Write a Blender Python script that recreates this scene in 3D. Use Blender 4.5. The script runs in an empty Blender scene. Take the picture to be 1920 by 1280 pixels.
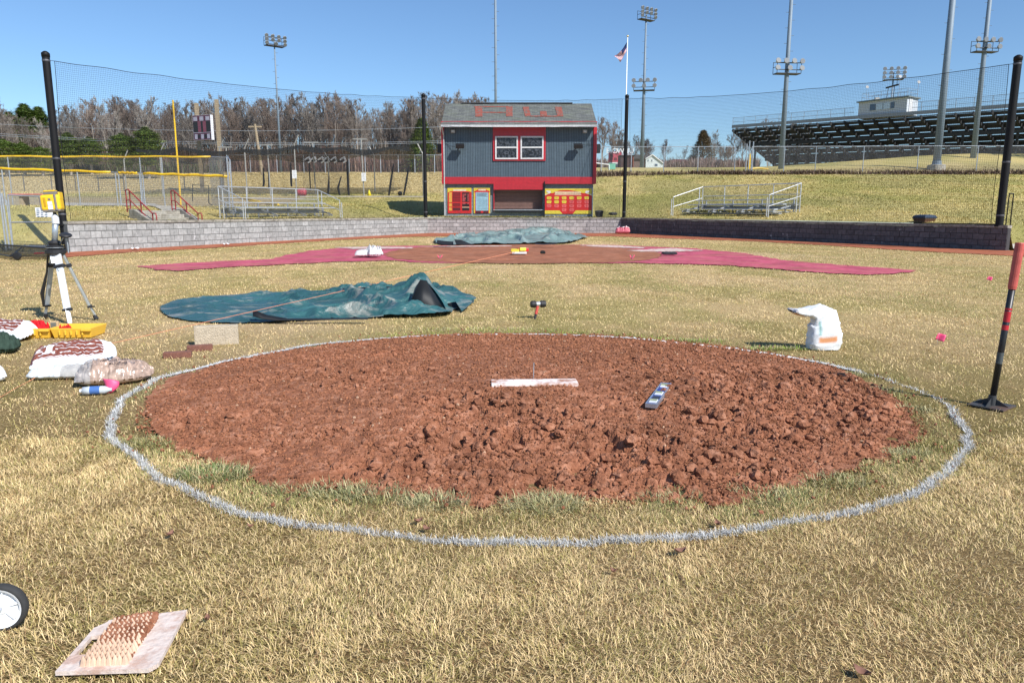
import bpy, math, random
import numpy as np
from mathutils import Vector, Matrix
R = math.radians
random.seed(4)
RS = np.random.RandomState(7)
sc = bpy.context.scene
# ------------------------------------------------------------------ camera, world, sun, exposure
F = 1387.0; PITCH = R(10.1); H = 1.40
cam_d = bpy.data.cameras.new("camera"); cam = bpy.data.objects.new("camera", cam_d)
sc.collection.objects.link(cam); sc.camera = cam
cam_d.sensor_width = 36; cam_d.lens = 36 * F / 1920; cam_d.clip_start = 0.05; cam_d.clip_end = 3000
cam.location = (0, 0, H); cam.rotation_euler = (R(90) - PITCH, 0, 0)
SUN_EL, SUN_AZ = R(42), R(45)      # azimuth: from behind the camera towards the right
sd = Vector((math.sin(SUN_AZ) * math.cos(SUN_EL), -math.cos(SUN_AZ) * math.cos(SUN_EL), math.sin(SUN_EL)))
w = bpy.data.worlds.new("World"); sc.world = w; w.use_nodes = True
nt = w.node_tree; nt.nodes.clear()
sky = nt.nodes.new('ShaderNodeTexSky'); sky.sky_type = 'NISHITA'; sky.sun_disc = False
sky.sun_elevation = SUN_EL; sky.sun_rotation = math.atan2(sd.x, sd.y)
sky.altitude = 100; sky.air_density = 1.0; sky.dust_density = 0.15; sky.ozone_density = 3.5
tint = nt.nodes.new('ShaderNodeMix'); tint.data_type = 'RGBA'; tint.blend_type = 'MULTIPLY'; tint.inputs[0].default_value = 1; tint.inputs[7].default_value = (.79, .93, 1.06, 1)
bg = nt.nodes.new('ShaderNodeBackground'); bg.inputs[1].default_value = 0.098
wo = nt.nodes.new('ShaderNodeOutputWorld')
nt.links.new(sky.outputs[0], tint.inputs[6]); nt.links.new(tint.outputs[2], bg.inputs[0]); nt.links.new(bg.outputs[0], wo.inputs[0])
sl = bpy.data.lights.new("sun", 'SUN'); sl.energy = 4.6; sl.angle = R(0.53); sl.color = (1, .965, .91)
so = bpy.data.objects.new("sun", sl); sc.collection.objects.link(so)
so.rotation_euler = sd.to_track_quat('Z', 'Y').to_euler()
sc.view_settings.view_transform = 'Standard'; sc.view_settings.look = 'None'
sc.view_settings.exposure = 0.45; sc.view_settings.gamma = 1
sc.render.resolution_x = 1024; sc.render.resolution_y = 682
sc.render.engine = 'CYCLES'
sc.cycles.transparent_max_bounces = 24

# ------------------------------------------------------------------ helpers
cp, sp = math.cos(PITCH), math.sin(PITCH)
def ray(px, py):                     # slopes x/y and z/y of the sight line through a photo pixel
    u = (px - 960) / F; v = (py - 640) / F
    y = cp - v * sp; z = -sp - v * cp
    return u / y, z / y
def at(px, py, y):
    a, b = ray(px, py); return Vector((a * y, y, H + b * y))
def G(px, py, z=0.0):
    a, b = ray(px, py); y = (z - H) / b; return Vector((a * y, y, z))
PA, PB, PC, PD = (-14.8, 24.8), (-5.13, 45.0), (6.6, 45.0), (17.1, 25.7)
def yw(x): return np.interp(x, [PA[0], PB[0], PC[0], PD[0]], [PA[1], PB[1], PC[1], PD[1]])
def sstep(a, b, x):
    t = np.clip((np.asarray(x, float) - a) / (b - a), 0, 1); return t * t * (3 - 2 * t)
def terr(x, y):                      # ground behind the retaining walls
    x = np.asarray(x, float); y = np.asarray(y, float); wv = yw(x)
    dl = np.where(x < PB[0], (y - wv) * .433 + np.maximum(0, PA[0] - x) * .6, y - wv)
    base = .93 * sstep(-14.8 - .25, -14.8 + .02, x)
    base = np.where(x < -14.5, np.maximum(base, .93 * sstep(0, 5, y - wv)), base)
    g = np.interp(y, [36, 48, 53, 60, 100, 140, 300], [0, .08, .25, .9, 4.8, 6.6, 8.0])
    house = sstep(-9, -6, x)
    zl = base + .6 * sstep(1.5, 6.5, dl) * (1 - house * (1 - sstep(52, 60, y))) + g
    t = np.clip((y - wv) / (72 - wv), 0, 2)
    rat = x / np.maximum(y, 1)
    hi = np.interp(y, [72, 84, 97, 130, 160, 300], [4.9, 7.5, 8.3, 9.3, 10.0, 11]); lo = np.interp(y, [72, 97, 130, 160, 300], [4.9, 6.7, 8.4, 10.0, 12])
    k = sstep(.27, .62, rat)
    zr0 = np.where(x > 16.6, .93 * sstep(17.35, 17.1, x) + .75 * sstep(17.1, 17.6, x) * sstep(0, 4, y - wv), .93)
    zr = np.where(t < 1, zr0 + (4.9 - zr0) * np.clip(t, 0, 1) ** 1.25, hi * k + lo * (1 - k))
    zr = zr * (1 - (1 - sstep(50, 54, y)) * (x < 6)) + .93 * ((1 - sstep(50, 54, y)) * (x < 6))
    m = sstep(-2, 7.5, x - .0 * y)
    return zl * (1 - m) + zr * m
def GT(px, py):
    a, b = ray(px, py); ys = np.linspace(25, 250, 4500)
    xs = a * ys; zs = H + b * ys; tt = terr(xs, ys)
    ok = (ys > yw(xs) + .05) & (zs <= tt)
    i = int(np.argmax(ok)) if ok.any() else len(ys) - 1
    return Vector((float(xs[i]), float(ys[i]), float(tt[i])))
def TP(px, y):                       # point on the bank under image column px at distance y
    a, b = ray(px, 320); return Vector((a * y, y, float(terr(a * y, y))))

_T = np.random.RandomState(99).rand(8, 256, 256)
def vn(x, y, s=0):
    xi = np.floor(x).astype(int); yi = np.floor(y).astype(int); fx = x - xi; fy = y - yi
    fx = fx * fx * (3 - 2 * fx); fy = fy * fy * (3 - 2 * fy); t = _T[s % 8]
    a = t[xi & 255, yi & 255]; b = t[(xi + 1) & 255, yi & 255]; c = t[xi & 255, (yi + 1) & 255]; d = t[(xi + 1) & 255, (yi + 1) & 255]
    return (a * (1 - fx) + b * fx) * (1 - fy) + (c * (1 - fx) + d * fx) * fy
def fbm(x, y, o=4, s=0):
    r = 0; a = .5; t = 0
    for i in range(o):
        r = r + a * vn(x * 2 ** i + 17.3 * i, y * 2 ** i + 5.1 * i, s + i); t += a; a *= .5
    return r / t
def lumps(x, y, cell, s=0, lo=.15, hi=.65):      # rounded clods: one hemisphere-ish bump per cell
    gx = x / cell; gy = y / cell; xi = np.floor(gx).astype(int); yi = np.floor(gy).astype(int); out = np.zeros_like(gx)
    for dx in (-1, 0, 1):
        for dy in (-1, 0, 1):
            a = (xi + dx) & 255; b = (yi + dy) & 255
            cx = xi + dx + _T[s % 8][a, b]; cy = yi + dy + _T[(s + 1) % 8][a, b]
            r = lo + (hi - lo) * _T[(s + 2) % 8][a, b] ** 2.2
            d2 = (gx - cx) ** 2 + (gy - cy) ** 2
            out = np.maximum(out, np.sqrt(np.maximum(0, r * r - d2)))
    return out * cell
def inpoly(x, y, poly):
    P = np.array(poly); n = len(P); ins = np.zeros(np.shape(x), bool); j = n - 1
    for i in range(n):
        xi, yi = P[i][:2]; xj, yj = P[j][:2]
        c = ((yi > y) != (yj > y)) & (x < (xj - xi) * (y - yi) / (yj - yi + 1e-12) + xi); ins ^= c; j = i
    return ins
def crom(pts, n=8, closed=True):
    P = [np.array(p, float) for p in pts]; N = len(P); out = []
    for i in range(N if closed else N - 1):
        p0, p1, p2, p3 = (P[(i + k) % N] if closed else P[min(max(i + k, 0), N - 1)] for k in (-1, 0, 1, 2))
        for j in range(n):
            t = j / n
            out.append(.5 * (2 * p1 + (p2 - p0) * t + (2 * p0 - 5 * p1 + 4 * p2 - p3) * t * t + (3 * p1 - p0 - 3 * p2 + p3) * t ** 3))
    if not closed: out.append(P[-1])
    return np.array(out)

# ---- materials
def nodes(name):
    m = bpy.data.materials.new(name); m.use_nodes = True; t = m.node_tree; t.nodes.clear()
    o = t.nodes.new('ShaderNodeOutputMaterial'); b = t.nodes.new('ShaderNodeBsdfPrincipled'); t.links.new(b.outputs[0], o.inputs[0])
    return m, t, b
def nn(t, typ, **kw):
    n = t.nodes.new(typ)
    for k, v in kw.items():
        if k.startswith('i_'):
            key = k[2:]; key = int(key) if key.isdigit() else key.replace('_', ' ')
            n.inputs[key].default_value = v
        else: setattr(n, k, v)
    return n
def ramp(t, src, stops):
    r = t.nodes.new('ShaderNodeValToRGB'); e = r.color_ramp.elements
    while len(e) < len(stops): e.new(.5)
    for i, (p, c) in enumerate(stops): e[i].position = p; e[i].color = (*c, 1) if len(c) == 3 else c
    t.links.new(src, r.inputs[0]); return r.outputs[0]
def mixc(t, f, a, b, mode='MIX'):
    m = t.nodes.new('ShaderNodeMix'); m.data_type = 'RGBA'; m.blend_type = mode
    for s, v in ((0, f), (6, a), (7, b)):
        if hasattr(v, 'links') or hasattr(v, 'is_output'): t.links.new(v, m.inputs[s])
        else: m.inputs[s].default_value = v if s == 0 else (*v, 1)
    return m.outputs[2]
_M = {}
def M(name, c, rough=.55, metal=0, var=.15, scale=6, bump=0, bscale=40, dirt=None, dscale=3, spec=.5, alpha=None):
    if name in _M: return _M[name]
    m, t, b = nodes(name); _M[name] = m
    tc = nn(t, 'ShaderNodeTexCoord'); n = nn(t, 'ShaderNodeTexNoise', i_Scale=scale, i_Detail=5.0, i_Roughness=.6)
    t.links.new(tc.outputs['Object'], n.inputs[0])
    hi = tuple(min(1, v * (1 + var)) for v in c); lo = tuple(v * (1 - var) for v in c)
    col = ramp(t, n.outputs[0], [(.3, lo), (.7, hi)])
    if dirt:
        n2 = nn(t, 'ShaderNodeTexNoise', i_Scale=dscale, i_Detail=8.0, i_Roughness=.65); t.links.new(tc.outputs['Object'], n2.inputs[0])
        f = ramp(t, n2.outputs[0], [(.48, (0, 0, 0)), (.62, (1, 1, 1))]); col = mixc(t, f, col, dirt)
    t.links.new(col, b.inputs['Base Color'])
    b.inputs['Metallic'].default_value = metal; b.inputs['Specular IOR Level'].default_value = spec
    rr = nn(t, 'ShaderNodeMapRange', i_3=max(0, rough - .08), i_4=min(1, rough + .1)); t.links.new(n.outputs[0], rr.inputs[0]); t.links.new(rr.outputs[0], b.inputs['Roughness'])
    if bump:
        nb = nn(t, 'ShaderNodeTexNoise', i_Scale=bscale, i_Detail=4.0); t.links.new(tc.outputs['Object'], nb.inputs[0])
        bp = nn(t, 'ShaderNodeBump', i_Strength=bump, i_Distance=.02); t.links.new(nb.outputs[0], bp.inputs['Height']); t.links.new(bp.outputs[0], b.inputs['Normal'])
    return m
def Mcol(name, rough=.7, spec=.2, nscale=30, nvar=.25, bump=0, bscale=60):   # colour from the mesh attribute 'Col' times fine noise
    if name in _M: return _M[name]
    m, t, b = nodes(name); _M[name] = m
    a = nn(t, 'ShaderNodeAttribute', attribute_name='Col'); tc = nn(t, 'ShaderNodeTexCoord')
    n = nn(t, 'ShaderNodeTexNoise', i_Scale=nscale, i_Detail=4.0); t.links.new(tc.outputs['Object'], n.inputs[0])
    v = ramp(t, n.outputs[0], [(.3, (1 - nvar,) * 3), (.7, (1 + nvar,) * 3)])
    t.links.new(mixc(t, 1.0, a.outputs[0], v, 'MULTIPLY'), b.inputs['Base Color'])
    b.inputs['Roughness'].default_value = rough; b.inputs['Specular IOR Level'].default_value = spec
    if bump:
        nb = nn(t, 'ShaderNodeTexNoise', i_Scale=bscale, i_Detail=5.0); t.links.new(tc.outputs['Object'], nb.inputs[0])
        bp = nn(t, 'ShaderNodeBump', i_Strength=bump, i_Distance=.01); t.links.new(nb.outputs[0], bp.inputs['Height']); t.links.new(bp.outputs[0], b.inputs['Normal'])
    return m
def Mmesh(name, c, cell, wire, rot=0, cov=None, rough=.6, metal=0):  # net or chain link: wires on a grid in the sheet's own UV (metres); cov = even coverage instead
    if name in _M: return _M[name]
    m, t, b = nodes(name); _M[name] = m
    b.inputs['Base Color'].default_value = (*c, 1); b.inputs['Roughness'].default_value = rough; b.inputs['Metallic'].default_value = metal
    uv = nn(t, 'ShaderNodeUVMap'); mp = nn(t, 'ShaderNodeMapping'); mp.inputs['Rotation'].default_value = (0, 0, rot); mp.inputs['Scale'].default_value = (1 / cell, 1 / cell, 1)
    t.links.new(uv.outputs[0], mp.inputs[0]); sx = nn(t, 'ShaderNodeSeparateXYZ'); t.links.new(mp.outputs[0], sx.inputs[0])
    outs = []
    for i in (0, 1):
        f = nn(t, 'ShaderNodeMath', operation='FRACT'); t.links.new(sx.outputs[i], f.inputs[0])
        l = nn(t, 'ShaderNodeMath', operation='LESS_THAN'); l.inputs[1].default_value = wire / cell; t.links.new(f.outputs[0], l.inputs[0]); outs.append(l.outputs[0])
    mx = nn(t, 'ShaderNodeMath', operation='MAXIMUM'); t.links.new(outs[0], mx.inputs[0]); t.links.new(outs[1], mx.inputs[1])
    al = mx.outputs[0]
    if cov is not None:
        n = nn(t, 'ShaderNodeTexNoise', i_Scale=1.2, i_Detail=3.0); t.links.new(uv.outputs[0], n.inputs[0])
        r = nn(t, 'ShaderNodeMapRange', i_1=.3, i_2=.7, i_3=cov * .75, i_4=min(1, cov * 1.25)); t.links.new(n.outputs[0], r.inputs[0]); al = r.outputs[0]
    t.links.new(al, b.inputs['Alpha']); return m

# ---- mesh builder
ORG = {}
class MB:
    def __init__(s): s.v = []; s.f = []; s.m = []; s.uv = {}
    def add(s, vs, fs, m=0):
        o = len(s.v); s.v += [tuple(v) for v in vs]
        for f in fs: s.f.append(tuple(i + o for i in f)); s.m.append(m)
        return s
    def box(s, c, d, rz=0, m=0, rot=None):
        x, y, z = d[0] / 2, d[1] / 2, d[2] / 2
        q = rot if rot is not None else Matrix.Rotation(rz, 3, 'Z'); c = Vector(c)
        vs = [c + q @ Vector((a * x, b * y, e * z)) for e in (-1, 1) for a, b in ((-1, -1), (1, -1), (1, 1), (-1, 1))]
        return s.add(vs, [(3, 2, 1, 0), (4, 5, 6, 7), (0, 1, 5, 4), (1, 2, 6, 5), (2, 3, 7, 6), (3, 0, 4, 7)], m)
    def beam(s, p, q, w, h=None, m=0):
        p = Vector(p); q = Vector(q); d = q - p; L = d.length
        if L < 1e-6: return s
        z = d / L; up = Vector((0, 0, 1)) if abs(z.z) < .95 else Vector((0, 1, 0)); x = up.cross(z).normalized(); y = z.cross(x)
        return s.box((p + q) / 2, (w, h or w, L), rot=Matrix((x, y, z)).transposed(), m=m)
    def tube(s, pts, r, n=8, m=0, cap=True):
        P = [Vector(p) for p in pts]; k = len(P); rr = r if isinstance(r, (list, tuple)) else [r] * k
        o = len(s.v); px = None
        for i, p in enumerate(P):
            d = (P[min(i + 1, k - 1)] - P[max(i - 1, 0)]).normalized()
            if px is None: px = (Vector((0, 0, 1)) if abs(d.z) < .9 else Vector((1, 0, 0))).cross(d).normalized()
            else: px = (px - d * px.dot(d)).normalized()
            y = d.cross(px)
            for j in range(n):
                a = 2 * math.pi * j / n; s.v.append(tuple(p + (px * math.cos(a) + y * math.sin(a)) * rr[i]))
        for i in range(k - 1):
            for j in range(n):
                a = o + i * n + j; b = o + i * n + (j + 1) % n; s.f.append((a, b, b + n, a + n)); s.m.append(m)
        if cap:
            s.f.append(tuple(o + j for j in reversed(range(n)))); s.m.append(m)
            s.f.append(tuple(o + (k - 1) * n + j for j in range(n))); s.m.append(m)
        return s
    def lathe(s, prof, c=(0, 0, 0), n=16, m=0, rot=None, cap=True):
        c = Vector(c); q = rot or Matrix.Identity(3); o = len(s.v)
        for r, z in prof:
            for j in range(n):
                a = 2 * math.pi * j / n; s.v.append(tuple(c + q @ Vector((r * math.cos(a), r * math.sin(a), z))))
        for i in range(len(prof) - 1):
            for j in range(n):
                a = o + i * n + j; b = o + i * n + (j + 1) % n; s.f.append((a, b, b + n, a + n)); s.m.append(m)
        if cap and prof[0][0] > 1e-5: s.f.append(tuple(o + j for j in reversed(range(n)))); s.m.append(m)
        if cap and prof[-1][0] > 1e-5: s.f.append(tuple(o + (len(prof) - 1) * n + j for j in range(n))); s.m.append(m)
        return s
    def plate(s, pts, t, m=0):       # planar polygon (3-D points) extruded by vector t
        P = [Vector(p) for p in pts]; n = len(P); t = Vector(t)
        fs = [tuple(reversed(range(n))), tuple(range(n, 2 * n))] + [(i, (i + 1) % n, n + (i + 1) % n, n + i) for i in range(n)]
        return s.add(P + [p + t for p in P], fs, m)
    def grid(s, fn, nu, nv, m=0, closed=False, uvs=None):
        o = len(s.v)
        for j in range(nv + 1):
            for i in range(nu + 1):
                s.v.append(tuple(fn(i / nu, j / nv)))
                if uvs: s.uv[len(s.v) - 1] = uvs(i / nu, j / nv)
        for j in range(nv):
            for i in range(nu):
                a = o + j * (nu + 1) + i; s.f.append((a, a + 1, a + nu + 2, a + nu + 1)); s.m.append(m)
        return s
    def build(s, name, mats, parent=None, origin=None, smooth=False, bevel=0, segs=2):
        org = Vector(origin) if origin is not None else (ORG[parent] if parent is not None else Vector((0, 0, 0)))
        me = bpy.data.meshes.new(name); me.from_pydata([tuple(Vector(v) - org) for v in s.v], [], s.f)
        mats = mats if isinstance(mats, (list, tuple)) else [mats]
        for mm in mats: me.materials.append(mm)
        if len(mats) > 1: me.polygons.foreach_set('material_index', s.m)
        if s.uv:
            ul = me.uv_layers.new(name='UVMap')
            for l in me.loops: ul.data[l.index].uv = s.uv.get(l.vertex_index, (0, 0))
        if smooth: me.polygons.foreach_set('use_smooth', [True] * len(me.polygons))
        me.update(); o = bpy.data.objects.new(name, me); sc.collection.objects.link(o)
        if parent is not None: o.parent = parent; ORG[o] = org
        else: o.location = org; ORG[o] = org
        if bevel:
            b = o.modifiers.new('bevel', 'BEVEL'); b.width = bevel; b.segments = segs; b.limit_method = 'ANGLE'
        return o
def tag(o, label=None, cat=None, group=None, kind=None):
    for k, v in (('label', label), ('category', cat), ('group', group), ('kind', kind)):
        if v: o[k] = v
    return o
def thing(name, label, cat, loc=(0, 0, 0), group=None):
    o = bpy.data.objects.new(name, None); sc.collection.objects.link(o); o.location = loc; o.empty_display_size = .2
    ORG[o] = Vector(loc); return tag(o, label, cat, group)
def dup(root, loc, rz=0, scale=1, label=None, group=None):
    def cp_(o, par):
        c = o.copy(); sc.collection.objects.link(c); c.parent = par
        for ch in list(o.children): cp_(ch, c)
        return c
    r = cp_(root, None); r.location = loc; r.rotation_euler = (0, 0, rz); r.scale = (scale,) * 3 if not isinstance(scale, tuple) else scale
    if label: r['label'] = label
    if group: r['group'] = group
    return r
def npmesh(name, V, Fq, mat, col=None, smooth=False, origin=None, parent=None, nper=4):
    """big meshes straight from numpy; Fq = (n,3) or (n,4) index array"""
    org = np.array(origin if origin is not None else (ORG[parent] if parent is not None else (0, 0, 0)), float)
    me = bpy.data.meshes.new(name); V = np.asarray(V, float) - org; Fq = np.asarray(Fq, np.int32); k = Fq.shape[1]
    me.vertices.add(len(V)); me.vertices.foreach_set('co', V.astype(np.float32).ravel())
    me.loops.add(Fq.size); me.loops.foreach_set('vertex_index', Fq.ravel())
    me.polygons.add(len(Fq)); me.polygons.foreach_set('loop_start', np.arange(0, Fq.size, k, dtype=np.int32))
    me.polygons.foreach_set('use_smooth', np.full(len(Fq), bool(smooth)))
    me.materials.append(mat); me.update(calc_edges=True)
    if col is not None:
        a = me.color_attributes.new('Col', 'FLOAT_COLOR', 'POINT'); c4 = np.ones((len(V), 4), np.float32); c4[:, :3] = col; a.data.foreach_set('color', c4.ravel())
    o = bpy.data.objects.new(name, me); sc.collection.objects.link(o)
    if parent is not None: o.parent = parent
    else: o.location = tuple(org)
    ORG[o] = Vector(org); return o
def gridmesh(name, X, Y, Z, mat, col=None, mask=None, smooth=True, **kw):
    n, m = X.shape; idx = np.arange(n * m).reshape(n, m)
    q = np.stack([idx[:-1, :-1], idx[:-1, 1:], idx[1:, 1:], idx[1:, :-1]], -1).reshape(-1, 4)
    if mask is not None: q = q[mask.ravel()]
    used = np.unique(q); re = np.full(n * m, -1); re[used] = np.arange(len(used))
    V = np.stack([X.ravel(), Y.ravel(), Z.ravel()], -1)[used]
    # keep faces pointing up
    a, b, c = V[re[q[0, 0]]], V[re[q[0, 1]]], V[re[q[0, 2]]]
    q = re[q]
    if np.cross(b - a, c - a)[2] < 0 : q = q[:, ::-1]
    return npmesh(name, V, q, mat, None if col is None else col.reshape(-1, 3)[used], smooth, **kw)
def sheet(name, poly, zf, res, mat, rag=.0, colf=None, **kw):
    P = np.array([p[:2] for p in poly]); x0, y0 = P.min(0) - .1; x1, y1 = P.max(0) + .1
    X, Y = np.meshgrid(np.arange(x0, x1 + res, res), np.arange(y0, y1 + res, res))
    cx = (X[:-1, :-1] + X[1:, 1:]) / 2; cy = (Y[:-1, :-1] + Y[1:, 1:]) / 2
    nx = cx + (fbm(cx * 3, cy * 3, 4, 1) - .5) * rag * 2; ny = cy + (fbm(cx * 3 + 40, cy * 3, 4, 2) - .5) * rag * 2
    return gridmesh(name, X, Y, zf(X, Y), mat, mask=inpoly(nx, ny, P), col=colf(X, Y) if colf else None, **kw)
# ------------------------------------------------------------------ ground
def px2(pts, z=0.0): return [tuple(G(a, b, z)) for a, b in pts]
dirt_px = [(272,795),(280,745),(325,708),(420,680),(560,655),(700,637),(850,627),(1000,626),(1150,631),(1300,644),(1450,664),(1560,690),(1640,720),(1690,760),(1718,800),(1700,835),(1640,865),(1560,890),(1480,912),(1400,938),(1330,950),(1250,940),(1150,940),(1050,932),(960,940),(900,955),(850,945),(790,925),(700,930),(640,915),(570,925),(500,908),(450,885),(390,872),(340,850),(295,825)]
DIRT = crom(px2(dirt_px), 6)
DC = np.array([0.08, 5.45])
_th = np.arctan2(DIRT[:, 1] - DC[1], DIRT[:, 0] - DC[0]); _rr = np.hypot(DIRT[:, 0] - DC[0], DIRT[:, 1] - DC[1]); _o = np.argsort(_th)
def mound_s(x, y):
    th = np.arctan2(y - DC[1], x - DC[0]); r = np.hypot(x - DC[0], y - DC[1])
    return r / np.interp(th, _th[_o], _rr[_o], period=2 * math.pi)
def dome(x, y):
    s = mound_s(np.asarray(x, float), np.asarray(y, float)); return .175 * (1 - sstep(.12, 1.12, s))
def GD(px, py):
    p = G(px, py, .1)
    for i in range(12): p = G(px, py, float(dome(p.x, p.y)))
    return p
line_px = [(210,795),(222,762),(258,735),(300,712),(372,692),(500,663),(640,643),(800,632),(950,631),(1100,634),(1220,642),(1340,655),(1450,668),(1560,688),(1660,712),(1745,742),(1790,780),(1813,820),(1805,860),(1775,895),(1700,930),(1600,960),(1480,985),(1350,1003),(1200,1014),(1050,1018),(900,1018),(750,1008),(600,990),(480,968),(380,935),(300,895),(240,850),(215,820)]
LINE = crom(px2(line_px), 10)
LINE[:, 0] += (fbm(np.arange(len(LINE)) * .23, np.zeros(len(LINE)), 3, 3) - .5) * .09
LINE[:, 1] += (fbm(np.arange(len(LINE)) * .21 + 50, np.zeros(len(LINE)), 3, 4) - .5) * .07
def linedist(x, y):
    d = np.full(x.shape, 9.0); xi = np.full(x.shape, 0)
    for k in range(len(LINE)):
        a = LINE[k, :2]; b = LINE[(k + 1) % len(LINE), :2]; ab = b - a
        t = np.clip(((x - a[0]) * ab[0] + (y - a[1]) * ab[1]) / (ab @ ab + 1e-9), 0, 1)
        dd = np.hypot(x - a[0] - t * ab[0], y - a[1] - t * ab[1]); m = dd < d; d = np.where(m, dd, d); xi = np.where(m, k, xi)
    return d, xi
def gpath(pts): return px2(pts)
TRACK = [(-14.78,24.75),(-5.16,44.95),(6.65,44.95),(17.12,25.65),(40,25.4),(40,22.6),(17.4,22.9),(17.0,23.2)] 
warn_px = [(110,484),(250,473),(400,465),(520,457),(640,450),(760,444.5),(850,443),(1000,443),(1150,443.5),(1260,447.5),(1400,452),(1560,461),(1700,470),(1800,475),(1900,480),(2100,490)]
TRACK = [(-14.9,24.85),(-5.2,45.02),(6.65,45.02),(17.15,25.65),(40,25.4)] + [tuple(G(*p))[:2] for p in reversed(warn_px)]
pink_px = [(258,500),(300,497),(400,491),(505,487),(530,480),(580,471),(640,465),(700,462),(800,461),(1000,459),(1150,460),(1300,466),(1400,476),(1430,482),(1470,489),(1560,496),(1650,503),(1720,508),(1690,513),(1640,516),(1560,513),(1450,505),(1360,498),(1300,496),(1200,494),(800,494),(730,489),(640,491),(520,497),(420,502),(330,509),(295,506)]
PINK = px2(pink_px)
home_px = [(722,478),(735,472),(770,466),(830,462),(900,460),(1000,459),(1100,461),(1180,467),(1225,473),(1240,480),(1225,487),(1170,492),(1050,495),(950,495),(850,493),(770,489),(735,484)]
HOME = crom(px2(home_px), 4)
def straw(x, y):                     # field colour: straw with olive and green patches (linear albedo)
    g = fbm(x * .9, y * .55, 4, 2); g2 = fbm(x * 3.1 + 9, y * 2.6, 3, 5)
    a = np.array([.68, .54, .29]); b = np.array([.48, .425, .18]); c = np.array([.80, .63, .40])
    k = sstep(.38, .68, g * .6 + g2 * .4)[..., None]; k2 = sstep(.5, .8, fbm(x * .35 + 3, y * .3, 3, 6))[..., None]
    r = a * (1 - k) + b * k; return r * (1 - .6 * k2) + c * .6 * k2
# field sheet
cx = np.unique(np.concatenate([np.linspace(-60, 60, 121), np.linspace(-6, 6, 121), [PA[0], PB[0], PC[0], PD[0]]]))
tv = np.linspace(0, 1, 161) ** 1.6
X = np.repeat(cx[None, :], len(tv), 0); Y = -6 + (yw(cx)[None, :] + .12 + 6) * tv[:, None]
Z = (fbm(X * .5, Y * .5, 2, 1) - .5) * .03 * (Y < 20); Z -= .006
soil = Mcol('turf_soil', rough=.95, spec=.1, nscale=60, nvar=.5, bump=1.0, bscale=160)
gridmesh('playing_field', X, Y, Z, soil, col=straw(X, Y) * (np.array([.30, .255, .21]) + np.array([.38, .37, .37]) * sstep(2.5, 11, Y)[..., None])).__setitem__('kind', 'structure')  # soil darkened near the camera: shade between blades put into the colour
# bank sheet behind the walls
cx = np.unique(np.concatenate([np.linspace(-160, 190, 281), np.linspace(-18, 20, 191), [PA[0] - .05, PB[0], PC[0], PD[0] + .05]]))
tv = np.linspace(0, 1, 260) ** 2.0
X = np.repeat(cx[None, :], len(tv), 0); Y = (yw(cx)[None, :] + .10) + (330 - yw(cx)[None, :]) * tv[:, None]
Z = terr(X, Y) + (fbm(X * .35, Y * .35, 3, 3) - .5) * .10 * sstep(0, 4, Y - yw(X)) - .02
def bankcol(x, y):
    c = straw(x * .4, y * .25) * np.array([.86, .87, .64])
    k = sstep(.45, .62, fbm(x * .25, y * .12, 3, 3))[..., None]; c = c * (1 - .45 * k) + np.array([.26, .26, .085]) * .45 * k
    far = sstep(62, 66, y)[..., None] * (x < 7)[..., None]; c = c * (1 - far) + np.array([.56, .44, .21]) * far
    dry = (sstep(68, 71, y) * sstep(80, 73, y) * (x > 5))[..., None] * .5; c = c * (1 - dry) + np.array([.30, .22, .13]) * dry
    inf = (sstep(39.5, 41, y) * sstep(62, 58, y) * (x < -16))[..., None] * .7; c = c * (1 - inf) + np.array([.38, .29, .19]) * inf
    return c
gridmesh('grass_bank', X, Y, Z, soil, col=bankcol(X, Y) * .8).__setitem__('kind', 'structure')

# dirt sheets
def Mdirt(name, c, hi, lo, scale=10, bump=.6, patch=None):
    m, t, b = nodes(name); tc = nn(t, 'ShaderNodeTexCoord')
    n = nn(t, 'ShaderNodeTexNoise', i_Scale=scale, i_Detail=9.0, i_Roughness=.7); t.links.new(tc.outputs['Object'], n.inputs[0])
    n2 = nn(t, 'ShaderNodeTexNoise', i_Scale=1.5, i_Detail=5.0); t.links.new(tc.outputs['Object'], n2.inputs[0])
    col = ramp(t, n.outputs[0], [(.28, lo), (.5, c), (.72, hi)])
    if patch:
        n5 = nn(t, 'ShaderNodeTexNoise', i_Scale=.8, i_Detail=9.0, i_Roughness=.75); t.links.new(tc.outputs['Object'], n5.inputs[0]); col = mixc(t, ramp(t, n5.outputs[0], [(.46, (0, 0, 0)), (.66, (.8, .8, .8))]), col, patch)
    v = ramp(t, n2.outputs[0], [(.3, (.75,) * 3), (.7, (1.2,) * 3)])
    t.links.new(mixc(t, 1.0, col, v, 'MULTIPLY'), b.inputs['Base Color']); b.inputs['Roughness'].default_value = .95; b.inputs['Specular IOR Level'].default_value = .15
    bp = nn(t, 'ShaderNodeBump', i_Strength=bump, i_Distance=.01)
    n3 = nn(t, 'ShaderNodeTexNoise', i_Scale=scale * 9, i_Detail=5.0); t.links.new(tc.outputs['Object'], n3.inputs[0]); t.links.new(n3.outputs[0], bp.inputs['Height']); t.links.new(bp.outputs[0], b.inputs['Normal'])
    return m
m_track = Mdirt('track_cinder', (.38, .12, .06), (.47, .17, .09), (.26, .08, .04), 6, .6, (.30, .13, .08))
m_pink = Mdirt('dyed_dirt', (.46, .085, .14), (.56, .16, .21), (.32, .06, .08), 5, .6, (.40, .15, .12))
m_home = Mdirt('home_dirt', (.33, .13, .072), (.42, .20, .12), (.22, .08, .045), 5, .6, (.26, .12, .075))
fz = lambda h: (lambda x, y: np.full(np.shape(x), h) + (fbm(x * 2, y * 2, 3, 2) - .5) * .004)
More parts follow.
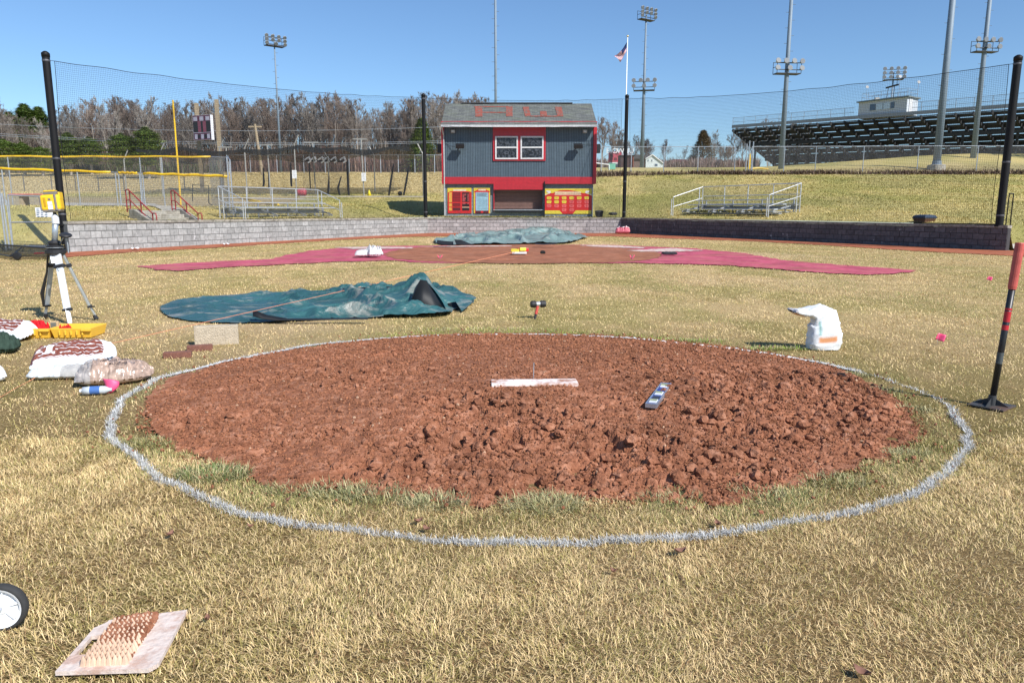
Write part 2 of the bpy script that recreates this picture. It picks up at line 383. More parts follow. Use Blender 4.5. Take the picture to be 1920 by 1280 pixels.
sheet('warning_track', TRACK, fz(.010), .09, m_track, .22)['kind'] = 'structure'
sheet('dyed_pink_dirt', PINK, fz(.015), .07, m_pink, .18)['kind'] = 'structure'
sheet('home_plate_dirt', HOME, fz(.021), .06, m_home, .15)['kind'] = 'structure'
m_chalkp = M('batter_chalk', (.58, .5, .43), .95, var=.3, scale=9, dirt=(.48, .13, .16), dscale=5)
for pp in ([(625,465),(700,463.5),(775,465),(770,467),(700,468),(660,468)], [(1085,461),(1140,460.8),(1210,465),(1205,467),(1110,463.5)], [(1175,471),(1260,466.5),(1320,471),(1260,473.5),(1200,473)], [(780,464),(850,462.3),(900,461.8),(960,461.5),(960,463),(850,464)]):
    sheet('chalk_patch', px2(pp), fz(.028), .05, m_chalkp, .1)['kind'] = 'structure'

# pitcher's mound: tilled clay
res = .0125
X, Y = np.meshgrid(np.arange(-3.0, 3.1, res), np.arange(2.9, 8.7, res))
S = mound_s(X, Y)
ragx = X + (fbm(X * 8, Y * 8, 5, 1) - .5) * .16; ragy = Y + (fbm(X * 8 + 31, Y * 8, 5, 2) - .5) * .16
inside = inpoly(ragx[:-1, :-1], ragy[:-1, :-1], DIRT)
front = sstep(5.3, 4.2, Y)
rough = .22 + .78 * sstep(.42 - .12 * front, .58 - .10 * front, fbm(X * 1.1 + 2.2, Y * 1.1 + .7, 3, 4))
rough *= 1 - .82 * sstep(.30, .12, np.hypot((X + .5) * .45, Y - 6.2) * .5)
sm = sstep(.72, .25, np.hypot((X - .15) / 1.25, (Y - 5.15) / .42)); rough *= 1 - .85 * sm     # raked area by the rubber
rough *= 1 - .8 * sstep(.93, 1.0, S); rough *= .45 + .8 * sstep(6.6, 4.1, Y - .35 * np.maximum(0, X))
hh = dome(X, Y) + .012 - .012 * sstep(.90, 1.0, S)
hh += (fbm(X * 3, Y * 3, 4, 0) - .5) * .055 * rough
hh += lumps(X, Y, .12, 2, .1, .55) * .16 * rough + lumps(X + .3, Y, .06, 4, .1, .6) * .42 * rough + lumps(X, Y + .2, .034, 1, .1, .6) * .45 * (.25 + rough)
hh -= np.maximum(0, fbm(X * 9, Y * 14, 3, 5) - .56) * .30 * rough
hh -= np.maximum(0, fbm(X * 24 + 3, Y * 30, 2, 6) - .62) * .16 * rough
hh += (fbm(X * 40, Y * 40, 3, 3) - .5) * .008
MZ = hh
m_clay = Mdirt('mound_clay', (.29, .120, .066), (.49, .25, .16), (.125, .047, .026), 11, 1.0)
gridmesh('pitchers_mound', X, Y, hh, m_clay, mask=inside, smooth=False)['kind'] = 'structure'
def mz(x, y):
    i = int(np.clip((y - 2.9) / res, 0, MZ.shape[0] - 1)); j = int(np.clip((x + 3.0) / res, 0, MZ.shape[1] - 1)); return float(MZ[i, j])
# loose clods
ico = bpy.data.meshes.new('tmp'); import bmesh
bm = bmesh.new(); bmesh.ops.create_icosphere(bm, subdivisions=2, radius=1); IV = np.array([v.co[:] for v in bm.verts]); IF = np.array([[v.index for v in f.verts] for f in bm.faces]); bm.free()
n = 26000
cxs = RS.uniform(-2.7, 2.9, n); cys = RS.uniform(3.1, 8.4, n)
s_ = mound_s(cxs, cys); ii = np.clip(((cys - 2.9) / res).astype(int), 0, rough.shape[0] - 1); jj = np.clip(((cxs + 3.0) / res).astype(int), 0, rough.shape[1] - 1)
rg = rough[ii, jj]; keep = (s_ < .985) & (RS.rand(n) < .12 + rg * .9) ; cxs, cys, rg, ii, jj = (a[keep] for a in (cxs, cys, rg, ii, jj))
sz = .004 + .019 * RS.rand(len(cxs)) ** 6 * (.4 + rg) + .005 * RS.rand(len(cxs)); big = RS.rand(len(cxs)) < .005; sz = np.where(big & (rg > .5), sz + .018, sz)
czs = MZ[ii, jj] + sz * .25; k = len(cxs)
jit = 1 + (RS.rand(k, len(IV), 1) - .5) * .55; scl = sz[:, None, None] * (RS.rand(k, 1, 3) * .7 + .65)
V = IV[None] * jit * scl; an = RS.rand(k) * 6.28; ca, sa = np.cos(an)[:, None], np.sin(an)[:, None]
Vx = V[..., 0] * ca - V[..., 1] * sa; Vy = V[..., 0] * sa + V[..., 1] * ca
V = np.stack([Vx + cxs[:, None], Vy + cys[:, None], V[..., 2] * .8 + czs[:, None]], -1).reshape(-1, 3)
Fc = (IF[None] + (np.arange(k) * len(IV))[:, None, None]).reshape(-1, 3)
o = npmesh('dirt_clods', V, Fc, m_clay); o['kind'] = 'stuff'

n = 130000
bm = bmesh.new(); bmesh.ops.create_icosphere(bm, subdivisions=1, radius=1); IV = np.array([v.co[:] for v in bm.verts]); IF = np.array([[v.index for v in f.verts] for f in bm.faces]); bm.free()
cxs = RS.uniform(-2.7, 2.9, n); cys = 3.1 + 5.2 * RS.rand(n) ** 1.15; s_ = mound_s(cxs, cys); ii = np.clip(((cys - 2.9) / res).astype(int), 0, rough.shape[0] - 1); jj = np.clip(((cxs + 3.0) / res).astype(int), 0, rough.shape[1] - 1)
keep = (s_ < 1.02) & (RS.rand(n) < .35 + .65 * rough[ii, jj]); cxs, cys, ii, jj = (a[keep] for a in (cxs, cys, ii, jj)); k = len(cxs); sz = (.0024 + .0065 * RS.rand(k) ** 2.5) * np.interp(cys, [3, 8], [1, 1.35]); czs = MZ[ii, jj] + sz * .35
V = IV[None] * (1 + (RS.rand(k, len(IV), 1) - .5) * .7) * sz[:, None, None] * (RS.rand(k, 1, 3) * .7 + .65)
V = np.stack([V[..., 0] + cxs[:, None], V[..., 1] + cys[:, None], V[..., 2] + czs[:, None]], -1).reshape(-1, 3)
cc_ = np.array([.295, .125, .066]) * (RS.rand(k, 1) * .7 + .55) * np.array([1, 1.0, 1.0]); cc_ = np.where((RS.rand(k) < .015)[:, None], np.array([.46, .29, .19]), cc_)
npmesh('dirt_crumbs', V, (IF[None] + (np.arange(k) * len(IV))[:, None, None]).reshape(-1, 3), Mcol('crumb_clay', rough=.95, spec=.1, nscale=8, nvar=.15), col=np.repeat(cc_, len(IV), 0))['kind'] = 'stuff'
# crumbs of clay kicked out onto the turf
k = 420; th = RS.rand(k) * 6.28; rr_ = np.interp(th - np.pi, _th[_o], _rr[_o], period=2 * math.pi) * (1.0 + np.abs(RS.normal(0, .06, k))); px_ = DC[0] + rr_ * np.cos(th - np.pi); py_ = DC[1] + rr_ * np.sin(th - np.pi); sz = .003 + .010 * RS.rand(k) ** 4
V = IV[None] * (1 + (RS.rand(k, len(IV), 1) - .5) * .7) * sz[:, None, None]; V = np.stack([V[..., 0] + px_[:, None], V[..., 1] + py_[:, None], V[..., 2] + .012 + sz[:, None]], -1).reshape(-1, 3)
npmesh('spilled_clay', V, (IF[None] + (np.arange(k) * len(IV))[:, None, None]).reshape(-1, 3), m_clay)['kind'] = 'stuff'
# chalk ring: thin ribbon of lime over soil and clay
m_lime = M('lime', (.62, .62, .61), .9, var=.18, scale=30)
mb = MB(); N = len(LINE)
for k in range(N):
    a = LINE[k, :2]; b = LINE[(k + 1) % N, :2]; d = (b - a) / (np.linalg.norm(b - a) + 1e-9); nrm = np.array([-d[1], d[0]])
    if float(mound_s(a[0], a[1])) > 1.03 and a[1] < 7.4: continue
    S_ = 5
    for q in range(S_):
        p = a + (b - a) * q / S_; p2 = a + (b - a) * (q + 1) / S_
        wv = (.026 if a[1] > 6 else .017) * (.5 + .9 * RS.rand()); off = (RS.rand() - .5) * .014
        if RS.rand() < (.08 if a[1] > 6 else .25): continue
        z1 = float(dome(*p)); inside_ = float(mound_s(p[0], p[1])) < 1.02
        hz = (mz(*p) + .006) if inside_ else .012
        hz2 = (mz(*p2) + .006) if inside_ else .012
        c = [p + nrm * (wv + off), p - nrm * (wv - off), p2 - nrm * (wv - off), p2 + nrm * (wv + off)]
        mb.add([(*c[0], hz), (*c[1], hz), (*c[2], hz2), (*c[3], hz2)], [(0, 1, 2, 3)])
tag(mb.build('chalk_line', m_lime), kind='structure')

# ------------------------------------------------------------------ grass blades
def blades(name, x, y, z, L, W, tilt, az, col, curl=.5):
    n = len(x); d = np.stack([np.cos(az), np.sin(az)], -1); pr = np.stack([-np.sin(az), np.cos(az)], -1)
    t1 = tilt * .75; t2 = tilt * (1 + curl * .6)
    p0 = np.stack([x, y, z], -1)
    def step(p, t, l): return p + np.concatenate([d * (np.sin(t) * l)[:, None], (np.cos(t) * l)[:, None]], 1)
    p1 = step(p0, t1, L * .5); p2 = step(p1, np.minimum(t2, 1.75), L * .5); p2[:, 2] = np.maximum(p2[:, 2], z + .003)
    prz = np.concatenate([pr, np.zeros((n, 1))], 1) * (W / 2)[:, None]
    V = np.stack([p0 - prz, p0 + prz, p1 + prz * .85, p1 - prz * .85, p2 + prz * .25, p2 - prz * .25], 1).reshape(-1, 3)
    b = np.arange(n) * 6; Fq = np.stack([np.stack([b, b + 1, b + 2, b + 3], -1), np.stack([b + 3, b + 2, b + 4, b + 5], -1)], 1).reshape(-1, 4)
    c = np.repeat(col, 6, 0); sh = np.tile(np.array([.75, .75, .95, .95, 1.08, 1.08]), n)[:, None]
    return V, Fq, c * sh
m_blade = Mcol('grass_blades', rough=.62, spec=.25, nscale=3, nvar=.06)
def sample(n, y0, y1, power):        # distances with density ~ y**power
    u = RS.rand(n); p = power + 1
    y = (y0 ** p + u * (y1 ** p - y0 ** p)) ** (1 / p); x = RS.uniform(-1, 1, n) * (.78 * y + .9); return x, y
x1, y1 = sample(440000, 1.45, 4.4, .8); x2, y2 = sample(620000, 4.0, 45, -.45)
x = np.concatenate([x1, x2]); y = np.concatenate([y1, y2])
ok = y < yw(x) - .1
ok &= ~inpoly(x + (fbm(x * 8, y * 8, 5, 1) - .5) * .16, y + (fbm(x * 8 + 31, y * 8, 5, 2) - .5) * .16, DIRT)
for P_, r_ in ((TRACK, .2), (PINK, .18), (HOME, .15)):
    far = y > 15; ok &= ~(far & inpoly(x + (fbm(x * 3, y * 3, 4, 1) - .5) * r_ * 2, y + (fbm(x * 3 + 40, y * 3, 4, 2) - .5) * r_ * 2, P_))
thin = sstep(.55, .65, fbm(x * 3.2 + 4, y * 3.2, 4, 1)) * (y < 9); ok &= RS.rand(len(x)) > thin * .38
x = x[ok]; y = y[ok]; n = len(x)
# clumping
cl = fbm(x * 9, y * 9, 3, 6); y_e = np.maximum(y, 3)
W = .0019 * (y_e / 3) ** .86 * RS.uniform(.6, 1.3, n); L = np.interp(y_e, [3, 7, 12, 20, 45], [.031, .034, .034, .031, .030]) * RS.uniform(.45, 1.35, n) * (.65 + .7 * cl)
tilt = R(1) * np.clip(RS.normal(67, 20, n), 8, 102); swirl = fbm(x * 2.3, y * 2.3, 2, 7) * 14; az = np.where(RS.rand(n) < .45, swirl + RS.normal(0, .8, n), RS.rand(n) * 6.28)
col = straw(x, y)
t = RS.rand(n); pale = np.array([.90, .75, .46]); olive = np.array([.36, .33, .13]); brown = np.array([.36, .23, .13]); green = np.array([.12, .19, .045])
gp = sstep(.46, .66, fbm(x * 5 + 7, y * 5, 3, 3))
col = np.where((t < .42)[:, None], pale * RS.uniform(.75, 1.12, (n, 1)), col); col = np.where((t > .66 - .20 * gp)[:, None], olive * RS.uniform(.7, 1.35, (n, 1)), col); col = np.where((t > .90)[:, None], brown * RS.uniform(.6, 1.2, (n, 1)), col)
cm = straw(x, y) * .92; kf = sstep(6, 20, y)[:, None] * .45; col = col * (1 - kf) + cm * kf
ms = mound_s(x, y)
edge = np.where(y < 12, sstep(1.22, 1.0, ms), 0) * sstep(.42, .56, fbm(x * 2.6 + 1, y * 2.6, 3, 0)); eg = RS.rand(n) < edge * .5
col = np.where(eg[:, None], np.array([.25, .27, .11]) * RS.uniform(.5, 1.5, (n, 1)), col); L = np.where(eg, L * 1.15, L); tilt = np.where(eg, tilt * .75, tilt)
farg = (sstep(1.13, 1.0, ms) * sstep(7.2, 7.9, y) * sstep(-2.1, -1.0, x) * sstep(3.0, 2.4, x)) > RS.rand(n) * 1.1     # fresh grass at the back rim
col = np.where(farg[:, None], np.array([.20, .30, .05]) * RS.uniform(.6, 1.4, (n, 1)), col); tilt = np.where(farg, tilt * .6, tilt)
mid = (y > 9) & (RS.rand(n) < .35 * sstep(.5, .65, fbm(x * .8, y * .5 + 4, 3, 2))); col = np.where(mid[:, None], np.array([.21, .25, .08]) * RS.uniform(.8, 1.3, (n, 1)), col)
nr = (y < 12); d, ki = linedist(x[nr], y[nr]); gapm = (ki > 136) & (ki < 155)
wh = d < .018 * (1 + .6 * (RS.rand(nr.sum()) - .5)); wh &= RS.rand(nr.sum()) < np.where(gapm, .10, .5)
whf = np.zeros(n, bool); whf[nr] = wh
col = np.where(whf[:, None], np.array([.72, .72, .71]) * RS.uniform(.6, 1.1, (n, 1)), col); tilt = np.where(whf, tilt * .8, tilt)
warm = ~whf; col = np.where(warm[:, None], col * (np.array([1.10, 1.0, .86]) if True else 1), col)
V, Fq, C = blades('grass', x, y, np.zeros(n) - .004, L, W, tilt, az, col, .28)
o = npmesh('field_grass', V, Fq, m_blade, col=C); o['kind'] = 'stuff'
# limed blades of the ring where it crosses the turf
nl = 27000; kk = RS.randint(0, len(LINE), nl); tt_ = RS.rand(nl)[:, None]; L2 = LINE[:, :2]; pl = L2[kk] * (1 - tt_) + L2[(kk + 1) % len(L2)] * tt_
dl = L2[(kk + 1) % len(L2)] - L2[kk]; dl /= np.linalg.norm(dl, axis=1)[:, None] + 1e-9; off = np.clip(RS.normal(0, .0125, nl), -.035, .035); pl = pl + np.stack([-dl[:, 1], dl[:, 0]], -1) * off[:, None]
kp = (mound_s(pl[:, 0], pl[:, 1]) > 1.0) & (RS.rand(nl) < np.where((kk > 134) & (kk < 156), .18, .45 + .55 * sstep(.35, .55, fbm(pl[:, 0] * 4, pl[:, 1] * 4, 3, 5))))
pl = pl[kp]; nl = len(pl); yl = np.maximum(pl[:, 1], 3)
V, Fq, C = blades('l', pl[:, 0], pl[:, 1], np.full(nl, .002), .030 * RS.uniform(.5, 1.3, nl), .0024 * (yl / 3) ** .8 * RS.uniform(.7, 1.3, nl), R(1) * np.clip(RS.normal(60, 20, nl), 10, 100), RS.rand(nl) * 6.28, np.array([.68, .68, .66])[None] * RS.uniform(.55, 1.1, (nl, 1)))
npmesh('chalk_line', V, Fq, m_blade, col=C)['kind'] = 'structure'
# dark green tufts on the rim
tuft = []
for (a, b, nb, r, l, c) in [(400,892,900,.16,.085,(.075,.13,.035)),(640,925,500,.14,.075,(.14,.18,.07)),(700,930,500,.14,.07,(.15,.19,.08)),(545,920,300,.1,.06,(.15,.18,.07)),(1015,948,900,.15,.075,(.17,.20,.08)),(1375,920,160,.045,.05,(.13,.17,.06)),(815,945,600,.13,.075,(.15,.18,.075)),(1260,935,300,.12,.06,(.16,.19,.07)),(1450,935,500,.16,.06,(.13,.17,.06)),(1560,905,400,.14,.06,(.14,.17,.06)),(1700,855,300,.10,.065,(.17,.19,.08)),(1705,770,300,.12,.06,(.13,.15,.06)),(300,735,200,.2,.05,(.15,.18,.06)),(285,830,350,.12,.055,(.14,.17,.06)),(1600,705,250,.12,.05,(.12,.15,.05)),(1650,735,300,.14,.055,(.12,.15,.05)),(1470,655,500,.3,.06,(.16,.27,.04)),(1250,640,700,.5,.05,(.16,.27,.04)),(900,620,700,.8,.045,(.26,.32,.07)),(370,700,150,.2,.05,(.16,.2,.07))]:
    p = G(a, b); rr_ = r * np.sqrt(RS.rand(nb)); th = RS.rand(nb) * 6.28
    xx = p.x + rr_ * np.cos(th) * 1.3; yy = p.y + rr_ * np.sin(th) * (.8 if b > 700 else .25)
    az_ = th + RS.normal(0, 1.2, nb); ti = R(1) * np.clip(RS.normal(54, 20, nb), 5, 95); l = l * .78; c = tuple(v * k_ for v, k_ in zip(c, (1.15, 1.0, 1.1)))
    tuft.append(blades('t', xx, yy, np.zeros(nb), l * RS.uniform(.5, 1.2, nb), .003 * max(1, p.y / 4) * RS.uniform(.7, 1.2, nb), ti, az_, np.where((RS.rand(nb) < .5)[:, None], np.array([.46, .41, .22]), np.array(c)[None] * 1.25) * RS.uniform(.6, 1.5, (nb, 1))))
off = 0; Vs, Fs, Cs = [], [], []
for v, f, c in tuft: Vs.append(v); Fs.append(f + off); Cs.append(c); off += len(v)
o = npmesh('rim_grass_tufts', np.concatenate(Vs), np.concatenate(Fs), m_blade, col=np.concatenate(Cs)); o['kind'] = 'stuff'
# bank grass
x, y = sample(340000, 25, 97, -.3); ok = (y > yw(x) + .35) & ((x < 7) | (y < 76)); x = x[ok]; y = y[ok]; n = len(x)
z = terr(x, y) + (fbm(x * .35, y * .35, 3, 3) - .5) * .10 * sstep(0, 4, y - yw(x)) - .03
col = bankcol(x, y) * RS.uniform(.8, 1.2, (n, 1)); t = RS.rand(n); col = np.where((t < .15)[:, None], col * np.array([1.25, 1.2, 1.25]), col)
fl = ~((y > 39) & (y < 60) & (x < -16) & (RS.rand(n) < .8)); 
V, Fq, C = blades('b', x[fl], y[fl], z[fl], (.085 * RS.uniform(.5, 1.3, n))[fl], (.0009 * y * RS.uniform(.6, 1.4, n))[fl], (R(1) * np.clip(RS.normal(55, 18, n), 8, 95))[fl], (RS.rand(n) * 6.28)[fl], col[fl])
o = npmesh('bank_grass', V, Fq, m_blade, col=C); o['kind'] = 'stuff'
# ------------------------------------------------------------------ block retaining walls
m_coping = M('coping_concrete', (.30, .28, .24), .9, var=.25, scale=5, bump=.4, dirt=(.16, .15, .12), dscale=6)
def Mblock(name, base):
    m = Mcol(name, rough=.9, spec=.15, nscale=9, nvar=.22, bump=.8, bscale=60); t = m.node_tree
    b = [n for n in t.nodes if n.type == 'BSDF_PRINCIPLED'][0]; old = b.inputs['Base Color'].links[0].from_socket
    tc = nn(t, 'ShaderNodeTexCoord'); mp = nn(t, 'ShaderNodeMapping'); mp.inputs['Scale'].default_value = (2.6, 2.6, .9)
    t.links.new(tc.outputs['Object'], mp.inputs[0]); n = nn(t, 'ShaderNodeTexNoise', i_Scale=1.7, i_Detail=6.0, i_Roughness=.75); t.links.new(mp.outputs[0], n.inputs[0])
    f = ramp(t, n.outputs[0], [(.63, (0, 0, 0)), (.66, (.8, .8, .8))]); t.links.new(mixc(t, f, old, (.62, .62, .62)), b.inputs['Base Color']); return m
def block_wall(A, B, h0, h1, label, basec, mname, flip=1):
    A = Vector((*A, 0)); B = Vector((*B, 0)); d = B - A; L = d.length; d /= L; nrm = Vector((d.y, -d.x, 0)) * flip   # towards the field
    root = thing('retaining_wall', label, 'wall', tuple((A + B) / 2), 'block retaining walls round the backstop')
    rows = 4; bl = .40; V = []; Fq = []; C = []; rs = np.random.RandomState(int(L * 10))
    for r in range(rows):
        x = -.2 * (r % 2)
        while x < L:
            x0, x1 = max(x, 0) + .010, min(x + bl, L) - .010; x += bl
            if x1 - x0 < .03: continue
            def hz(u, k): h = (h0 + (h1 - h0) * u / L) - .09; return -.06 + (h + .06) * k / rows
            off = .10 + rs.normal(0, .0035); c = np.array(basec) * rs.uniform(.82, 1.14); b0 = len(V)
            e = .011
            for (u, k, o_) in ((x0, r, off), (x1, r, off), (x1, r + 1, off), (x0, r + 1, off)):
                p = A + d * u + nrm * o_; V.append((p.x, p.y, hz(u, k) + (e if k == r else -e)))
            for (u, k, o_) in ((x0 - .004, r, -.02), (x1 + .004, r, -.02), (x1 + .004, r + 1, -.02), (x0 - .004, r + 1, -.02)):
                p = A + d * u + nrm * o_; V.append((p.x, p.y, hz(u, k) + (.004 if k == r else -.004)))
            Fq += [(b0, b0 + 1, b0 + 2, b0 + 3), (b0 + 4, b0 + 5, b0 + 1, b0), (b0 + 3, b0 + 2, b0 + 6, b0 + 7), (b0 + 1, b0 + 5, b0 + 6, b0 + 2), (b0 + 4, b0, b0 + 3, b0 + 7)]
            C += [c] * 8
    npmesh('blocks', V, np.array(Fq), Mblock(mname, basec), col=np.array(C), parent=root)
    mb = MB(); core = []
    for u, h in ((0, h0), (L, h1)): core.append((A + d * u, h))
    q = [A + nrm * .088, B + nrm * .088, B - nrm * .10, A - nrm * .10]
    mb.add([(p.x, p.y, -.1) for p in q] + [(q[0].x, q[0].y, h0 - .095), (q[1].x, q[1].y, h1 - .095), (q[2].x, q[2].y, h1 - .095), (q[3].x, q[3].y, h0 - .095)], [(3, 2, 1, 0), (4, 5, 6, 7), (0, 1, 5, 4), (1, 2, 6, 5), (2, 3, 7, 6), (3, 0, 4, 7)])
    mb.build('mortar_core', M(mname + '_mortar', tuple(c * .38 for c in basec), .95), root)
    mb = MB(); u = 0; rs = random.Random(3)
    while u < L - .01:
        u1 = min(u + .61, L); ha = h0 + (h1 - h0) * u / L; hb = h0 + (h1 - h0) * u1 / L; dz = rs.uniform(-.004, .004)
        q = [A + d * (u + .003) + nrm * .135, A + d * (u1 - .003) + nrm * .135, A + d * (u1 - .003) - nrm * .14, A + d * (u + .003) - nrm * .14]
        hs = [ha, hb, hb, ha]
        mb.add([(p.x, p.y, h - .088 + dz) for p, h in zip(q, hs)] + [(p.x, p.y, h + dz) for p, h in zip(q, hs)], [(3, 2, 1, 0), (4, 5, 6, 7), (0, 1, 5, 4), (1, 2, 6, 5), (2, 3, 7, 6), (3, 0, 4, 7)])
        u = u1
    mb.build('coping', m_coping, root)
    return root
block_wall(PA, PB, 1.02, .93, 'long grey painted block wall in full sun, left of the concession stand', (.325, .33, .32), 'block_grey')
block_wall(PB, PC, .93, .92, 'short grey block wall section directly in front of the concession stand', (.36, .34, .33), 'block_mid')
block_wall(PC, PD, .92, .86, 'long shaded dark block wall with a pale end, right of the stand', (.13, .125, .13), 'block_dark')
# end cap on the right wall
# ------------------------------------------------------------------ backstop posts and net
m_post = M('black_post_paint', (.008, .008, .009), .55, var=.1, spec=.25); m_net = M('net_twine', (.012, .014, .02), .8)
m_cable = M('steel_cable', (.12, .12, .13), .5, .6)
POSTS = [((-14.95, 24.95), 6.35, .115, .85, 'leftmost black backstop post, at the near end of the sunlit wall'), ((-5.2, 45.25), 8.05, .11, .85, 'black backstop post just left of the concession stand'),
         ((6.75, 45.25), 8.0, .11, .85, 'black backstop post just right of the concession stand'), ((16.95, 26.05), 6.45, .125, .80, 'rightmost black backstop post, at the near end of the shaded wall')]
tops = []
for (x, y), zt, r, zb, lab in POSTS:
    root = thing('backstop_post', lab, 'post', (x, y, zb), 'backstop net posts')
    MB().tube([(x, y, zb - .6), (x, y, zt - .12)], r, 20).build('pole', m_post, root, smooth=False)
    MB().lathe([(r * 1.08, zt - .14), (r * 1.1, zt - .03), (r * .9, zt), (r * .4, zt + .04), (0, zt + .05)], (x, y, 0), 20).build('cap', m_post, root, smooth=True)
    mb = MB(); mb.tube([(x, y, zb + .02), (x, y, zb + .08)], r * 1.5, 16); mb.build('base_collar', m_post, root)
    for zz in (zb + .4, zb + 2.2, zt - .25): MB().lathe([(r * 1.04, zz - .03), (r * 1.07, zz), (r * 1.04, zz + .03)], (x, y, 0), 20).build('band', m_cable, root)
    tops.append(Vector((x, y, zt - .22)))
def net_panel(a, b, zb0, zb1, sag, cell, label, wires, t=.0052, wob=.03):
    a = Vector(a); b = Vector(b); d = Vector((b.x - a.x, b.y - a.y, 0)); L = d.length; d /= L; a0 = a + d * .28; b0 = b - d * .28; L -= .56
    nrm = Vector((-d.y, d.x, 0)); root = thing('backstop_net', label, 'net', (a.x, a.y, zb0), 'backstop netting')
    ztop = lambda u: a.z + (b.z - a.z) * u - sag * 4 * u * (1 - u) - .02 * math.sin(u * 60) * (.5 + .5 * math.sin(u * 11))
    zbot = lambda u: zb0 + (zb1 - zb0) * u
    def P(u, v):
        z0, z1 = zbot(u), ztop(u); p = a0 + d * (L * u)
        off = .10 * math.sin(u * 5 + v * 3) * math.sin(math.pi * v) ; return Vector((p.x, p.y, 0)) + nrm * off + Vector((0, 0, z0 + (z1 - z0) * v + wob * math.sin(u * 9 + 2 * v) * (v * (1 - v) * 4)))
    nv = int((a.z - zb0) / cell); nu = int(L / cell); V = []; Fq = []
    def ribbon(pts, side):
        o = len(V)
        for p in pts: V.extend([p - side * t / 2, p + side * t / 2])
        for i in range(len(pts) - 1): Fq.append((o + 2 * i, o + 2 * i + 1, o + 2 * i + 3, o + 2 * i + 2))
    S = 40
    for j in range(nv + 1): ribbon([P(i / S, j / nv) for i in range(S + 1)], Vector((0, 0, 1)))
    for i in range(nu + 1): ribbon([P(i / nu, j / 8) + nrm * .001 for j in range(9)], d)
    npmesh('mesh', [tuple(v) for v in V], np.array(Fq), m_net, parent=root)
    mb = MB(); mb.tube([P(i / 60, 1) + Vector((0, 0, .004)) for i in range(61)], wires, 6); mb.tube([P(i / 40, 0) for i in range(41)], wires * .8, 6)
    mb.tube([P(0, j / 10) for j in range(11)], wires * .8, 6); mb.tube([P(1, j / 10) for j in range(11)], wires * .8, 6)
    mb.tube([P(0, 1), a], wires * .7, 5); mb.tube([b, P(1, 1)], wires * .7, 5)
    mb.build('border_rope', m_net, root); return root
net_panel(tops[0], tops[1], 1.04, .96, .25, .066, 'left wing of black backstop netting above the sunlit wall', .011)
net_panel(tops[1], tops[2], .96, .95, .12, .08, 'middle panel of black netting in front of the concession stand', .012, .006)
net_panel(tops[2], tops[3], .95, .90, .30, .075, 'right wing of black backstop netting above the shaded wall', .012)

# ------------------------------------------------------------------ concession stand
m_siding = M('siding_blue_grey', (.105, .155, .195), .6, var=.1, scale=3, bump=.15, bscale=30)
m_trim = M('trim_red', (.52, .022, .035), .45, var=.08); m_white = M('white_paint', (.80, .80, .80), .5, var=.04)
m_cmu = M('split_face_block', (.20, .24, .28), .95, var=.35, scale=14, bump=1.0, bscale=16)
m_shut = M('shutter_brown', (.22, .125, .10), .45, .2, var=.1); m_steel = M('galvanised', (.55, .57, .60), .42, .75, var=.12, scale=12)
m_dark = M('black_plastic', (.015, .015, .017), .45); m_cream = M('cream_wash', (.8, .55, .35), .6)
Y0 = 47.0; Zb = .93
def F_(px, py, y=Y0): return at(px, py, y)
st = thing('concession_stand', 'two-storey grey and red concession stand with shingled gable roof', 'building', (.2, 50, Zb))
xl, xr = F_(828.5, 300).x, F_(1117.5, 300).x; zt = F_(970, 236).z; z332 = F_(970, 332).z; z345 = F_(970, 345).z; D = 6.4
lx, rx = F_(832, 380).x, F_(1112, 380).x
# lower storey with serving opening
ox0, ox1 = F_(926.5, 380).x, F_(1017.5, 380).x; oz0, oz1 = F_(970, 396).z, F_(970, 355.8).z
y1 = Y0 + .12
mb = MB(); cz = lambda a, b: ((a + b) / 2, abs(b - a))
def wallbox(x0, x1, ya, yb, z0, z1, m=0): mb.box(((x0 + x1) / 2, (ya + yb) / 2, (z0 + z1) / 2), (x1 - x0, yb - ya, z1 - z0), m=m)
wallbox(lx, ox0, y1, y1 + .2, Zb - .3, z345); wallbox(ox1, rx, y1, y1 + .2, Zb - .3, z345); wallbox(ox0, ox1, y1, y1 + .2, Zb - .3, oz0); wallbox(ox0, ox1, y1, y1 + .2, oz1, z345)
wallbox(lx, lx + .2, y1 + .2, Y0 + D, Zb - .3, z345); wallbox(rx - .2, rx, y1 + .2, Y0 + D, Zb - .3, z345); wallbox(lx + .2, rx - .2, Y0 + D - .2, Y0 + D, Zb - .3, z345)
mb.build('lower_wall', m_cmu, st)
# upper storey: grooved siding modelled as boards
gz0, gz1 = z332, zt + .25
mb = MB(); pitch = .102; x = xl + .16
prof = []
n = int((xr - .16 - x) / pitch)
for i in range(n):
    xa = x + i * pitch; xb = xa + pitch - .024; mb.box(((xa + xb) / 2, Y0 + .02, (gz0 + gz1) / 2), (xb - xa, .04, gz1 - gz0))
MB().box(((xl + xr) / 2, Y0 + .08, (gz0 + gz1) / 2), (xr - xl - .02, .09, gz1 - gz0)).build('siding_groove', M('groove_dark', (.035, .05, .065), .8), st)
mb.box((xl + .06, Y0 + D / 2, (z345 + gz1) / 2), (.1, D - .1, gz1 - z345)); mb.box((xr - .06, Y0 + D / 2, (z345 + gz1) / 2), (.1, D - .1, gz1 - z345)); mb.box(((xl + xr) / 2, Y0 + D - .05, (z345 + gz1) / 2), (xr - xl - .25, .1, gz1 - z345))
zr_ = None
siding = mb.build('siding', m_siding, st)
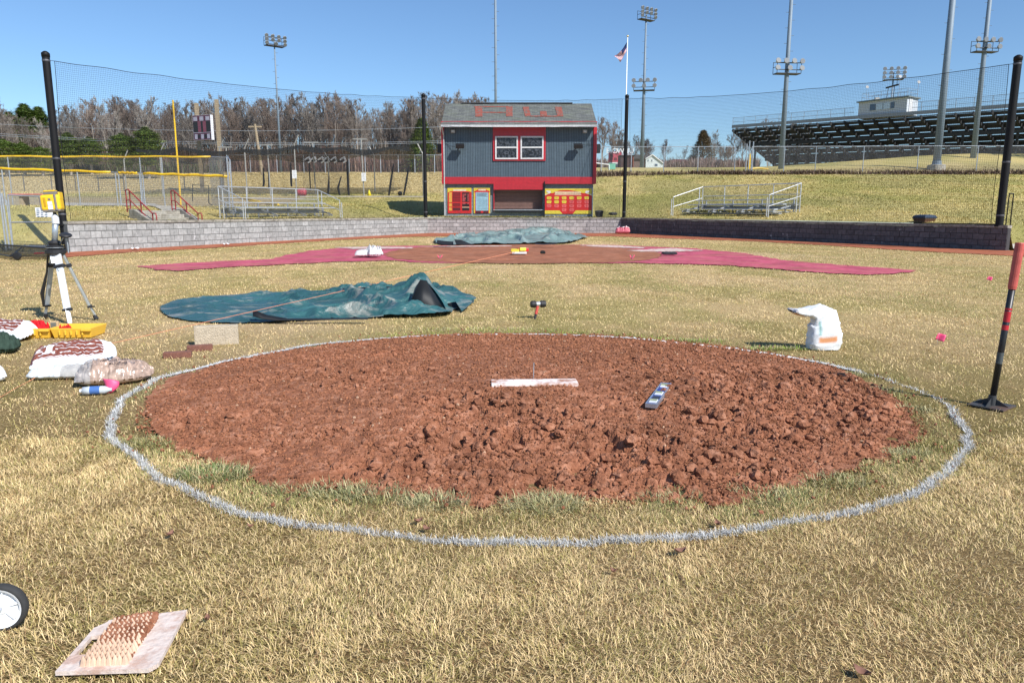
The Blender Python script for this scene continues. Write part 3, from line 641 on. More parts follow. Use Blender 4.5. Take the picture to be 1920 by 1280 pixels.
# trim
mb = MB(); mb.box(((xl + xr) / 2, Y0 - .03, (z332 + z345) / 2), (xr - xl + .04, .12, z332 - z345)); mb.box((xl + .075, Y0 - .025, (z332 + gz1) / 2 + .003), (.17, .09, gz1 - z332)); mb.box((xr - .085, Y0 - .025, (z332 + gz1) / 2 + .003), (.19, .09, gz1 - z332))
mb.box((xr + .005, Y0 + .12, (z345 + gz1) / 2), (.05, .2, gz1 - z345)); mb.box(((xl + xr) / 2, Y0 - .015, gz1 - .14), (xr - xl - .4, .06, .30))
mb.build('corner_and_band_trim', m_trim, st)
# fascia over the opening
mb = MB(); mb.box(((ox0 + ox1) / 2, Y0 - .02, (z345 + oz1) / 2 - .004), (ox1 - ox0 + .06, .26, z345 - oz1)); mb.box((ox0 - .012, Y0 + .1, (oz0 + oz1) / 2), (.06, .14, oz1 - oz0)); mb.build('opening_fascia', m_trim, st)
# shutter, counter
mb = MB(); k = 14; zz0, zz1 = oz0 + .14, oz1
for i in range(k):
    a = zz0 + (zz1 - zz0) * i / k; b = zz0 + (zz1 - zz0) * (i + 1) / k
    mb.add([(ox0, y1 + .34, a), (ox1, y1 + .34, a), (ox1, y1 + .31, (a + b) / 2), (ox0, y1 + .31, (a + b) / 2), (ox0, y1 + .34, b), (ox1, y1 + .34, b)], [(0, 1, 2, 3), (3, 2, 5, 4)])
mb.build('roll_shutter', m_shut, st)
MB().box(((ox0 + ox1) / 2, y1 + .05, oz0 + .07), (ox1 - ox0 + .1, .62, .06)).build('counter', m_steel, st, bevel=.01)
mb = MB(); mb.box(((ox0 + ox1) / 2, y1 + .06, oz0 - .02), (ox1 - ox0 - .1, .5, .1)); mb.build('counter_shade_block', m_dark, st)  # black block stands in for the shade below the counter
p0 = F_(1017.5, 352).x; mb = MB(); mb.box((p0 + .12, Y0 - .02, (F_(970, 340).z + Zb) / 2), (.04, .50, F_(970, 340).z - Zb)); mb.build('folded_side_flap', m_dark, st)
# roof
ey, ry = Y0 - .55, Y0 + D / 2; ez = F_(970, 234.5, ey).z; rz_ = F_(970, 194.5, ry).z; by = Y0 + D + .55
ax, bx = at(826.5, 235, ey).x, at(1120, 235, ey).x
m_shing = None
def Mshingle():
    m, t, b = nodes('asphalt_shingles'); tc = nn(t, 'ShaderNodeTexCoord'); uv = nn(t, 'ShaderNodeUVMap')
    br = nn(t, 'ShaderNodeTexBrick', i_Scale=1.0, i_Mortar_Size=.012); br.inputs['Brick Width'].default_value = .32; br.inputs['Row Height'].default_value = .14; br.inputs['Color1'].default_value = (.10, .105, .105, 1); br.inputs['Color2'].default_value = (.19, .20, .19, 1); br.inputs['Mortar'].default_value = (.07, .07, .07, 1); br.inputs['Bias'].default_value = -.1
    t.links.new(uv.outputs[0], br.inputs[0]); mp = nn(t, 'ShaderNodeMapping'); mp.inputs['Scale'].default_value = (.6, 3, 1); t.links.new(uv.outputs[0], mp.inputs[0])
    n = nn(t, 'ShaderNodeTexNoise', i_Scale=1.2, i_Detail=6.0, i_Roughness=.7); t.links.new(mp.outputs[0], n.inputs[0])
    f = ramp(t, n.outputs[0], [(.45, (0, 0, 0)), (.7, (.8, .8, .8))]); c = mixc(t, f, br.outputs[0], (.16, .18, .12))
    t.links.new(c, b.inputs['Base Color']); b.inputs['Roughness'].default_value = .92; bp = nn(t, 'ShaderNodeBump', i_Strength=.5, i_Distance=.01); t.links.new(br.outputs[1], bp.inputs['Height']); bp.invert = True; t.links.new(bp.outputs[0], b.inputs['Normal']); return m
m_shing = Mshingle(); sl_len = math.hypot(ry - ey, rz_ - ez)
mb = MB()
for s0, s1 in ((ey, ry), (by, ry)):
    def fn(u, v, s0=s0, s1=s1): return (ax + (bx - ax) * u + .0 * v, s0 + (s1 - s0) * v, ez + (rz_ - ez) * v + .012 * math.sin(u * 21) * math.sin(v * 9))
    mb.grid(fn if s0 < s1 else (lambda u, v, s0=s0, s1=s1: fn(1 - u, v)), 24, 10, uvs=lambda u, v: (u * (bx - ax), v * sl_len))
roof = mb.build('roof', m_shing, st)
mb = MB(); 
for s0, s1 in ((ey, ry), (by, ry)):
    mb.add([(ax, s0, ez - .01), (bx, s0, ez - .01), (bx, s1, rz_ - .01), (ax, s1, rz_ - .01), (ax, s0, ez - .12), (bx, s0, ez - .12), (bx, s1, rz_ - .14), (ax, s1, rz_ - .14)], [(4, 5, 6, 7), (0, 1, 5, 4), (1, 2, 6, 5), (3, 0, 4, 7)])
mb.build('roof_deck', M('soffit_red', (.33, .03, .035), .6), st)
for gx in (xl + .06, xr - .06): MB().plate([(gx - .05, Y0 + .05, gz1), (gx - .05, Y0 + D - .05, gz1), (gx - .05, ry, rz_ - .16)], (.1, 0, 0)).build('gable', m_siding, st)
mb = MB(); mb.box(((ax + bx) / 2, ey - .05, ez - .065), (bx - ax, .09, .12)); mb.tube([(ax + .05, ey - .02, ez - .1), (ax + .1, ey + .3, ez - .4), (ax + .12, Y0 - .08, ez - .6), (ax + .12, Y0 - .08, Zb + .1)], .035, 8); mb.build('gutter', M('gutter_white', (.62, .63, .64), .4), st)
mb = MB(); mb.box(((ax + bx) / 2 - .1, ry, rz_ + .03), ((bx - ax) * .76, .30, .05)); mb.build('ridge_vent', M('ridge_dark', (.06, .06, .065), .8), st)
def onroof(px, py, lift=.018):
    a, b = ray(px, py); k = (rz_ - ez) / (ry - ey)      # z = ez + k (y - ey)
    y = (H - ez + k * ey) / (k - b); return Vector((a * y, y, H + b * y + lift))
m_rs = M('red_shingles', (.30, .075, .05), .9, var=.3, scale=10, bump=.5, bscale=20, dirt=(.15, .13, .11), dscale=5)
for nm, polys in (('roof_letter_a', [[(891,201),(904.5,201),(904.5,219.5),(891,219.5)], [(949,201),(961,201),(961,219),(949,219)], [(889,200.2),(961,200.2),(961,201.6),(889,201.6)], [(904.5,211),(949,211),(949,212.6),(904.5,212.6)]]),
                  ('roof_letter_w', [[(980,201.5),(991.5,201.5),(995.5,219),(984.5,219)], [(1012.5,209.5),(1024.5,209.5),(1026,219.5),(1013.5,219.5)], [(1040.5,201.5),(1053,201.5),(1056.5,219),(1045,219)], [(995,218),(1045,218),(1045,219.6),(995,219.6)]])):
    mb = MB()
    for q in polys: mb.plate([onroof(a, b, .02) for a, b in q], (0, 0, .012))
    mb.build(nm, m_rs, roof)
# windows
def Mglass():
    m, t, b = nodes('window_glass'); tc = nn(t, 'ShaderNodeTexCoord'); n = nn(t, 'ShaderNodeTexNoise', i_Scale=3.5, i_Detail=4.0, i_Distortion=2.5); t.links.new(tc.outputs['Object'], n.inputs[0])
    c = ramp(t, n.outputs[0], [(.45, (.012, .014, .018)), (.62, (.10, .11, .13))]); t.links.new(c, b.inputs['Base Color']); b.inputs['Roughness'].default_value = .08  # lighter noise patches paint reflections into the glass colour
    bp = nn(t, 'ShaderNodeBump', i_Strength=.35, i_Distance=.05); t.links.new(n.outputs[0], bp.inputs['Height']); t.links.new(bp.outputs[0], b.inputs['Normal']); return m
m_glass = Mglass()
a = F_(924.2, 237); b = F_(1023, 302.5)
mb = MB(); mb.box(((a.x + b.x) / 2, Y0 - .045, (a.z + b.z) / 2 + .02), (b.x - a.x, .05, a.z - b.z)); mb.build('window_surround', m_trim, st)
for l_, r_ in ((928.3, 971), (976, 1018.8)):
    p = F_(l_, 255.6, Y0 - .08); q = F_(r_, 298.8, Y0 - .08); cxm, czm = (p.x + q.x) / 2, (p.z + q.z) / 2; w_, h_ = q.x - p.x, p.z - q.z
    mb = MB(); f = .085
    for sx in (-1, 1): mb.box((cxm + sx * (w_ - f) / 2, Y0 - .09, czm), (f, .06, h_))
    for sz_ in (-1, 1): mb.box((cxm, Y0 - .088, czm + sz_ * (h_ - f) / 2), (w_ - 2 * f, .06, f))
    mb.box((cxm, Y0 - .092, czm + .02), (w_ - 2 * f, .06, .09))
    wn = mb.build('window', m_white, st, bevel=.006)
    MB().box((cxm, Y0 - .076, czm), (w_ - .1, .012, h_ - .1)).build('pane', m_glass, wn)
# floodlights and speakers
for px_ in (849.6, 1096.5):
    p = F_(px_, 247, Y0); mb = MB().box((p.x, p.y - .09, p.z), (.26, .16, .20)); fl = mb.build('floodlight', M('lamp_housing', (.35, .34, .31), .5), st, bevel=.02)
    MB().box((p.x, p.y - .175, p.z), (.19, .012, .13)).build('lens', M('lamp_lens', (.62, .62, .6), .2), fl)
for px_ in (863.5, 1083):
    p = F_(px_, 275, Y0); mb = MB().box((p.x, p.y - .42, p.z), (.52, .34, .24), rot=Matrix.Rotation(R(18), 3, 'X')); sp_ = mb.build('speaker', m_dark, st, bevel=.02)
    MB().beam((p.x, p.y, p.z + .05), (p.x, p.y - .3, p.z + .02), .06, .06).build('bracket', m_dark, sp_)
for px_ in (825, 1121): 
    p = F_(px_, 279, Y0 + 1); MB().box((p.x, p.y, p.z), (.28, .4, .55)).build('side_speaker', m_dark, st, bevel=.02)
mb = MB(); mb.tube([F_(835, 268, Y0 - .03), F_(843, 274, Y0 - .05), F_(853, 275, Y0 - .2)], .012, 5); mb.build('speaker_cable', m_dark, st); mb = MB(); mb.tube([F_(1092, 272, Y0 - .2), F_(1104, 270, Y0 - .05), F_(1114, 273, Y0 - .03)], .012, 5); mb.build('speaker_cable', m_dark, st)
# menu signs: printed boards screwed to the lower wall (things of their own)
m_sred = M('sign_red', (.62, .02, .02), .4, var=.03); m_sdr = M('sign_maroon', (.10, .01, .015), .45, var=.1); m_syel = M('sign_yellow', (.75, .60, .06), .4, var=.03); m_sor = M('sign_orange', (.75, .38, .06), .4); m_sblue = M('sign_pale_blue', (.36, .58, .70), .4); m_scr = M('sign_cream', (.78, .66, .45), .4); m_spk = M('sign_pink', (.75, .13, .13), .4); m_swh = M('sign_white', (.75, .75, .75), .4); m_sgrey = M('sign_print', (.16, .22, .28), .5); m_sblk = M('sign_black', (.02, .012, .012), .4)
SY = y1 - .035
def S(mb, x0, y0, x1_, y1_, lay=1, m=0): mb.plate([F_(x0, y1_, SY), F_(x1_, y1_, SY), F_(x1_, y0, SY), F_(x0, y0, SY)], (0, -.004, 0)) if False else mb.add([(F_(a, b, SY).x, SY - .012 - .004 * lay, F_(a, b, SY).z) for a, b in ((x0, y1_), (x1_, y1_), (x1_, y0), (x0, y0))], [(0, 1, 2, 3)], m)
def Spoly(mb, pts, lay, m=0): mb.add([(F_(a, b, SY).x, SY - .012 - .004 * lay, F_(a, b, SY).z) for a, b in pts], [tuple(range(len(pts)))], m)
def board(name, label, x0, y0, x1_, y1_, mats, fill):
    p = F_(x0, y1_, SY); q = F_(x1_, y0, SY); o = thing(name, label, 'sign', ((p.x + q.x) / 2, SY, p.z))
    MB().box(((p.x + q.x) / 2, SY, (p.z + q.z) / 2), (q.x - p.x, .024, q.z - p.z)).build('panel', m_syel, o)
    mb = MB(); fill(mb); mb.build('print', mats, o); return o
def f1(mb):
    Spoly(mb, [(839.7,400),(884,400),(884,360),(880,359),(870,358),(868,356),(855,356),(853,358),(844,359),(839.7,361)], 1, 0); S(mb, 850, 354.8, 874, 358.6, 2, 4)
    for a, b in ((360.5,379.5),(381.5,387.5),(389.5,395)): S(mb, 842, a, 847.5, b, 2, 2)
    for a, b in ((361,379),(381.5,387.5),(389.5,395)): S(mb, 848.8, a, 863, b, 2, 1); S(mb, 866.5, a, 880, b, 2, 5)
    for i in range(9): S(mb, 849.5, 363.5 + i * 1.8, 862.5, 364.1 + i * 1.8, 3, 0)
    for i in range(2): S(mb, 849.5, 383.5 + i * 1.8, 862.5, 384.1 + i * 1.8, 3, 0)
    rs = random.Random(2)
    for i in range(11): S(mb, 867.5, 364 + i * 1.6 + (2 if i > 8 else 0), 867.5 + rs.uniform(2.5, 7), 364.8 + i * 1.6 + (2 if i > 8 else 0), 3, 6); S(mb, 876.5, 364 + i * 1.6 + (2 if i > 8 else 0), 879, 364.8 + i * 1.6 + (2 if i > 8 else 0), 3, 6)
    S(mb, 866.5, 388.2, 880, 389.4, 3, 4)
    Spoly(mb, [(861.5 + 3 * math.cos(t * .524), 397 + 2.4 * math.sin(t * .524)) for t in range(12, 0, -1)], 3, 7)
board('menu_board', 'tall red menu board with yellow top and dark price columns, leftmost on the stand', 839.7, 352.4, 884, 400, [m_sred, m_sdr, m_sor, m_syel, m_scr, m_sblk, m_spk, m_trim], f1)
def f2(mb):
    Spoly(mb, [(890.5,400),(916.5,400),(916.5,362),(918.8,358.5),(913,356.8),(911,354),(896.5,354),(894.5,356.8),(888.4,358.5),(890.5,362)], 1, 0)
    S(mb, 897, 354.6, 911, 357.6, 2, 4); S(mb, 892, 360.6, 915.5, 395, 2, 2); S(mb, 892, 395, 915.5, 400, 2, 1)
    for i in range(5): S(mb, 893.5, 362 + i * 1.5, 914.5 - (i % 2) * 3, 362.9 + i * 1.5, 3, 5)
    for i in range(13): S(mb, 893.5, 371.5 + i * 1.75, 914, 371.9 + i * 1.75, 3, 5)
    Spoly(mb, [(903.7 + 2.6 * math.cos(t * .524), 397.4 + 2.2 * math.sin(t * .524)) for t in range(12, 0, -1)], 3, 0)
board('price_board', 'narrow red board with pale blue list panel, left of the serving shutter', 888.4, 352.6, 918.8, 400, [m_sred, m_sdr, m_sblue, m_syel, m_scr, m_sgrey], f2)
def f3(mb):
    Spoly(mb, [(1020.5,394.5),(1049,394.5),(1055,401),(1074,401),(1079.5,394.5),(1109.5,394.5),(1109.5,367.5),(1100,362.6),(1091,362),(1084,359.5),(1078,358),(1066,356.6),(1050,357),(1042,359),(1037,362),(1032,362.4),(1020.5,367.5)], 1, 0)
    S(mb, 1040.5, 359.6, 1089, 363.8, 2, 4); S(mb, 1040, 365, 1090, 366, 2, 2)
    rs = random.Random(9); x = 1042
    while x < 1087: S(mb, x, 360.5, x + .5, 363, 3, 5); x += rs.choice((1.6, 2.0, 2.6, 3.4))
    for sx in (1, -1):
        cx_ = 1065 - sx * 36.5; Spoly(mb, [(cx_ + sx * 4.5, 361.5), (cx_ + sx * 1, 362.8), (cx_ - sx * 2.5, 361), (cx_ - sx * 4.5, 357.5), (cx_ + sx * 3, 357.8)][::sx], 3, 6)
        Spoly(mb, [(cx_ + sx * 4, 362.3), (cx_ - sx * 7.5, 366.5), (cx_ - sx * 7.5, 364)][::sx], 2, 4)
    for r in range(4):
        for c in range(6):
            if r == 3 and c not in (2, 3): continue
            x = 1029.5 + c * 14.1; y = 371.2 + r * 7.4; mm = 7 if (r == 0 or (r == 1 and c < 3)) else 3
            Spoly(mb, [(x - 3.6, y + 2.7), (x + 3.6, y + 2.7), (x + 4.7, y - 1.6), (x + 2.5, y - 2.8), (x - 2.5, y - 2.8), (x - 4.7, y - 1.6)], 3, mm)
            S(mb, x - 2.2, y - .7, x + 2.2, y - .2, 4, 5 if mm == 7 else 0); S(mb, x - 1.8, y + .6, x + 1.8, y + 1.0, 4, 5 if mm == 7 else 0)
board('pennant_board', 'wide red and yellow board with rows of badges, right of the serving shutter', 1020.5, 353.7, 1109.5, 401, [m_sred, m_sdr, m_scr, m_spk, m_scr, m_sor, m_swh, m_syel], f3)
# ------------------------------------------------------------------ bleachers, bins, gates
m_alu = M('aluminium', (.72, .73, .74), .38, .55, var=.06); m_alud = M('aluminium_shade', (.42, .44, .47), .5, .5)
m_link = Mmesh('chain_link', (.42, .43, .44), .055, .0042, rot=R(45), metal=.6); m_linkf = Mmesh('chain_link_far', (.34, .34, .34), .06, .004, cov=.10)
def chain(mb, a, b, z0a, z1a, z0b, z1b, m=0, cap=0):
    a = Vector(a); b = Vector(b); L = math.hypot(b.x - a.x, b.y - a.y); o = len(mb.v)
    mb.add([(a.x, a.y, z0a), (b.x, b.y, z0b), (b.x, b.y, z1b), (a.x, a.y, z1a)], [(0, 1, 2, 3)], m)
    for i, uv in enumerate(((0, 0), (L, 0), (L, z1b - z0b), (0, z1a - z0a))): mb.uv[o + i] = uv
def bleacher(label, loc, rz, L, rail_h=1.32, rows=2):
    root = thing('bleacher', label, 'bleacher', (0, 0, 0), 'small aluminium bleachers beside the diamond'); r = .024
    # local: x along rows, -y to the front; back rail at y=0
    mb = MB()
    for i in range(rows):
        z = .62 - i * .24; y = -.42 - i * .58; MB().box((L / 2, y, z), (L - .1, .25, .045)).build('seat_plank', m_alu, root, bevel=.006)
    mb = MB()
    for i in range(rows): MB().box((L / 2, -.12 - i * .58, .36 - i * .22), (L - .1, .24, .035)).build('footboard', m_alud, root)
    mb.box((L / 2, -.02, .22), (L - .1, .02, .18)); mb.build('riser_board', m_alud, root)
    for i in range(4):
        x = .35 + i * (L - .7) / 3; mb = MB(); mb.beam((x, -.02, .34), (x, -rows * .6, .02), .05, .07); mb.beam((x, -.02, -.2), (x, -.02, .6), .05, .05); mb.beam((x, -rows * .6, .0), (x, .0, .0), .05, .05); mb.beam((x, -.6, .0), (x, -.6, .36), .05, .05); mb.build('support_frame', m_alud, root)
    mb = MB()
    mb.tube([(0, 0, rail_h), (L, 0, rail_h)], r, 8); mb.tube([(.1, 0, rail_h * .62), (L - .1, 0, rail_h * .62)], r * .8, 8); mb.tube([(.1, 0, .42), (L - .1, 0, .42)], r * .7, 8)
    for i in range(5): x = i * L / 4; mb.tube([(x, 0, -.25), (x, 0, rail_h)], r, 8)
    mb.build('back_rail', m_alu, root)
    for x in (0, L):
        mb = MB(); f = -rows * .72
        mb.tube([(x, 0, rail_h), (x, f, rail_h * .58), (x, f, -.25)], r, 8); mb.tube([(x, 0, rail_h * .55), (x, f, rail_h * .2)], r * .8, 8); mb.tube([(x, -.25, -.2), (x, -.25, rail_h * .93)], r, 8); mb.tube([(x, f - .12, -.2), (x, f - .12, rail_h * .5)], r, 8)
        mb.build('side_rail', m_alu, root)
    mb = MB(); chain(mb, (0, .02, 0), (L, .02, 0), 0, rail_h, 0, rail_h); 
    mb.build('mesh_infill', m_link, root)
    root.location = loc; root.rotation_euler = (0, 0, rz); root['label'] = label; ORG[root] = Vector(loc); return root
bleacher('small aluminium bleacher with long back rail behind the sunlit wall', (-13.35, 34.3, 1.10), R(64.4), 6.8, 1.34)
bleacher('small aluminium bleacher with sloping side rails behind the shaded wall', (10.95, 43.3, 1.28), R(-61.4), 6.9, 1.40, 3)
def bin_(px, y, label, scale=1, body=m_dark, lidc=m_dark, tilt=0, z=None):
    p = TP(px, y); root = thing('waste_bin', label, 'bin', (p.x, p.y, p.z if z is None else z)); x, y, z = root.location; s = scale
    MB().lathe([(.24 * s, 0), (.30 * s, .55 * s), (.32 * s, .56 * s), (.32 * s, .60 * s)], (x, y, z), 4, rot=Matrix.Rotation(R(45 + tilt), 3, 'Z')).build('body', body, root, bevel=.02)
    MB().lathe([(.34 * s, .60 * s), (.36 * s, .64 * s), (.30 * s, .70 * s), (.12 * s, .72 * s), (0, .72 * s)], (x, y, z), 4, rot=Matrix.Rotation(R(45 + tilt), 3, 'Z')).build('lid', lidc, root, bevel=.015)
    return root
bin_(1742, 28.85, 'brown waste bin with blue-black lid poking above the shaded wall', 1.22, M('bin_brown', (.10, .045, .025), .5), M('bin_lid', (.03, .045, .075), .3), 20, z=.33)
bin_(1125, 46.6, 'black waste bin with white label at the right corner of the stand', .95, m_dark, m_dark, 5, z=.66)
bin_(1151, 46.9, 'low black waste bin beside the right middle backstop post', .85, m_dark, m_dark, 25, z=.62)
# black wicket gate by the right end post
g0 = at(1880, 425, 26.0); root = thing('wicket_gate', 'small open black gate frame beside the rightmost backstop post', 'gate', (g0.x, g0.y, .86))
mb = MB(); a = at(1886, 420, 26.2); b = at(1894, 420, 26.6); zt_ = 1.95
for q in (a, b): mb.tube([(q.x, q.y, .8), (q.x, q.y, zt_)], .02, 8)
mb.tube([(a.x, a.y, zt_), (b.x, b.y, zt_)], .02, 8); mb.build('frame', m_post, root)
mb = MB()
for zz in (1.05, 1.6): MB().tube([(POSTS[3][0][0], POSTS[3][0][1], zz), (a.x, a.y, zz)], .012, 6).build('hinge_bar', m_post, root)
# concrete apron right of the wall end
pts = [(17.2, 25.2), (17.2, 27.0), (24, 27.0), (24, 25.2)]
sheet('concrete_path', [(17.3, 25.55), (17.3, 26.6), (40, 26.4), (40, 25.45)], lambda x, y: np.maximum(terr(x, y), .0) * 0 + .06 + .0 * x + .14 * sstep(25.5, 26.6, y), .15, M('apron_concrete', (.45, .42, .37), .9, bump=.3))['kind'] = 'structure'

# ---- left: path, steps, red handrails
m_conc = M('pale_concrete', (.42, .39, .33), .92, var=.2, scale=4, bump=.4, dirt=(.28, .25, .2), dscale=3)
pth = [GT(118, 381.5), GT(200, 382), GT(290, 383), GT(330, 389), GT(352, 397), GT(305, 398), GT(292, 390), GT(250, 387.5), GT(118, 387)]
sheet('concrete_path', [(p.x, p.y) for p in pth], lambda x, y: terr(x, y) + .05, .12, m_conc, .04)['kind'] = 'structure'
sx, sy = .8, -.6; wx, wy = .6, .8
T0 = Vector((-15.55, 30.9, 0)); root = thing('concrete_steps', 'flight of concrete steps with solid side walls behind the sunlit wall', 'steps', (T0.x, T0.y, .9))
mb = MB(); top = 1.36
for i in range(4):
    p = T0 + Vector((sx, sy, 0)) * (.1 + i * .32); q = [p, p + Vector((wx, wy, 0)) * 1.75, p + Vector((wx, wy, 0)) * 1.75 + Vector((sx, sy, 0)) * .32, p + Vector((sx, sy, 0)) * .32]
    mb.plate([(v.x, v.y, .4) for v in reversed(q)], (0, 0, top - .4 - i * .15))
mb.build('tread', m_conc, root)
for wofs in (-.22, 1.78):
    p = T0 + Vector((wx, wy, 0)) * wofs; e = Vector((sx, sy, 0)); t_ = Vector((wx, wy, 0)) * .2
    prof = [(0, .4), (1.7, .4), (1.7, .95), (.45, 1.40), (0, 1.42)]
    mb = MB(); mb.plate([(p.x + e.x * s, p.y + e.y * s, z) for s, z in prof], t_); mb.build('side_wall', m_conc, root, bevel=.02)
m_rail = M('rail_red', (.36, .035, .035), .5, var=.15)
for wofs, lab in ((-.1, 'red handrail down the steps, the left one of two'), (1.83, 'red handrail down the steps, the right one of two')):
    p = T0 + Vector((wx, wy, 0)) * wofs + Vector((-sx, -sy, 0)) * .35; e = Vector((sx, sy, 0)); P = lambda s, z: (p.x + e.x * s, p.y + e.y * s, z)
    root = thing('handrail', lab, 'handrail', P(0, 1.3), 'red handrails at the steps'); r = .026
    mb = MB(); mb.tube([P(0, 1.3 + .0), P(0, 2.16), P(.06, 2.21), P(.22, 2.21), P(2.0, 1.25), P(2.25, 1.25), P(2.3, 1.15), P(2.3, .8)], r, 8); mb.build('top_rail', m_rail, root)
    mb = MB(); mb.tube([P(0, 1.78), P(.3, 1.78), P(2.0, .86)], r * .8, 8); mb.tube([P(0, 1.42), P(.3, 1.42), P(1.6, .72)], r * .8, 8); mb.build('lower_rail', m_rail, root)
    for s, zt_ in ((.3, 2.17), (1.15, 1.71), (2.0, 1.25)): MB().tube([P(s, .6), P(s, zt_)], r, 8).build('baluster', m_rail, root)

# ---- chain-link gate at far left (near the sunlit wall's end)
root = thing('chain_link_gate', 'chain-link gate with white sign at far left, beyond the tripod', 'gate', (-16.5, 25.1, 0))
pp = lambda px, py: at(px, py, 25.3)
mb = MB()
for px0, py0, px1, py1, r in ((3, 362, 18, 465, .03), (12, 375, 24, 465, .022), (-4, 330, 12, 470, .028)): MB().tube([pp(px0, py0), pp(px1, py1)], r, 8).build('gate_post', m_steel, root)
mb = MB()
mb.tube([pp(14, 366), pp(82, 369)], .022, 8); mb.tube([pp(15, 366), pp(24, 461)], .022, 8); mb.tube([pp(19, 417), pp(108, 416.5)], .022, 8); mb.tube([pp(25, 461), pp(125, 463)], .022, 8); mb.build('gate_frame', m_steel, root)
mb = MB(); a = pp(14, 366); b = pp(128, 462); chain(mb, a, (b.x, a.y, 0), b.z, a.z - .02, b.z, a.z - .05)
a2 = pp(-60, 330); chain(mb, (a2.x, a2.y, 0), (a.x - .05, a2.y, 0), b.z, a2.z, b.z, a2.z); mb.build('gate_mesh', m_link, root)
mb = MB(); p = pp(67, 389); q = pp(101, 407); mb.box(((p.x + q.x) / 2, p.y - .04, (p.z + q.z) / 2), (q.x - p.x, .01, p.z - q.z)); sg = mb.build('gate_sign', m_swh, root)
mb = MB(); m_ink = M('sign_ink', (.05, .12, .22), .5); rs = random.Random(5)
for k in range(3):
    for j in range(5):
        x = p.x + .08 + k * .14; z = p.z - .04 - j * .062; mb.box((x + rs.uniform(-.01, .01), p.y - .047, z - .02), (.05 + .04 * rs.random(), .004, .025))
mb.build('lettering', m_ink, sg)

# ---- yellow-topped fences
m_ytube = M('yellow_cap', (.80, .50, .015), .4, var=.06, scale=2, dirt=(.55, .33, .02), dscale=1.5)
def capfence(label, pts, post_px, zb, cap_segs, capr, link=m_linkf, name='capped_fence'):
    """pts: list of (px, py_top, y) polyline of the top; posts at image columns"""
    P = [at(*p) for p in pts]; root = thing(name, label, 'fence', (P[0].x, P[0].y, zb))
    def top(px):
        for (a, pa), (b, pb) in zip(zip(pts, P), list(zip(pts, P))[1:]):
            if a[0] <= px <= b[0]: return pa.lerp(pb, (px - a[0]) / (b[0] - a[0]))
        return P[-1] if px > pts[-1][0] else P[0]
    for px in post_px:
        t = top(px); g = float(terr(t.x, t.y)); MB().tube([(t.x, t.y, g - .1), (t.x, t.y, t.z - .02)], .03, 8).build('post', m_steel, root)
    mb = MB(); mb.tube(P, .022, 6); mb.build('top_rail', m_steel, root)
    mb = MB(); chain(mb, P[0], P[-1], float(terr(P[0].x, P[0].y)), P[0].z, float(terr(P[-1].x, P[-1].y)), P[-1].z); mb.build('mesh', link, root)
    for a, b in cap_segs:
        n = 14; mb = MB(); mb.tube([top(a + (b - a) * i / n) + Vector((0, 0, .02 * math.sin(i * 1.7 + a))) for i in range(n + 1)], capr, 10); mb.build('yellow_cap', m_ytube, root, smooth=True)
    return root
capfence('low chain-link fence with fat yellow cap, the nearer of two', [(-80, 313.5, 38.5), (0, 316, 38), (207, 323, 37.5), (427, 330.5, 37)], (3, 145, 216, 222, 262, 268, 427), 1.6, ((-80, 207), (222.5, 257.5), (269.5, 426)), .062, m_link)
capfence('tall chain-link fence with thin yellow cap, behind the nearer capped fence', [(-80, 292, 41), (0, 293.3, 41), (150, 294, 41), (395, 294, 40.6), (427, 294.5, 40.3)], (14, 262, 303, 425), 1.6, ((-80, 395),), .05, m_linkf)
# corner return of the tall fence towards the bleacher
root = thing('tall_fence_panel', 'tall grey chain-link panel joining the yellow-capped fence to the bleacher', 'fence', (-15.5, 40.3, 1.6))
a = at(425, 292, 40.2); b = at(431, 300, 36.0); mb = MB(); mb.tube([a, b], .022, 6); mb.tube([(b.x, b.y, 1), b], .035, 8); mb.tube([(a.x, a.y, 1), a], .035, 8); mb.build('frame', m_steel, root)
a0 = at(391, 296, 40.6); b0 = at(425, 294, 40.3); mb = MB(); chain(mb, a0, b0, 1.5, a0.z, 1.5, b0.z); mb.build('mesh', Mmesh('windscreen_mesh', (.16, .17, .18), .05, .004, cov=.42), root)
root = thing('low_wire_gate', 'low dark wire gate frame standing under the scoreboard', 'gate', tuple(TP(378, 39))); 
mb = MB(); L_ = [at(360, 347, 39), at(391, 348, 39), at(391.5, 381, 39), at(398, 385, 38.6)]; mb.tube(L_, .025, 6); mb.tube([at(361, 347, 39), at(361, 378, 39)], .02, 6); mb.build('frame', m_dark, root)
# distant field fence posts and outfield fence
def farfence(label, pxs, y, h, link=True, tops=None, dark=False, name='outfield_fence', cov=None):
    P = [TP(px, y) for px in pxs]; root = thing(name, label, 'fence', tuple(P[0])); mt = M('dark_fence_steel', (.10, .10, .10), .6, .3) if dark else m_steel
    for p in P: MB().tube([(p.x, p.y, p.z - .2), (p.x, p.y, p.z + h)], .04 if y < 80 else .05, 6).build('post', mt, root)
    mb = MB()
    for a, b in zip(P, P[1:]): mb.tube([a + Vector((0, 0, h)), b + Vector((0, 0, h))], .03 if y < 80 else .04, 5, cap=False)
    mb.build('top_rail', mt, root)
    if link:
        mb = MB()
        for a, b in zip(P, P[1:]): chain(mb, a, b, a.z, a.z + h, b.z, b.z + h)
        mb.build('mesh', cov or m_linkf, root)
    return root
farfence('low dark outfield fence in the dry field, seen through the capped fences', (-60, -20, 42, 94, 139, 182, 230, 303, 344), 66, 1.3, dark=True, cov=Mmesh('chain_dark', (.1, .1, .1), .06, .004, cov=.14))
farfence('pale boundary fence along the treeline, left of the stand', (430, 470, 520, 570, 610, 655, 685, 714, 747, 778, 815, 860), 97, 2.2)
P_ = (1127, 1183, 1244, 1308, 1377)
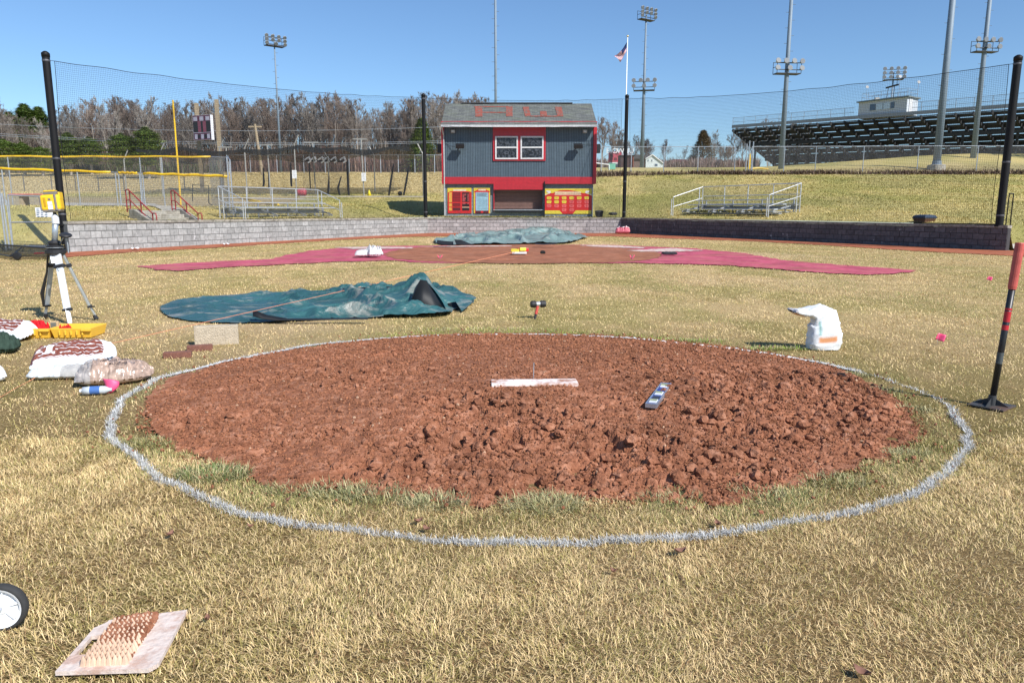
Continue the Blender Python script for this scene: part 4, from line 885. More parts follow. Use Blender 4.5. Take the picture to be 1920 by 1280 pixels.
farfence('upper chain-link fence on the bank crest, from the stand to the gate gap', P_, 73, 2.35, name='crest_fence')
farfence('upper chain-link fence on the bank crest, right of the gate gap', (1408, 1469, 1528, 1617, 1719, 1830, 1950), 72.5, 2.35, name='crest_fence')
root = thing('gate_posts', 'cluster of gate posts in the gap of the crest fence', 'gate', tuple(TP(1400, 73)))
for px, h in ((1398, 2.6), (1403, 2.9), (1410, 2.8)):
    p = TP(px, 73.2); MB().tube([(p.x, p.y, p.z - .1), (p.x, p.y, p.z + h)], .05, 8).build('post', m_steel, root)
p = TP(1404, 76); root = thing('goal_pad', 'yellow upright pad standing by the crest gate', 'pad', tuple(p)); MB().box((p.x, p.y, p.z + .9), (.22, .22, 1.5)).build('pad', m_ytube, root, bevel=.04); MB().tube([(p.x, p.y, p.z), (p.x, p.y, p.z + 1.9)], .05, 8).build('upright', m_steel, root)
p = TP(1424, 77); root = thing('yellow_hose', 'yellow tube lying on the grass by the crest gate', 'tube', tuple(p)); MB().tube([(p.x - .9, p.y, p.z + .15), (p.x, p.y + .1, p.z + .25), (p.x + .9, p.y, p.z + .12)], .07, 8).build('tube', m_ytube, root)
# brushy lip along the crest
n = 30000; xx = RS.uniform(2, 75, n); yy = 69.5 + RS.normal(0, .55, n) + (fbm(xx * .3, xx * 0, 3, 2) - .5) * 1.2; keep = (xx < 20) | (RS.rand(n) < .9); keep &= RS.rand(n) < sstep(.25, .55, fbm(xx * .25, yy * 0, 3, 4)) + .25
xx, yy = xx[keep], yy[keep]; n = len(xx); zz = terr(xx, yy) - .03
colr = np.where((RS.rand(n) < .55)[:, None], np.array([.075, .04, .03]), np.array([.26, .19, .12])) * RS.uniform(.6, 1.4, (n, 1))
V, Fq, C = blades('x', xx, yy, zz, RS.uniform(.15, .55, n), RS.uniform(.03, .09, n), R(1) * np.clip(RS.normal(50, 22, n), 5, 95), RS.rand(n) * 6.28, colr)
npmesh('crest_brush', V, Fq, m_blade, col=C)['kind'] = 'stuff'

# ---- scoreboard, foul pole, bench, utility pole
m_wood = M('weathered_wood', (.33, .26, .17), .8, var=.25, scale=8)
sb = thing('scoreboard', 'dark maroon scoreboard with white side, raised on two wooden posts', 'scoreboard', tuple(TP(385, 64)))
for px, t_ in ((368, 194), (405.5, 187)):
    p = at(px, t_, 64.4); g = TP(px, 64.4); MB().beam((p.x, p.y, g.z - .2), (p.x, p.y, p.z), .27, .27).build('post', m_wood, sb)
c = at(383, 240, 63.6); rot = Matrix.Rotation(R(-22), 3, 'Z'); hw, hh_ = .95, 1.0
MB().box(c + rot @ Vector((0, -.1, 0)), (1.9, .3, 2.0), rot=rot).build('cabinet', M('cabinet_white', (.72, .72, .74), .5), sb)
def sbq(x0, z0, x1, z1, lay=1): return [c + rot @ Vector((a, -.25 - .006 * lay, b)) for a, b in ((x0, z0), (x1, z0), (x1, z1), (x0, z1))]
fm = MB(); fm.add(sbq(-.93, -.98, .93, .98), [(0, 1, 2, 3)], 0)
for a in (-.85, -.2, .45): fm.add(sbq(a, .55, a + .42, .88, 2), [(0, 1, 2, 3)], 1)
for a, b, m_ in ((-.9, -.42, 2), (-.42, -.1, 3), (-.1, .12, 2), (.12, .45, 3), (.45, .9, 2)): fm.add(sbq(a, -.35, b, .5, 2), [(0, 1, 2, 3)], m_)
fm.add(sbq(-.93, -.42, .93, -.38, 3), [(0, 1, 2, 3)], 1)
for a in (-.82, -.15, .5): fm.add(sbq(a, -.9, a + .3, -.52, 2), [(0, 1, 2, 3)], 1)
for a in (-.48, .22, .82): fm.add(sbq(a, -.85, a + .25 if a < .8 else .92, -.55, 3), [(0, 1, 2, 3)], 2)
fm.build('display', [M('board_maroon', (.10, .025, .05), .4), M('board_grey', (.42, .40, .48), .5), m_dark, M('board_plum', (.22, .06, .09), .45)], sb)
p = at(324, 188, 50); g = TP(328, 50); root = thing('foul_pole', 'slim yellow foul pole left of the scoreboard', 'pole', tuple(g)); MB().tube([(p.x, g.y, g.z - .2), (p.x, g.y, p.z)], [.058, .05], 10).build('pole', m_ytube, root)
m_tab = M('bench_red', (.50, .20, .18), .6, var=.1)
p = GT(70, 386); p = TP(66, 34.5); root = thing('picnic_table', 'long low red-topped bench behind the gate at far left', 'bench', (p.x, p.y, p.z))
ztab = at(66, 364.5, 34.5).z; xa = at(26, 364, 34.5).x; xb = at(112, 364, 34.5).x
MB().box(((xa + xb) / 2, 34.5, ztab), (xb - xa, .75, .06)).build('bench_top', m_tab, root)
for px in (45, 95): q = at(px, 370, 34.5); MB().box((q.x, 34.5, (ztab + p.z) / 2 - .02), (.14, .5, ztab - p.z)).build('leg', m_wood, root)
a = at(478, 233, 92); b = TP(492, 92); root = thing('utility_pole', 'leaning wooden utility pole with crossarm in front of the treeline', 'utility pole', tuple(b))
MB().tube([(b.x, b.y, b.z - .3), a], [.2, .14], 8).build('pole', m_wood, root); MB().box((a.x, a.y, a.z - .3), (1.6, .14, .16)).build('crossarm', m_wood, root)
for k, (ya, yb) in enumerate(((229.5, 231.5), (253, 259), (256.5, 262.0))):
    mb = MB(); pa = at(-60, ya - 6 if k else ya, 90); pb = at(960, yb, 88); mb.tube([pa.lerp(pb, t / 20) - Vector((0, 0, .9 * 4 * (t / 20) * (1 - t / 20))) for t in range(21)], .022, 5)
    tag(mb.build('overhead_wire', m_steel, origin=pa), ('uppermost of the thin pale wires strung across the treeline', 'middle of the thin pale wires strung across the treeline', 'lowest of the thin pale wires strung across the treeline')[k], 'wire')

# ---- batting cage
cage = thing('batting_cage', 'long batting cage with sagging black roof net on grey posts', 'batting cage', tuple(TP(600, 60)))
hp = [(424, 277, 't', 60), (459, 260, 'b', 60), (501, 273, 't', 60.2), (552, 253, 'b', 60), (586, 268, 't', 62), (677, 262, 't', 60), (614, 281, 'b', 65), (700, 275, 'b', 65), (791, 270, 'b', 60), (232, 282, 'b', 61), (300, 270, 'b', 60), (412, 262, 'b', 62)]
cpole = M('cage_post', (.36, .35, .32), .55, .4)
for px, pt, kd, y in hp:
    p = at(px, pt, y); g = TP(px + (4 if kd == 't' else 2), y); r = .05; mb = MB()
    if kd == 'b': s = -1 if px in (614, 700, 791) else 1; mb.tube([(g.x, y, g.z - .1), (g.x, y, p.z - .75), (g.x + s * .38, y, p.z)], r, 8)
    else: mb.tube([(g.x, y, g.z - .1), (p.x, y, p.z)], r, 8); mb.box((p.x - .1, y, p.z + .04), (1.1, .09, .09))
    mb.build('cage_post', cpole, cage)
m_cnet = Mmesh('cage_net', (.012, .013, .014), .05, .01, cov=.64); m_cnet2 = Mmesh('cage_net_thin', (.012, .013, .014), .05, .01, cov=.30); m_cnet3 = Mmesh('cage_net_bunched', (.012, .013, .014), .05, .01, cov=.78)
xa, xb = at(255, 280, 60).x, at(768, 270, 60).x
def roofnet(u, v):
    x = xa + (xb - xa) * u; y = 60 + 8 * v; zt_ = at(600, 268, 60).z - .0 * u; nsp = 5.2
    sag = .6 * abs(math.sin(u * math.pi * nsp + .4 * math.sin(u * 9))) * (.35 + .65 * math.sin(math.pi * v)) + .35 * v + .3 * (1 - u)
    return (x, y, zt_ - .15 - sag + .12 * math.sin(13 * u + 5 * v))
mb = MB(); mb.grid(roofnet, 90, 14, uvs=lambda u, v: (u * 22, v * 8)); mb.build('roof_net', m_cnet, cage)
mb = MB(); 
def hem(u, v):
    p = roofnet(u, 0); return (p[0], p[1] - .05, p[2] - v * (.22 + .22 * math.sin(u * 17) ** 2) - .0)
mb.grid(hem, 90, 2, uvs=lambda u, v: (u * 22, v)); mb.build('hem_net', m_cnet3, cage)
def curtain(px0, px1, y, m, topy=290, bot=367, nm='side_net', wav=.2):
    a = at(px0, topy, y); b = at(px1, topy, y); za = TP(px0, y).z; mb = MB()
    mb.grid(lambda u, v: (a.x + (b.x - a.x) * (u + (1 - v) * .0), y + wav * math.sin(u * 14), za + (a.z - za) * v), 20, 4, uvs=lambda u, v: (u * abs(b.x - a.x), v * 4)); return mb.build(nm, m, cage)
curtain(566, 654, 61.5, m_cnet2); curtain(430, 566, 63, Mmesh('cage_net_thinner', (.012,) * 3, .05, .01, cov=.16)); curtain(730, 737, 62, m_cnet2, 306); curtain(735, 768, 62, Mmesh('cage_net_faint', (.012,) * 3, .05, .01, cov=.10), 306)
mb = MB()
for pts in (([(738, 307), (733, 340), (729, 367)]), ([(767, 309), (762, 340), (757, 366)]), ([(652, 300), (653, 345), (654, 367)]), ([(617, 330), (616, 350), (615, 366)]), ([(640, 330), (634, 352), (637, 366)]), ([(493, 315), (495, 340), (494, 350)]), ([(503, 313), (505, 345), (505, 352)]), ([(545, 305), (546, 340), (547, 350)])):
    MB().tube([at(a, b, 61.3) for a, b in pts], [.04, .09, .08], 7).build('gathered_net', m_dark, cage)
mb = MB(); a = at(573, 301.5, 66); b = at(650, 303, 66); mb.beam(a, b, .14, .14); mb.tube([(a.x + .3, 66, TP(573, 66).z), (a.x + .3, 66, a.z)], .05, 6); mb.tube([(b.x, 66, TP(650, 66).z), (b.x, 66, b.z)], .05, 6)
rk = thing('overhead_rack', 'dark overhead bar with white clamp lamps behind the cage net', 'rack', (a.x, 66, TP(573, 66).z)); mb.build('frame', m_dark, rk)
for px in (577, 588, 602, 612, 626, 643):
    q = at(px, 297.5, 65.8); mb = MB(); mb.beam(q + Vector((-.28, 0, -.12)), q + Vector((.08, 0, .12)), .05, .12); mb.beam(q + Vector((.1, 0, .18)), q + Vector((.2, 0, -.1)), .07, .14); mb.beam(q + Vector((.0, 0, -.35)), q + Vector((.28, 0, -.18)), .06, .12); mb.build('clamp_lamp', m_white, rk)
for px, py, lab in ((552, 327, 'white notice on a cage post above the left bleacher'), (682, 332, 'white notice on the tall cage post near the yellow cone')):
    q = at(px, py, 59.85); o = thing('notice', lab, 'sign', tuple(q), 'white notices on the cage posts'); MB().box(q, (.36, .02, .64)).build('plate', m_swh, o, bevel=.004)
    mb = MB()
    for i in range(4): mb.box((q.x - .02 * (i % 2), q.y - .013, q.z + .2 - i * .11), (.18 - .04 * (i % 2), .003, .028))
    mb.build('printed_lines', M('faint_ink', (.4, .4, .42), .6), o)
p = TP(691, 60.2); o = thing('traffic_cone', 'yellow cone standing at the edge of the batting cage', 'cone', tuple(p)); MB().lathe([(.17, .03), (.03, .48), (0, .48)], p, 14).build('cone', M('cone_yellow', (.75, .62, .02), .5), o, smooth=True); MB().box(p + Vector((0, 0, .015)), (.42, .42, .03)).build('base', M('cone_yellow', (.75, .62, .02)), o)
p = TP(564, 60.5); o = thing('red_barrel', 'red barrel on its side inside the batting cage', 'barrel', tuple(p)); MB().lathe([(.0, -.35), (.26, -.34), (.3, -.2), (.3, .2), (.26, .34), (0, .35)], p + Vector((0, 0, .3)), 16, rot=Matrix.Rotation(R(90), 3, 'Y')).build('drum', M('barrel_red', (.38, .04, .06), .5), o, smooth=True); MB().lathe([(.31, -.02), (.315, 0), (.31, .02)], p + Vector((0, 0, .3)), 16, rot=Matrix.Rotation(R(90), 3, 'Y')).build('hoop', M('barrel_red', (.38, .04, .06)), o)
p = TP(749, 60.3); o = thing('ball_bag', 'round black ball bag lying at the open end of the cage', 'bag', tuple(p)); MB().lathe([(0, -.2), (.14, -.18), (.19, 0), (.15, .14), (.06, .2), (.05, .26), (0, .26)], p + Vector((0, 0, .2)), 14, rot=Matrix.Rotation(R(80), 3, 'X')).build('bag', m_dark, o, smooth=True); MB().tube([p + Vector((.05, -.25, .25)), p + Vector((.2, -.28, .4)), p + Vector((.3, -.2, .2))], .02, 6).build('strap', m_dark, o)
for k, (pp_, lab) in enumerate((([(446, 372), (470, 376), (488, 381)], 'yellow pipe lying on the grass behind the left bleacher'), ([(405, 370), (418, 372), (430, 373)], 'short yellow pipe lying by the tall grey fence panel'), ([(468, 380), (495, 383), (522, 386)], 'long yellow pipe lying lowest behind the left bleacher'))):
    mb = MB(); q = [GT(a, b) + Vector((0, 0, .08)) for a, b in pp_]; q0 = q[0]; mb.tube(q, .07, 8); tag(mb.build('yellow_pipe', m_ytube, origin=q0), lab, 'pipe', 'yellow fence caps lying loose')
mb = MB(); q = [TP(px, 59.2) + Vector((0, 0, .05)) for px in (560, 620, 690, 750, 800)]
for a, b in zip(q, q[1:]): mb.beam(a, b, .12, .10)
tag(mb.build('cage_kerb', M('kerb_wood', (.42, .38, .30), .9), origin=q[0]), 'pale timber kerb along the front of the batting cage', 'kerb')
# ------------------------------------------------------------------ stadium stand
EA = Vector((32.4, 112.0, 0)); ee = Vector((.6, -.8, 0)); en = Vector((.8, .6, 0)); LEN = 50.0
ztop = lambda s: 13.1 - .9 * s / 36.5
zdrop = 5.0; dep = 12.0
def SP(s, d, dz=0): p = EA + ee * s + en * d; return Vector((p.x, p.y, ztop(s) - zdrop * d / dep + dz))
m_sd = M('stand_steel', (.055, .058, .062), .6, .4, var=.2); m_tread = M('stand_tread', (.09, .093, .10), .6, .2, var=.2); m_fas = M('stand_fascia', (.30, .32, .34), .5, .4)
stand = thing('grandstand', 'large dark steel grandstand seen from behind, right side of the field', 'grandstand', (EA.x, EA.y, 8.5))
s = 0; k = 0
while s <= LEN:
    mb = MB(); mb.beam(SP(s, -.2, -.35), SP(s, dep, -.35), .16, .42); mb.build('stringer', m_sd, stand); s += 1.9; k += 1
mb = MB(); nr = 17
for r in range(nr):
    d = dep * (r + .3) / nr; a, b = SP(0, d), SP(LEN, d); w_ = en * (.40 if r % 1 == 0 else .3)
    mb.add([a, b, b + w_, a + w_, a + Vector((0, 0, -.06)), b + Vector((0, 0, -.06)), b + w_ + Vector((0, 0, -.06)), a + w_ + Vector((0, 0, -.06))], [(0, 1, 2, 3), (7, 6, 5, 4), (0, 4, 5, 1), (3, 2, 6, 7)])
    up = Vector((0, 0, .34)); a2, b2 = a + en * .15 + up, b + en * .15 + up; w2 = en * .26
    mb.add([a2, b2, b2 + w2, a2 + w2, a2 - Vector((0, 0, .05)), b2 - Vector((0, 0, .05)), b2 + w2 - Vector((0, 0, .05)), a2 + w2 - Vector((0, 0, .05))], [(0, 1, 2, 3), (7, 6, 5, 4), (0, 4, 5, 1), (3, 2, 6, 7)])
mb.build('tread', m_tread, stand)
mb = MB()
for r in range(nr):
    d = dep * (r + .3) / nr + .40; a, b = SP(0, d, -.02), SP(LEN, d, -.02); mb.beam(a - Vector((0, 0, .14)), b - Vector((0, 0, .14)), .03, .275)
    a, b = SP(0, d - .2, -.09), SP(LEN, d - .2, -.09)
    if r % 2 == 0: mb.beam(a, b, .10, .10)
mb.build('riser', m_sd, stand)
mb = MB(); mb.beam(SP(-.1, -.25, .1), SP(LEN, -.25, .1), .08, .42); mb.build('rear_fascia', m_fas, stand)
for d, dz in ((3.4, -.75), (8.2, -.75)): mb = MB(); mb.beam(SP(0, d, dz), SP(LEN, d, dz), .25, .38); mb.build('cross_beam', m_sd, stand)
s = 1.5
while s <= LEN:
    for d in (3.4, 8.2):
        t = SP(s, d, -.9); g = float(terr(t.x, t.y)); MB().beam((t.x, t.y, g - .5), t, .22, .22).build('column', m_sd, stand)
    a = SP(s, 3.4, -1.2); g = SP(s + 5, 3.4, -3.6); MB().beam(a, g, .08, .08).build('brace', m_sd, stand); s += 5.7
mb = MB(); s = 0
while s <= LEN:
    if not 18 < s < 25: mb.tube([SP(s, -.2, .2), SP(s, -.2, 1.35)], .03, 5)
    s += 1.9
for h in (.75, 1.35):
    for a, b in ((0, 18.4), (25.5, LEN)): mb.tube([SP(a, -.2, h), SP(b, -.2, h)], .025, 5)
mb.build('top_railing', m_sd if False else M('rail_grey', (.42, .44, .46), .5, .5), stand)
mb = MB(); 
for a, b in ((0, 18.4), (25.5, LEN)):
    A_, B_ = SP(a, -.2, .2), SP(b, -.2, .2); chain(mb, A_, B_, A_.z, A_.z + 1.15, B_.z, B_.z + 1.15)
mb.build('railing_mesh', Mmesh('rail_mesh', (.35, .37, .4), .06, .004, cov=.12), stand)
# press box
pb = thing('press_box', 'white press box with rooftop railing on top of the grandstand', 'press box', tuple(SP(21.8, 0)))
s0, s1, dd = 18.8, 24.8, 2.7; z0 = SP(21.8, 0).z + .12; z1 = at(1697, 182, 92).z
m_pb = M('press_box_cladding', (.56, .60, .64), .6, var=.05); m_blk = M('tinted_glass', (.10, .14, .20), .08)
def q3(s, d, z): p = EA + ee * s + en * d; return Vector((p.x, p.y, z))
MB().plate([q3(s0, 0, z0), q3(s0, dd, z0), q3(s1, dd, z0), q3(s1, 0, z0)], (0, 0, z1 - z0)).build('cabin', m_pb, pb)
MB().plate([q3(s0 - .2, -.25, z1 + .003), q3(s0 - .2, dd + .2, z1 + .003), q3(s1 + .25, dd + .2, z1 + .003), q3(s1 + .25, -.25, z1 + .003)], (0, 0, .14)).build('roof_slab', M('pb_roof', (.16, .19, .19), .6), pb)
mb = MB(); hgt = z1 - z0
for i in range(9): mb.beam(q3(s0, -.012, z0 + .2 + i * .22), q3(s1, -.012, z0 + .2 + i * .22), .012, .018)
mb.build('cladding_line', M('pb_line', (.36, .36, .37), .6), pb)
for a, b, m_ in ((20.3, 21.0, m_blk), (21.1, 21.9, M('bright_glass', (.55, .66, .75), .1)), (22.0, 22.8, M('bright_glass', (.55, .66, .75))), (22.9, 23.3, m_blk)):
    za, zb_ = z0 + hgt * .42, z0 + hgt * .80; mb = MB(); mb.plate([q3(a, -.04, za), q3(b, -.04, za), q3(b, -.04, zb_), q3(a, -.04, zb_)], -en * .03); mb.build('window', m_, pb)
mb = MB(); mb.plate([q3(s1 + .03, .5, z0 + .05), q3(s1 + .03, 1.3, z0 + .05), q3(s1 + .03, 1.3, z0 + 1.9), q3(s1 + .03, .5, z0 + 1.9)], ee * .03); mb.build('door', M('pb_door', (.6, .6, .6), .5), pb)
mb = MB(); mt = M('rail_grey', (.42, .44, .46))
for i in range(8):
    s = s0 + .3 + (s1 - s0 - .4) * i / 7
    for d in (.1, dd - .1): mb.tube([q3(s, d, z1 + .1), q3(s, d, z1 + 1.05)], .022, 5)
for h in (.6, 1.05):
    for d in (.1, dd - .1): mb.tube([q3(s0 + .3, d, z1 + h), q3(s1 - .1, d, z1 + h)], .02, 5)
    for s in (s0 + .3, s1 - .1): mb.tube([q3(s, .1, z1 + h), q3(s, dd - .1, z1 + h)], .02, 5)
mb.build('roof_railing', mt, pb)
mb = MB(); mb.box(q3(20.8, .5, z1 + .3), (.5, .35, .3)); mb.build('air_unit', M('unit_grey', (.4, .4, .38), .6), pb)
mb = MB(); mb.beam(q3(21.6, 1, z1 + 1.55), q3(23.1, 1, z1 + 1.75), .25, .16); mb.tube([q3(22.6, 1, z1 + .1), q3(22.6, 1, z1 + 1.6)], .04, 6); mb.tube([q3(21.7, 1, z1 + .1), q3(21.9, 1, z1 + 1.6)], .03, 6); mb.tube([q3(22.9, 1, z1 + 1.6), q3(22.9, 1, z1 + 2.6)], .03, 5); mb.build('camera_platform', m_dark, pb)
for s, d, h in ((19.6, .2, 1.8), (24.9, 2.2, 1.9), (23.2, 1.0, 2.65)):
    mb = MB(); mb.tube([q3(s, d, z1 + .1), q3(s, d, z1 + h)], .02, 5); mb.lathe([(0, -.04), (.14, -.02), (.19, .05), (.19, .07)], q3(s, d, z1 + h), 12, rot=Matrix.Rotation(R(70), 3, 'X')); mb.build('dish', M('dish_grey', (.35, .35, .35), .6), pb)

# ------------------------------------------------------------------ floodlight masts
m_mast = M('mast_galvanised', (.18, .235, .29), .6, .1, var=.08, scale=3); m_lamp = M('lamp_reflector', (.42, .43, .44), .5, .1); m_lface = M('lamp_face', (.13, .145, .16), .55, 0)
def lampcluster(root, c, ang, rows, yaw, sc_=1.0):
    q = Matrix.Rotation(yaw, 3, 'Z'); mb = MB(); wd = 1.25 * sc_
    mb.box(c, (wd * 2, .9 * sc_, .08), rot=q)
    for a in (-1, 1):
        for b in (-1, 1): mb.tube([c + q @ Vector((a * wd, b * .42 * sc_, 0)), c + q @ Vector((a * wd, b * .42 * sc_, 1.1 * sc_))], .03, 5)
    mb.tube([c + q @ Vector((-wd, .42 * sc_, 1.1 * sc_)), c + q @ Vector((wd, .42 * sc_, 1.1 * sc_))], .03, 5); mb.tube([c + q @ Vector((-wd, -.42 * sc_, .6 * sc_)), c + q @ Vector((-wd, .42 * sc_, .6 * sc_))], .03, 5)
    mb.build('lamp_platform', m_sd, root)
    for r, (h, n) in enumerate(rows):
        mb = MB(); mb.tube([c + q @ Vector((-wd, -.3 * sc_, h * sc_)), c + q @ Vector((wd, -.3 * sc_, h * sc_))], .045, 6); mb.build('lamp_bar', m_sd, root)
        for i in range(n):
            p = c + q @ Vector(((-wd + 2 * wd * i / max(1, n - 1)) * 1.0, -.5 * sc_, h * sc_ + .12)); rot = q @ Matrix.Rotation(R(ang + (i * 7) % 11), 3, 'X')
            lm = MB().lathe([(.07 * sc_, -.22 * sc_), (.14 * sc_, -.16 * sc_), (.255 * sc_, .10 * sc_), (.26 * sc_, .13 * sc_)], p, 12, rot=rot).build('lamp', m_lamp, root, smooth=True)
            MB().lathe([(.245 * sc_, .115 * sc_), (.245 * sc_, .145 * sc_)], p, 12, rot=rot).build('lens', m_lface, lm)
def mast(label, pxb, y, ptop, r0, r1, clusters, steps=True, pxt=None, conc=False):
    g = TP(pxb, y); top = at(pxt or pxb, ptop, y).z; root = thing('floodlight_mast', label, 'floodlight', tuple(g), 'floodlight masts')
    MB().tube([(g.x, y, g.z - .3), (g.x, y, (g.z + top) / 2), (g.x, y, top)], [r0, (r0 + r1) / 2, r1], 14).build('pole', m_mast, root, smooth=True)
    if conc: MB().lathe([(.80, -.6), (.80, .38), (.76, .42)], g, 20).build('footing', m_conc, root); MB().lathe([(.5, .42), (.5, .50), (r0 * 1.15, .52), (r0 * 1.15, .8)], g, 16).build('base_flange', m_mast, root)
    mb = MB(); z = g.z + 5; i = 0
    if steps:
        while z < top - .5: sx_ = 1 if i % 2 else -1; rr_ = r0 + (r1 - r0) * (z - g.z) / (top - g.z); MB().tube([(g.x + sx_ * rr_ * .8, y, z), (g.x + sx_ * (rr_ + .28), y, z)], .022, 4).build('climbing_step', m_mast, root); z += .75 if y > 76 else 1.4; i += 1
    for py, ang, rows, yaw, s_ in clusters: lampcluster(root, Vector((g.x, y, at(pxb, py, y).z)), ang, rows, yaw, s_)
    return root
mast('slim floodlight mast rising out of the left treeline', 527, 99, 64, .17, .07, [(87, 115, ((.15, 3), (.6, 4), (1.05, 4)), R(40), .95)], pxt=519)
mast('slim mast standing right behind the roof of the concession stand', 930, 86, -70, .16, .12, [])
mast('tall floodlight mast with two lamp clusters, right of the flagpole', 1203, 108, 24, .30, .10, [(38, 112, ((.3, 2), (.75, 4), (1.25, 4)), R(35), 1.0), (170, 75, ((.35, 3), (1.0, 4)), R(-10), 1.15)], pxt=1213)
mast('tall floodlight mast in front of the left half of the grandstand', 1464, 80, -60, .28, .16, [(139, 72, ((.35, 3), (1.0, 4)), R(8), 1.05)])
mast('thickest mast on a round concrete footing in front of the grandstand', 1755, 73.6, -80, .36, .25, [], conc=True)
mast('rightmost floodlight mast, lamps beside the right end of the netting', 1822, 81, -80, .29, .18, [(98, 80, ((.35, 3), (1.0, 4)), R(8), 1.0)])
mast('short floodlight mast peeping over the press box roof', 1660, 128, 136, .20, .10, [(150, 82, ((.2, 4), (.75, 4), (1.3, 4)), R(-15), 1.2)], steps=False)
# flagpole and flag
fx = at(1173.5, 200, 79).x; g = TP(1173.5, 79); root = thing('flagpole', 'white flagpole rising beside the right middle backstop post', 'flagpole', (fx, 79, g.z)); zt_ = at(1176, 70, 79).z
MB().tube([(fx, 79, g.z - .2), (fx, 79, zt_)], [.075, .04], 12).build('pole', m_white, root, smooth=True); MB().lathe([(0, -.12), (.1, -.06), (.12, 0), (.1, .06), (0, .12)], (fx, 79, zt_ + .1), 12).build('finial', M('finial_gold', (.7, .6, .35), .3, .6), root, smooth=True)
c00, c10, c01, c11 = at(1175.4, 79, 79), at(1152, 105, 79.4), at(1174.5, 96, 79), at(1163, 117, 78.8)
nu, nv = 26, 13; V = []
for j in range(nv + 1):
    for i in range(nu + 1):
        u, v = i / nu, j / nv; p = c00 * (1 - u) * (1 - v) + c10 * u * (1 - v) + c01 * (1 - u) * v + c11 * u * v
        p = p + Vector((0, .22 * math.sin(u * 9 + v * 4) * u, -.12 * math.sin(math.pi * u) * (1 - v) * 2)); V.append(p)
mb = MB(); mb.v = [tuple(p) for p in V]
for j in range(nv):
    for i in range(nu):
        a = j * (nu + 1) + i; mb.f.append((a, a + 1, a + nu + 2, a + nu + 1)); canton = i < nu * .46 and j < 8; mb.m.append(2 if canton else (0 if j % 2 == 0 else 1))
fl = mb.build('flag', [M('flag_red', (.45, .04, .05), .7), M('flag_white', (.7, .7, .7), .7), M('flag_navy', (.02, .035, .12), .7)], origin=c00, smooth=True); tag(fl, 'drooping red, white and navy national flag hanging from the white flagpole', 'flag')

# ------------------------------------------------------------------ trees
m_bark = M('bark_grey', (.31, .27, .23), .9, var=.3, scale=2); m_twig = M('twig_brown', (.19, .16, .135), .9, var=.25, scale=.6); m_twigr = M('twig_russet', (.205, .155, .125), .9, var=.25, scale=.6); m_twigg = M('twig_pale', (.27, .24, .21), .9, var=.2, scale=.6)
def bare_tree(seed, Hh, stems=1, spread=.42, twig=m_twig, dens=1.0):
    rs = np.random.RandomState(seed); segs_t = []; segs_b = []
    def norm(v): return v / (np.linalg.norm(v) + 1e-9)
    def grow(p, d, L, r, lvl, out):
        k = 3 if lvl < 3 else 2; pts = [p]
        for i in range(k):
            d = norm(d + rs.normal(0, .13 + .03 * lvl, 3) + np.array([0, 0, .09 * lvl])); p = p + d * L / k; pts.append(p)
            r0, r1 = r * (1 - i / k * .75), r * (1 - (i + 1) / k * .75); out.append((pts[-2], pts[-1], r0, r1))
        if lvl >= 4: return
        n = int(round({1: 6, 2: 5, 3: 4}[lvl] * dens))
        for i in range(n):
            t = rs.uniform(.22, 1); q = pts[0] + (pts[-1] - pts[0]) * t; a = rs.rand() * 6.28; side = norm(np.cross(d, [math.cos(a), math.sin(a), .3]))
            grow(q, norm(d * .8 + side * rs.uniform(.35, .75)), L * rs.uniform(.38, .6), max(.019, r * .42), lvl + 1, segs_b)
    for s in range(stems):
        a = s * 2.4 + rs.rand(); base = np.array([math.cos(a), math.sin(a), 0]) * (.25 if stems > 1 else 0); d = norm(np.array([math.cos(a) * .13 * (stems > 1), math.sin(a) * .13 * (stems > 1), 1.0]) + rs.normal(0, .03, 3)); p = base; Hs = Hh * rs.uniform(.85, 1); r = .017 * Hs / math.sqrt(stems); K = 8; pts = [p]
        for i in range(K):
            d = norm(d + rs.normal(0, .05, 3)); p = p + d * Hs / K * .93; pts.append(p); segs_t.append((pts[-2], pts[-1], r * (1 - i / K) + .02, r * (1 - (i + 1) / K) + .02))
        n = int(19 / math.sqrt(stems) * dens)
        for i in range(n):
            t = .2 + .78 * (i + rs.rand()) / n; j = min(K - 1, int(t * K)); q = pts[j] + (pts[j + 1] - pts[j]) * (t * K - j); a = rs.rand() * 6.28
            out = np.array([math.cos(a), math.sin(a), 0]); grow(q, norm(out * rs.uniform(.45, .8) + np.array([0, 0, 1.0])), Hh * spread * (1.12 - t) * rs.uniform(.6, 1.1) + .35, r * .38 * (1.1 - t) + .015, 1, segs_b)
    def mesh(segs, nm):
        A_ = np.array([s[0] for s in segs]); B_ = np.array([s[1] for s in segs]); ra = np.array([s[2] for s in segs]); rb = np.array([s[3] for s in segs])
        D_ = B_ - A_; D_ /= np.linalg.norm(D_, axis=1)[:, None] + 1e-9; X_ = np.cross(D_, np.array([.3, .9, .1])); X_ /= np.linalg.norm(X_, axis=1)[:, None]; Y_ = np.cross(D_, X_); V = []
        for (P_, rr_) in ((A_, ra), (B_, rb)):
            for a in (0, 2.094, 4.189): V.append(P_ + (X_ * math.cos(a) + Y_ * math.sin(a)) * rr_[:, None])
        V = np.stack(V, 1).reshape(-1, 3); b = np.arange(len(segs)) * 6; F4 = np.stack([np.stack([b + i, b + (i + 1) % 3, b + 3 + (i + 1) % 3, b + 3 + i], -1) for i in range(3)], 1).reshape(-1, 4); return V, F4
    root = thing('bare_tree', 'x', 'tree', (0, 0, 0)); V, F4 = mesh(segs_t, 't'); npmesh('trunk', V, F4, m_bark, parent=root); V, F4 = mesh(segs_b, 'c'); npmesh('crown', V, F4, twig, parent=root); return root
